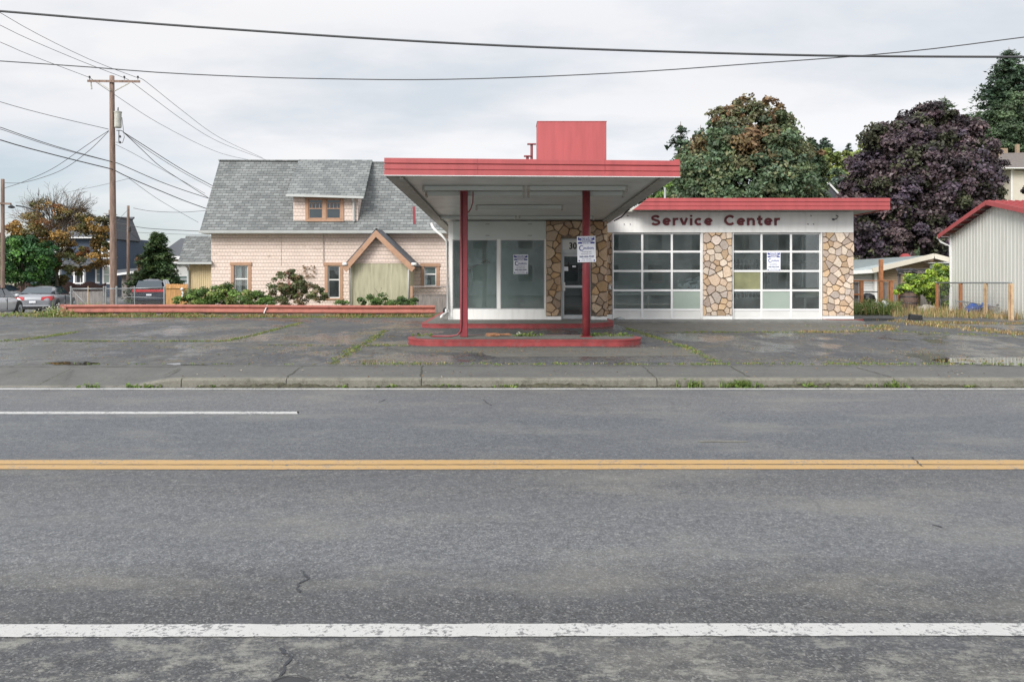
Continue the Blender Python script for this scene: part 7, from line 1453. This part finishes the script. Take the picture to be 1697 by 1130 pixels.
d = 93; X, Z = mk(d); tree('broadleaf_tree', 'broad mid-green tree low in front of the tall fir at the right edge', 'tree', [(X(1655), d, Z(225), 3, 2.4, 3.3), (X(1690), d, Z(215), 3.4, 2.4, 3.8), (X(1640), d, Z(240), 2, 2, 2.2), (X(1675), d - 1, Z(255), 3, 2, 2), (X(1725), d, Z(225), 3, 2, 4)], 20000, .32, [(.05, .08, .04), (.06, .09, .045), (.042, .066, .036)], 17, .3)
# left side
d = 52; X, Z = mk(d)
AUT = [(.14, .09, .03), (.17, .08, .03), (.10, .085, .028), (.07, .075, .028), (.20, .12, .032), (.085, .07, .028)]
bl = [(X(95), d, Z(375), 2.4, 1.8, 1.4), (X(60), d, Z(385), 1.8, 1.6, 1.1), (X(135), d, Z(395), 1.6, 1.6, 1.5), (X(150), d, Z(425), 1.1, 1.2, 1.0), (X(115), d - .8, Z(420), 1.3, 1.2, 1.2), (X(110), d, Z(358), 1.3, 1.3, .7), (X(150), d, Z(372), 1.1, 1, .6), (X(40), d, Z(400), 1.1, 1, .7), (X(85), d, Z(345), 1.4, 1, .5), (X(90), d, Z(410), 1.2, 1, 1.6), (X(165), d, Z(410), .6, .7, .9), (X(97), d, Z(450), .6, .7, 1.0), (X(120), d - .8, Z(435), 1.2, 1, .8), (X(140), d - .5, Z(440), .9, .9, .7), (X(155), d - .3, Z(432), .7, .8, .6), (X(70), d, Z(405), 1.3, 1, .9)]
at = tree('autumn_tree', 'thinning tree with orange and olive leaves before the blue house', 'tree', bl, 15000, .15, AUT, 21, .16, bark='barkpale', base=(X(97), d), thin=(.62, .7), clump=.22, limb_n=6, limb_spread=.6, depth=3)
mb = MB(); rg = random.Random(31)      # bare twigs fanning out of the crown
for i in range(210):
    t = rg.uniform(-1.25, 1.15); base_ = Vector((X(95) + t * 1.3, d + rg.uniform(-.6, .6), Z(375) + rg.uniform(-.4, .9))); L_ = rg.uniform(.9, 2.3) * (1 - .25 * abs(t)); an = t * .85 + rg.uniform(-.28, .28)
    m1 = base_ + Vector((math.sin(an), rg.uniform(-.2, .2), math.cos(an))) * L_ * .55; e_ = m1 + Vector((math.sin(an * 1.2), rg.uniform(-.2, .2), math.cos(an * .9))) * L_ * .45; mb.tube([base_, m1, e_], [.022, .014, .006], 4, False)
    for k in range(4): s_ = m1.lerp(e_, rg.random()); a2 = an + rg.choice((-.6, .6)); mb.tube([s_, s_ + Vector((math.sin(a2), 0, math.cos(a2))) * rg.uniform(.2, .5)], [.01, .005], 3, False)
mb.build('twigs', 'bronze', at)
d = 50; X, Z = mk(d); tree('broadleaf_tree', 'rounded deep green tree at the left edge behind the parked cars', 'tree', [(X(35), d, Z(435), 1.9, 1.5, 1.3), (X(65), d, Z(430), 1.3, 1.3, 1.0), (X(20), d, Z(420), 1.2, 1.2, .9), (X(45), d - .5, Z(408), 1.0, 1, .7), (X(20), d - .5, Z(450), 1.2, 1, .8), (X(72), d, Z(440), .7, .8, .9), (X(55), d - .8, Z(445), 1.3, 1, .9), (X(5), d, Z(435), 1, 1, 1.3)], 15000, .17, [(.028, .075, .024), (.04, .10, .03), (.024, .06, .022), (.06, .13, .03)], 22, .14, clump=.25)
d = 54; X, Z = mk(d); tree('red_leaved_shrub', 'red-brown leafy shrub behind the pole at the left edge', 'shrub', [(X(5), d, Z(390), 1.2, 1, 1.2), (X(18), d, Z(400), 1.1, 1, 1.1), (X(28), d, Z(415), .9, 1, .9), (X(-5), d, Z(415), 1.2, 1, 1.5), (X(50), d, Z(408), 1.0, 1, .5)], 6000, .17, [(.13, .05, .025), (.17, .075, .03), (.07, .03, .02)], 23, .1)
d = 56; X, Z = mk(d); tree('round_shrub', 'dark rounded evergreen shrub before the blue house porch', 'shrub', [(X(114), d - 1.5, Z(458), .9, .7, .65), (X(107), d - 1.5, Z(465), .8, .7, .7), (X(80), d - 1, Z(466), .5, .5, .5)], 5000, .1, [(.02, .038, .014), (.03, .05, .016)], 24, .06)
conifer('spruce_tree', 'dense twin-topped spruce behind the dark sport utility car', 257, 379, 56, 1.95, n=30000, pal=((.028, .052, .02), (.038, .066, .024), (.05, .075, .024)), seed=25, leaf=.12, pw=.72, droop=.2)
conifer('spruce_tree', 'second slimmer top of the spruce pair, right one', 268, 381, 56.4, 1.5, n=14000, pal=((.028, .052, .02), (.038, .066, .024)), seed=26, leaf=.12, pw=.8, droop=.2)
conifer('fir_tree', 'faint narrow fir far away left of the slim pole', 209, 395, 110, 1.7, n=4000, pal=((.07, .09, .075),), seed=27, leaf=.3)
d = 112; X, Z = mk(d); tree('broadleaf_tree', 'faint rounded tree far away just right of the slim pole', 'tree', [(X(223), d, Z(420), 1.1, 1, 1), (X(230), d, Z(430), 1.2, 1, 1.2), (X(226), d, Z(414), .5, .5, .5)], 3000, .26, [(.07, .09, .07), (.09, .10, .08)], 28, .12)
d = 60; X, Z = mk(d); tree('broadleaf_tree', 'olive and rust coloured bush at the left foot of the spruce', 'bush', [(X(236), d, Z(452), .7, .6, .8), (X(243), d, Z(458), .8, .6, .6), (X(234), d, Z(436), .5, .5, .5)], 2500, .13, [(.07, .07, .03), (.12, .07, .035)], 29, .06)
# yellow-green vine on the right
d = 34.6; X, Z = mk(d); tree('vine', 'bright yellow-green vine sprawling over the collapsed roof', 'vine', [(X(1510), d, Z(476), .55, .5, .38), (X(1530), d, Z(470), .7, .5, .45), (X(1555), d, Z(466), .7, .5, .45), (X(1572), d + .3, Z(468), .5, .5, .6), (X(1497), d, Z(482), .4, .4, .22), (X(1545), d, Z(482), .6, .5, .4), (X(1520), d - .2, Z(486), .35, .3, .2), (X(1562), d, Z(500), .35, .3, .5), (X(1568), d + .3, Z(452), .4, .4, .3)], 9000, .12, [(.16, .22, .03), (.20, .27, .04), (.11, .17, .03), (.08, .13, .03)], 41, .05, clump=.3, depth=2)
# shrubs behind the guard rail
d = 32.5; X, Z = mk(d)
tree('rose_bush', 'leggy rose bush with red hips against the pink wall', 'bush', [(X(478), d, Z(470), .55, .45, .5), (X(465), d, Z(485), .5, .4, .45), (X(498), d, Z(478), .5, .45, .5), (X(515), d, Z(485), .5, .4, .4), (X(485), d, Z(458), .3, .3, .25), (X(530), d, Z(490), .4, .35, .3), (X(480), d, Z(497), .6, .4, .4), (X(541), d, Z(487), .25, .25, .25), (X(455), d, Z(472), .22, .2, .2)], 7500, .075, [(.07, .085, .035), (.085, .10, .04), (.055, .07, .03), (.12, .095, .05)], 42, .03, bark='brownstick', limb_n=7, limb_spread=.6, depth=3, clump=.28)
mb = MB(); rg = random.Random(43)
for i in range(14): p = P(rg.uniform(458, 500), rg.uniform(450, 478), d - .45 + rg.uniform(-.1, .1)); mb.lathe(tuple(p), [(.006, -.02), (.022, 0), (.02, .02), (.004, .035)], 6)
o = mb.build('rose_hips', 'red', bpy.data.objects['rose_bush']); o.data.transform(Matrix.Translation(Vector((0, 0, 0))))
d = 32.2; X, Z = mk(d)
tree('bramble_hedge', 'low bright green bramble thicket behind the left half of the guard rail', 'hedge', [(X(330), d, Z(497), .8, .5, .38), (X(352), d, Z(495), .8, .5, .45), (X(378), d, Z(492), .7, .5, .5), (X(405), d, Z(495), .7, .5, .42), (X(425), d, Z(499), .6, .4, .3), (X(312), d, Z(502), .5, .4, .25), (X(368), d, Z(488), .4, .4, .35), (X(440), d, Z(503), .5, .4, .2)], 9500, .085, [(.07, .12, .028), (.09, .145, .035), (.05, .085, .025), (.11, .14, .04)], 44, .03, bark='brownstick', clump=.3)
d = 31.6; X, Z = mk(d)
tree('weed_clump', 'dense dark green weeds at the foot of the porch', 'weeds', [(X(610), d + .4, Z(502), .55, .3, .22), (X(632), d + .4, Z(500), .6, .3, .28), (X(655), d + .4, Z(503), .6, .3, .2), (X(672), d + .4, Z(504), .5, .3, .18), (X(566), d, Z(506), .5, .3, .15)], 4500, .07, [(.06, .10, .03), (.08, .13, .035), (.05, .085, .03)], 45, .02, clump=.3)
# vines growing over the wall
mb_pts = [P(x_, y_, 35.9) for x_, y_ in [(p_[0], p_[1]) for p_ in [(500 + random.Random(i).uniform(0, 22), 440 + random.Random(i + 99).uniform(0, 20)) for i in range(26)]]]
C = np.array([tuple(p) for p in mb_pts]); V, Q = leaf_quads(C, np.tile([0, -1., .2], (len(C), 1)), .09, np.random.default_rng(1)); o = raw_mesh('dry_creeper', V, Q, 'leaf', np.tile([.20, .14, .09], (len(C), 1)), None, tuple(C.mean(0))); tag(o, 'sparse dried creeper leaves on the pink wall above the rose bush', 'creeper')
# ================================================================== grass and weeds
GP = [(.10, .17, .03), (.13, .20, .04), (.08, .13, .03), (.17, .20, .06)]; DRY = [(.34, .25, .12), (.42, .31, .16), (.26, .18, .09), (.20, .20, .08)]; RUSTG = [(.27, .15, .07), (.22, .13, .06), (.16, .15, .06)]
def along(pl, n, wid, seed, sc0=.5, sc1=1.2, z=.003):
    rg = random.Random(seed); o = []; seg = [(Vector(a), Vector(b_)) for a, b_ in zip(pl[:-1], pl[1:])]; Ls = [(b_ - a).length for a, b_ in seg]; T_ = sum(Ls)
    for i in range(n):
        t = rg.random() * T_
        for (a, b_), L_ in zip(seg, Ls):
            if t <= L_: c = a.lerp(b_, t / L_); break
            t -= L_
        cl = .5 + .5 * math.sin(c.x * 3.1 + seed) * math.sin(c.x * .9 + c.y * 2 + seed * 2)
        if rg.random() > .25 + .9 * cl: continue
        o.append((c.x + rg.gauss(0, wid), c.y + rg.gauss(0, wid), z, rg.uniform(sc0, sc1)))
    return o
allp = []
for i, (pl, n_, w_, s0) in enumerate([(LOTC[0], 260, .08, .8), (LOTC[1], 620, .04, .8), (LOTC[3], 300, .07, .8), (LOTC[4], 380, .06, .8), (LOTC[5], 350, .12, .7), (LOTC[6], 90, .08, .6), (LOTC[8], 140, .12, .7), (LOTC[9], 160, .1, .7), ([(1200, 603), (1697, 604)], 260, .10, .7), ([(600, 603), (1200, 604)], 260, .08, .7), ([(0, 604), (600, 604)], 60, .06, .6), ([(610, 573), (680, 573)], 60, .08, .9)]):
    allp += along([tuple(G(x_, y_)[:2]) for x_, y_ in pl] if i not in (99,) else pl, n_, w_, i + 3, .4 * s0, 1.1 * s0)
blades(allp, .055, .010, 9, .035, GP + DRY[:1], 51, 'crack_weeds', 'short green weeds and moss growing along the cracks of the lot', lean=.9)
rg = random.Random(77); sc_p = []
for i in range(520): x_, y_ = rg.uniform(0, 1697), 520 + (rg.random() ** 1.4) * 84; p = G(x_, y_); sc_p.append((p.x, p.y, .003, rg.uniform(.3, .8)))
sc_p = [p for p in sc_p if not (-2.7 < p[0] < 3.4 and p[1] > 16.9) and not (p[1] > 25 and p[0] > -2.6)]
for k_ in range(70):      # irregular mossy clumps
    c_ = G(rg.uniform(0, 1697), 522 + rg.random() ** 1.3 * 80); w_ = rg.uniform(.15, .8); sc_p += [(c_.x + rg.gauss(0, w_ * 1.6), c_.y + rg.gauss(0, w_), .003, rg.uniform(.4, 1.1)) for _ in range(rg.randint(6, 34))]
sc_p = [p for p in sc_p if p[1] > 13.8 and not (-2.7 < p[0] < 3.4 and p[1] > 16.9) and not (p[1] > 25 and p[0] > -2.6)]
blades(sc_p, .03, .010, 7, .07, RUSTG + DRY[2:] + GP[2:3], 52, 'scattered_moss', 'scattered dry moss and tiny weeds over the asphalt lot', lean=1.2)
cp_ = []
for px, n_, s_ in ((150, 7, .9), (1240, 0, 1), (245, 16, .5), (350, 4, .5), (640, 6, .5), (745, 8, .6), (840, 7, .6), (1150, 10, 1.2), (1220, 18, 1.3), (1232, 12, 1.3), (1345, 7, 1.0), (1455, 5, .7), (1487, 9, 1.2), (1610, 3, .5), (218, 8, .4), (1250, 8, .9), (575, 3, .4)):
    for k in range(n_): cp_.append(((px + rg.gauss(0, 10) - CXP) * 11.78 / FPX, 11.775, ROADZ, s_ * rg.uniform(.6, 1.2)))
blades(cp_, .11, .009, 10, .02, GP, 53, 'kerb_weeds', 'green weeds sprouting from the gutter along the kerb', lean=.9, leafy=.3)
ip = [((rg.gauss(1006, 14) - CXP) * 18.2 / FPX, 18.2 + rg.uniform(-.3, .2), .157, rg.uniform(.5, 1)) for _ in range(0)]
for c_, s_, n_ in ((870, 12, 26), (700, 8, 8), (1005, 14, 20), (1035, 10, 10)):
    for k in range(n_): x_ = (c_ + rg.gauss(0, s_) - CXP) * 18.3 / FPX; ip.append((min(x_, 2.85), 18.3 + rg.uniform(-.2, .2), .157, rg.uniform(.5, 1)))
blades(ip, .07, .012, 9, .03, GP, 54, 'island_weeds', 'green weeds growing on top of the pump island', lean=.9, leafy=.3)
rp = along([(gA.x - .2, 29.55), (gB.x, 29.45)], 1500, .16, 9, .4, 1.3); rp2 = along([(gA.x - .3, 29.2), (gB.x, 29.1)], 900, .12, 12, .3, .8)
blades(rp, .12, .014, 7, .05, RUSTG + DRY + GP[:2], 55, 'rail_grass', 'dry and green grass under the guard rail', lean=.8); blades(rp2, .07, .014, 7, .06, GP, 56, 'verge_grass', 'low bright grass along the lot edge before the guard rail', lean=.9)
bp = [(rg.uniform(P(150, 0, 31).x, P(330, 0, 31).x), 31 + rg.uniform(-.5, 1.5), -.05, rg.uniform(.5, 1.2)) for _ in range(160)] + [(rg.uniform(P(560, 0, 31).x, P(690, 0, 31).x), 31.3 + rg.uniform(-.4, .8), 0, rg.uniform(.4, 1.0)) for _ in range(160)] + [(rg.gauss(P(145, 0, 31).x, .5), 31 + rg.uniform(-.5, .8), -.05, rg.uniform(1, 1.9)) for _ in range(110)]
blades(bp, .32, .016, 9, .08, GP + GP + DRY[:1], 57, 'tall_weeds', 'tall weeds behind the guard rail', lean=.6, leafy=.6)
ep = [(rg.gauss(P(100, 0, 30).x, .45), 30.2 + rg.uniform(-.8, .9), -.02, rg.uniform(.5, 1.4)) for _ in range(150)] + [(rg.uniform(P(-10, 0, 31).x, P(100, 0, 31).x), 31 + rg.uniform(-1.6, 1.2), -.0, rg.uniform(.15, .35)) for _ in range(120)]
blades(ep, .33, .016, 9, .09, GP + DRY[:2], 58, 'corner_weeds', 'weeds with pale seed heads at the left end of the guard rail', lean=.7, leafy=.5)
wp = [(rg.gauss(P(98, 0, 30).x, .3), 29.9 + rg.uniform(-.5, .5), rg.uniform(.1, .45)) for _ in range(40)]; C = np.array(wp); V, Q = leaf_quads(C, np.tile([0, -1., .2], (len(C), 1)), .035, np.random.default_rng(2)); o = raw_mesh('white_flowers', V, Q, 'leaf', np.tile([.6, .58, .52], (len(C), 1)), None, tuple(C.mean(0))); tag(o, 'tiny white flowers in the weeds at the rail end', 'flowers', kind='stuff')
yp = []
for k in range(520): px = rg.uniform(1480, 1700); d_ = rg.uniform(28.8, 33) - (px - 1560) * .008; x_ = (px - CXP) * d_ / FPX; yp.append((x_, d_, gZ(x_, d_) - .02, rg.uniform(.4, 1.25)))
blades(yp, .40, .012, 8, .12, DRY + DRY + GP[2:] + RUSTG[:1], 59, 'dry_grass', 'tall dry yellow grass around the posts before the metal shed', lean=.55)
yp = []
for k in range(280): px = rg.uniform(1415, 1492); d_ = rg.uniform(31.2, 33.6); x_ = (px - CXP) * d_ / FPX; yp.append((x_, d_, gZ(x_, d_) - .02, rg.uniform(.5, 1.2)))
blades(yp, .55, .016, 9, .09, GP[2:] + GP + DRY[:1], 60, 'yard_weeds', 'leafy green weeds around the gate frame and blue tarp', lean=.6, leafy=1.2)
yp = along([tuple(G(1480, 532)[:2]), tuple(G(1560, 541)[:2]), tuple(G(1700, 556)[:2])], 500, .25, 5, .3, 1.0) + along([tuple(G(1530, 535)[:2]), tuple(G(1700, 537)[:2])], 300, .2, 6, .3, .9) + along([tuple(G(1415, 541)[:2]), tuple(G(1475, 541)[:2]), tuple(G(1465, 549)[:2]), tuple(G(1330, 551)[:2])], 260, .15, 7, .3, .8)
blades(yp, .12, .013, 7, .06, DRY + RUSTG + GP[:1], 61, 'lot_grass', 'low dry grass creeping over the lot edge on the right', lean=.9)
# dead leaves and grit on the road and pavement
C = []; 
for k in range(420): x_, y_ = rg.uniform(0, 1697), rg.uniform(603, 640) if rg.random() < .6 else rg.uniform(540, 603); p = G(x_, y_); C.append((p.x, p.y, .012 if p.y > KY + .2 else .02))
C = np.array([c for c in C if c[1] > KY + .1 and not (-2.7 < c[0] < 3.4 and c[1] > 16.9) and not c[0] < DX1]); V, Q = leaf_quads(C, np.tile([0, 0, 1.], (len(C), 1)), .028, np.random.default_rng(3), flat=.25); o = raw_mesh('fallen_leaves', V, Q, 'leaf', np.array([(.30, .18, .08), (.22, .13, .06), (.38, .33, .25)])[np.random.default_rng(4).integers(0, 3, len(C))], None, tuple(C.mean(0))); tag(o, 'small fallen leaves scattered on the lot and sidewalk', 'leaves', kind='stuff')
# valve cover cut by the bottom edge
p = Vector((-.9, 3.2, ROADZ + .004)); mb = MB(); mb.lathe(tuple(p), [(.085, 0), (.085, .006), (.076, .008), (.074, .005), (.02, .006)], 28); tag(mb.build('valve_cover', 'dark'), 'round iron valve cover in the road at the bottom edge', 'cover')
# the house across the street, seen only as a reflection in the glass
X0, X1 = -9, 26; ah = thing('clapboard_house', 'pale clapboard house across the street, mirrored in the station glass', 'house', (8, -15, -.1)); mb = MB(); zz = -.1
mb.box(X0, X1, -15, -14.7, -.1, 5.6)
for i in range(28): mb.hexa([(X0, -14.7, zz), (X1, -14.7, zz), (X1, -14.66, zz), (X0, -14.66, zz)], [(X0, -14.7, zz + .19), (X1, -14.7, zz + .19), (X1, -14.69, zz + .19), (X0, -14.69, zz + .19)]); zz += .2
mb.build('wall', simple('far_siding', (.5, .53, .54), .7), ah, one=True)
for i in range(9):
    for z_ in (1.1, 3.8): xx = X0 + 2.2 + i * 3.8; m_ = MB(); m_.box(xx - .12, xx + 1.32, -14.66, -14.6, z_ - .12, z_ + 1.5); o = m_.build('window', 'whitetrim', ah); MB().box(xx, xx + 1.2, -14.6, -14.57, z_, z_ + 1.38).build('pane', 'pane', o)
mb = MB(); slab(mb, [(X0 - .5, -14.2, 5.6), (X1 + .5, -14.2, 5.6), (X1 + .5, -18, 8.2), (X0 - .5, -18, 8.2)], .15); mb.build('roof', 'darkroof', ah)
v, q = grid(np.linspace(-60, 60, 13), [-14.7, -10, -6.5], lambda X_, Y_: X_ * 0 + ROADZ + .01); struct(raw_mesh('far_sidewalk', v, q, 'walk'))
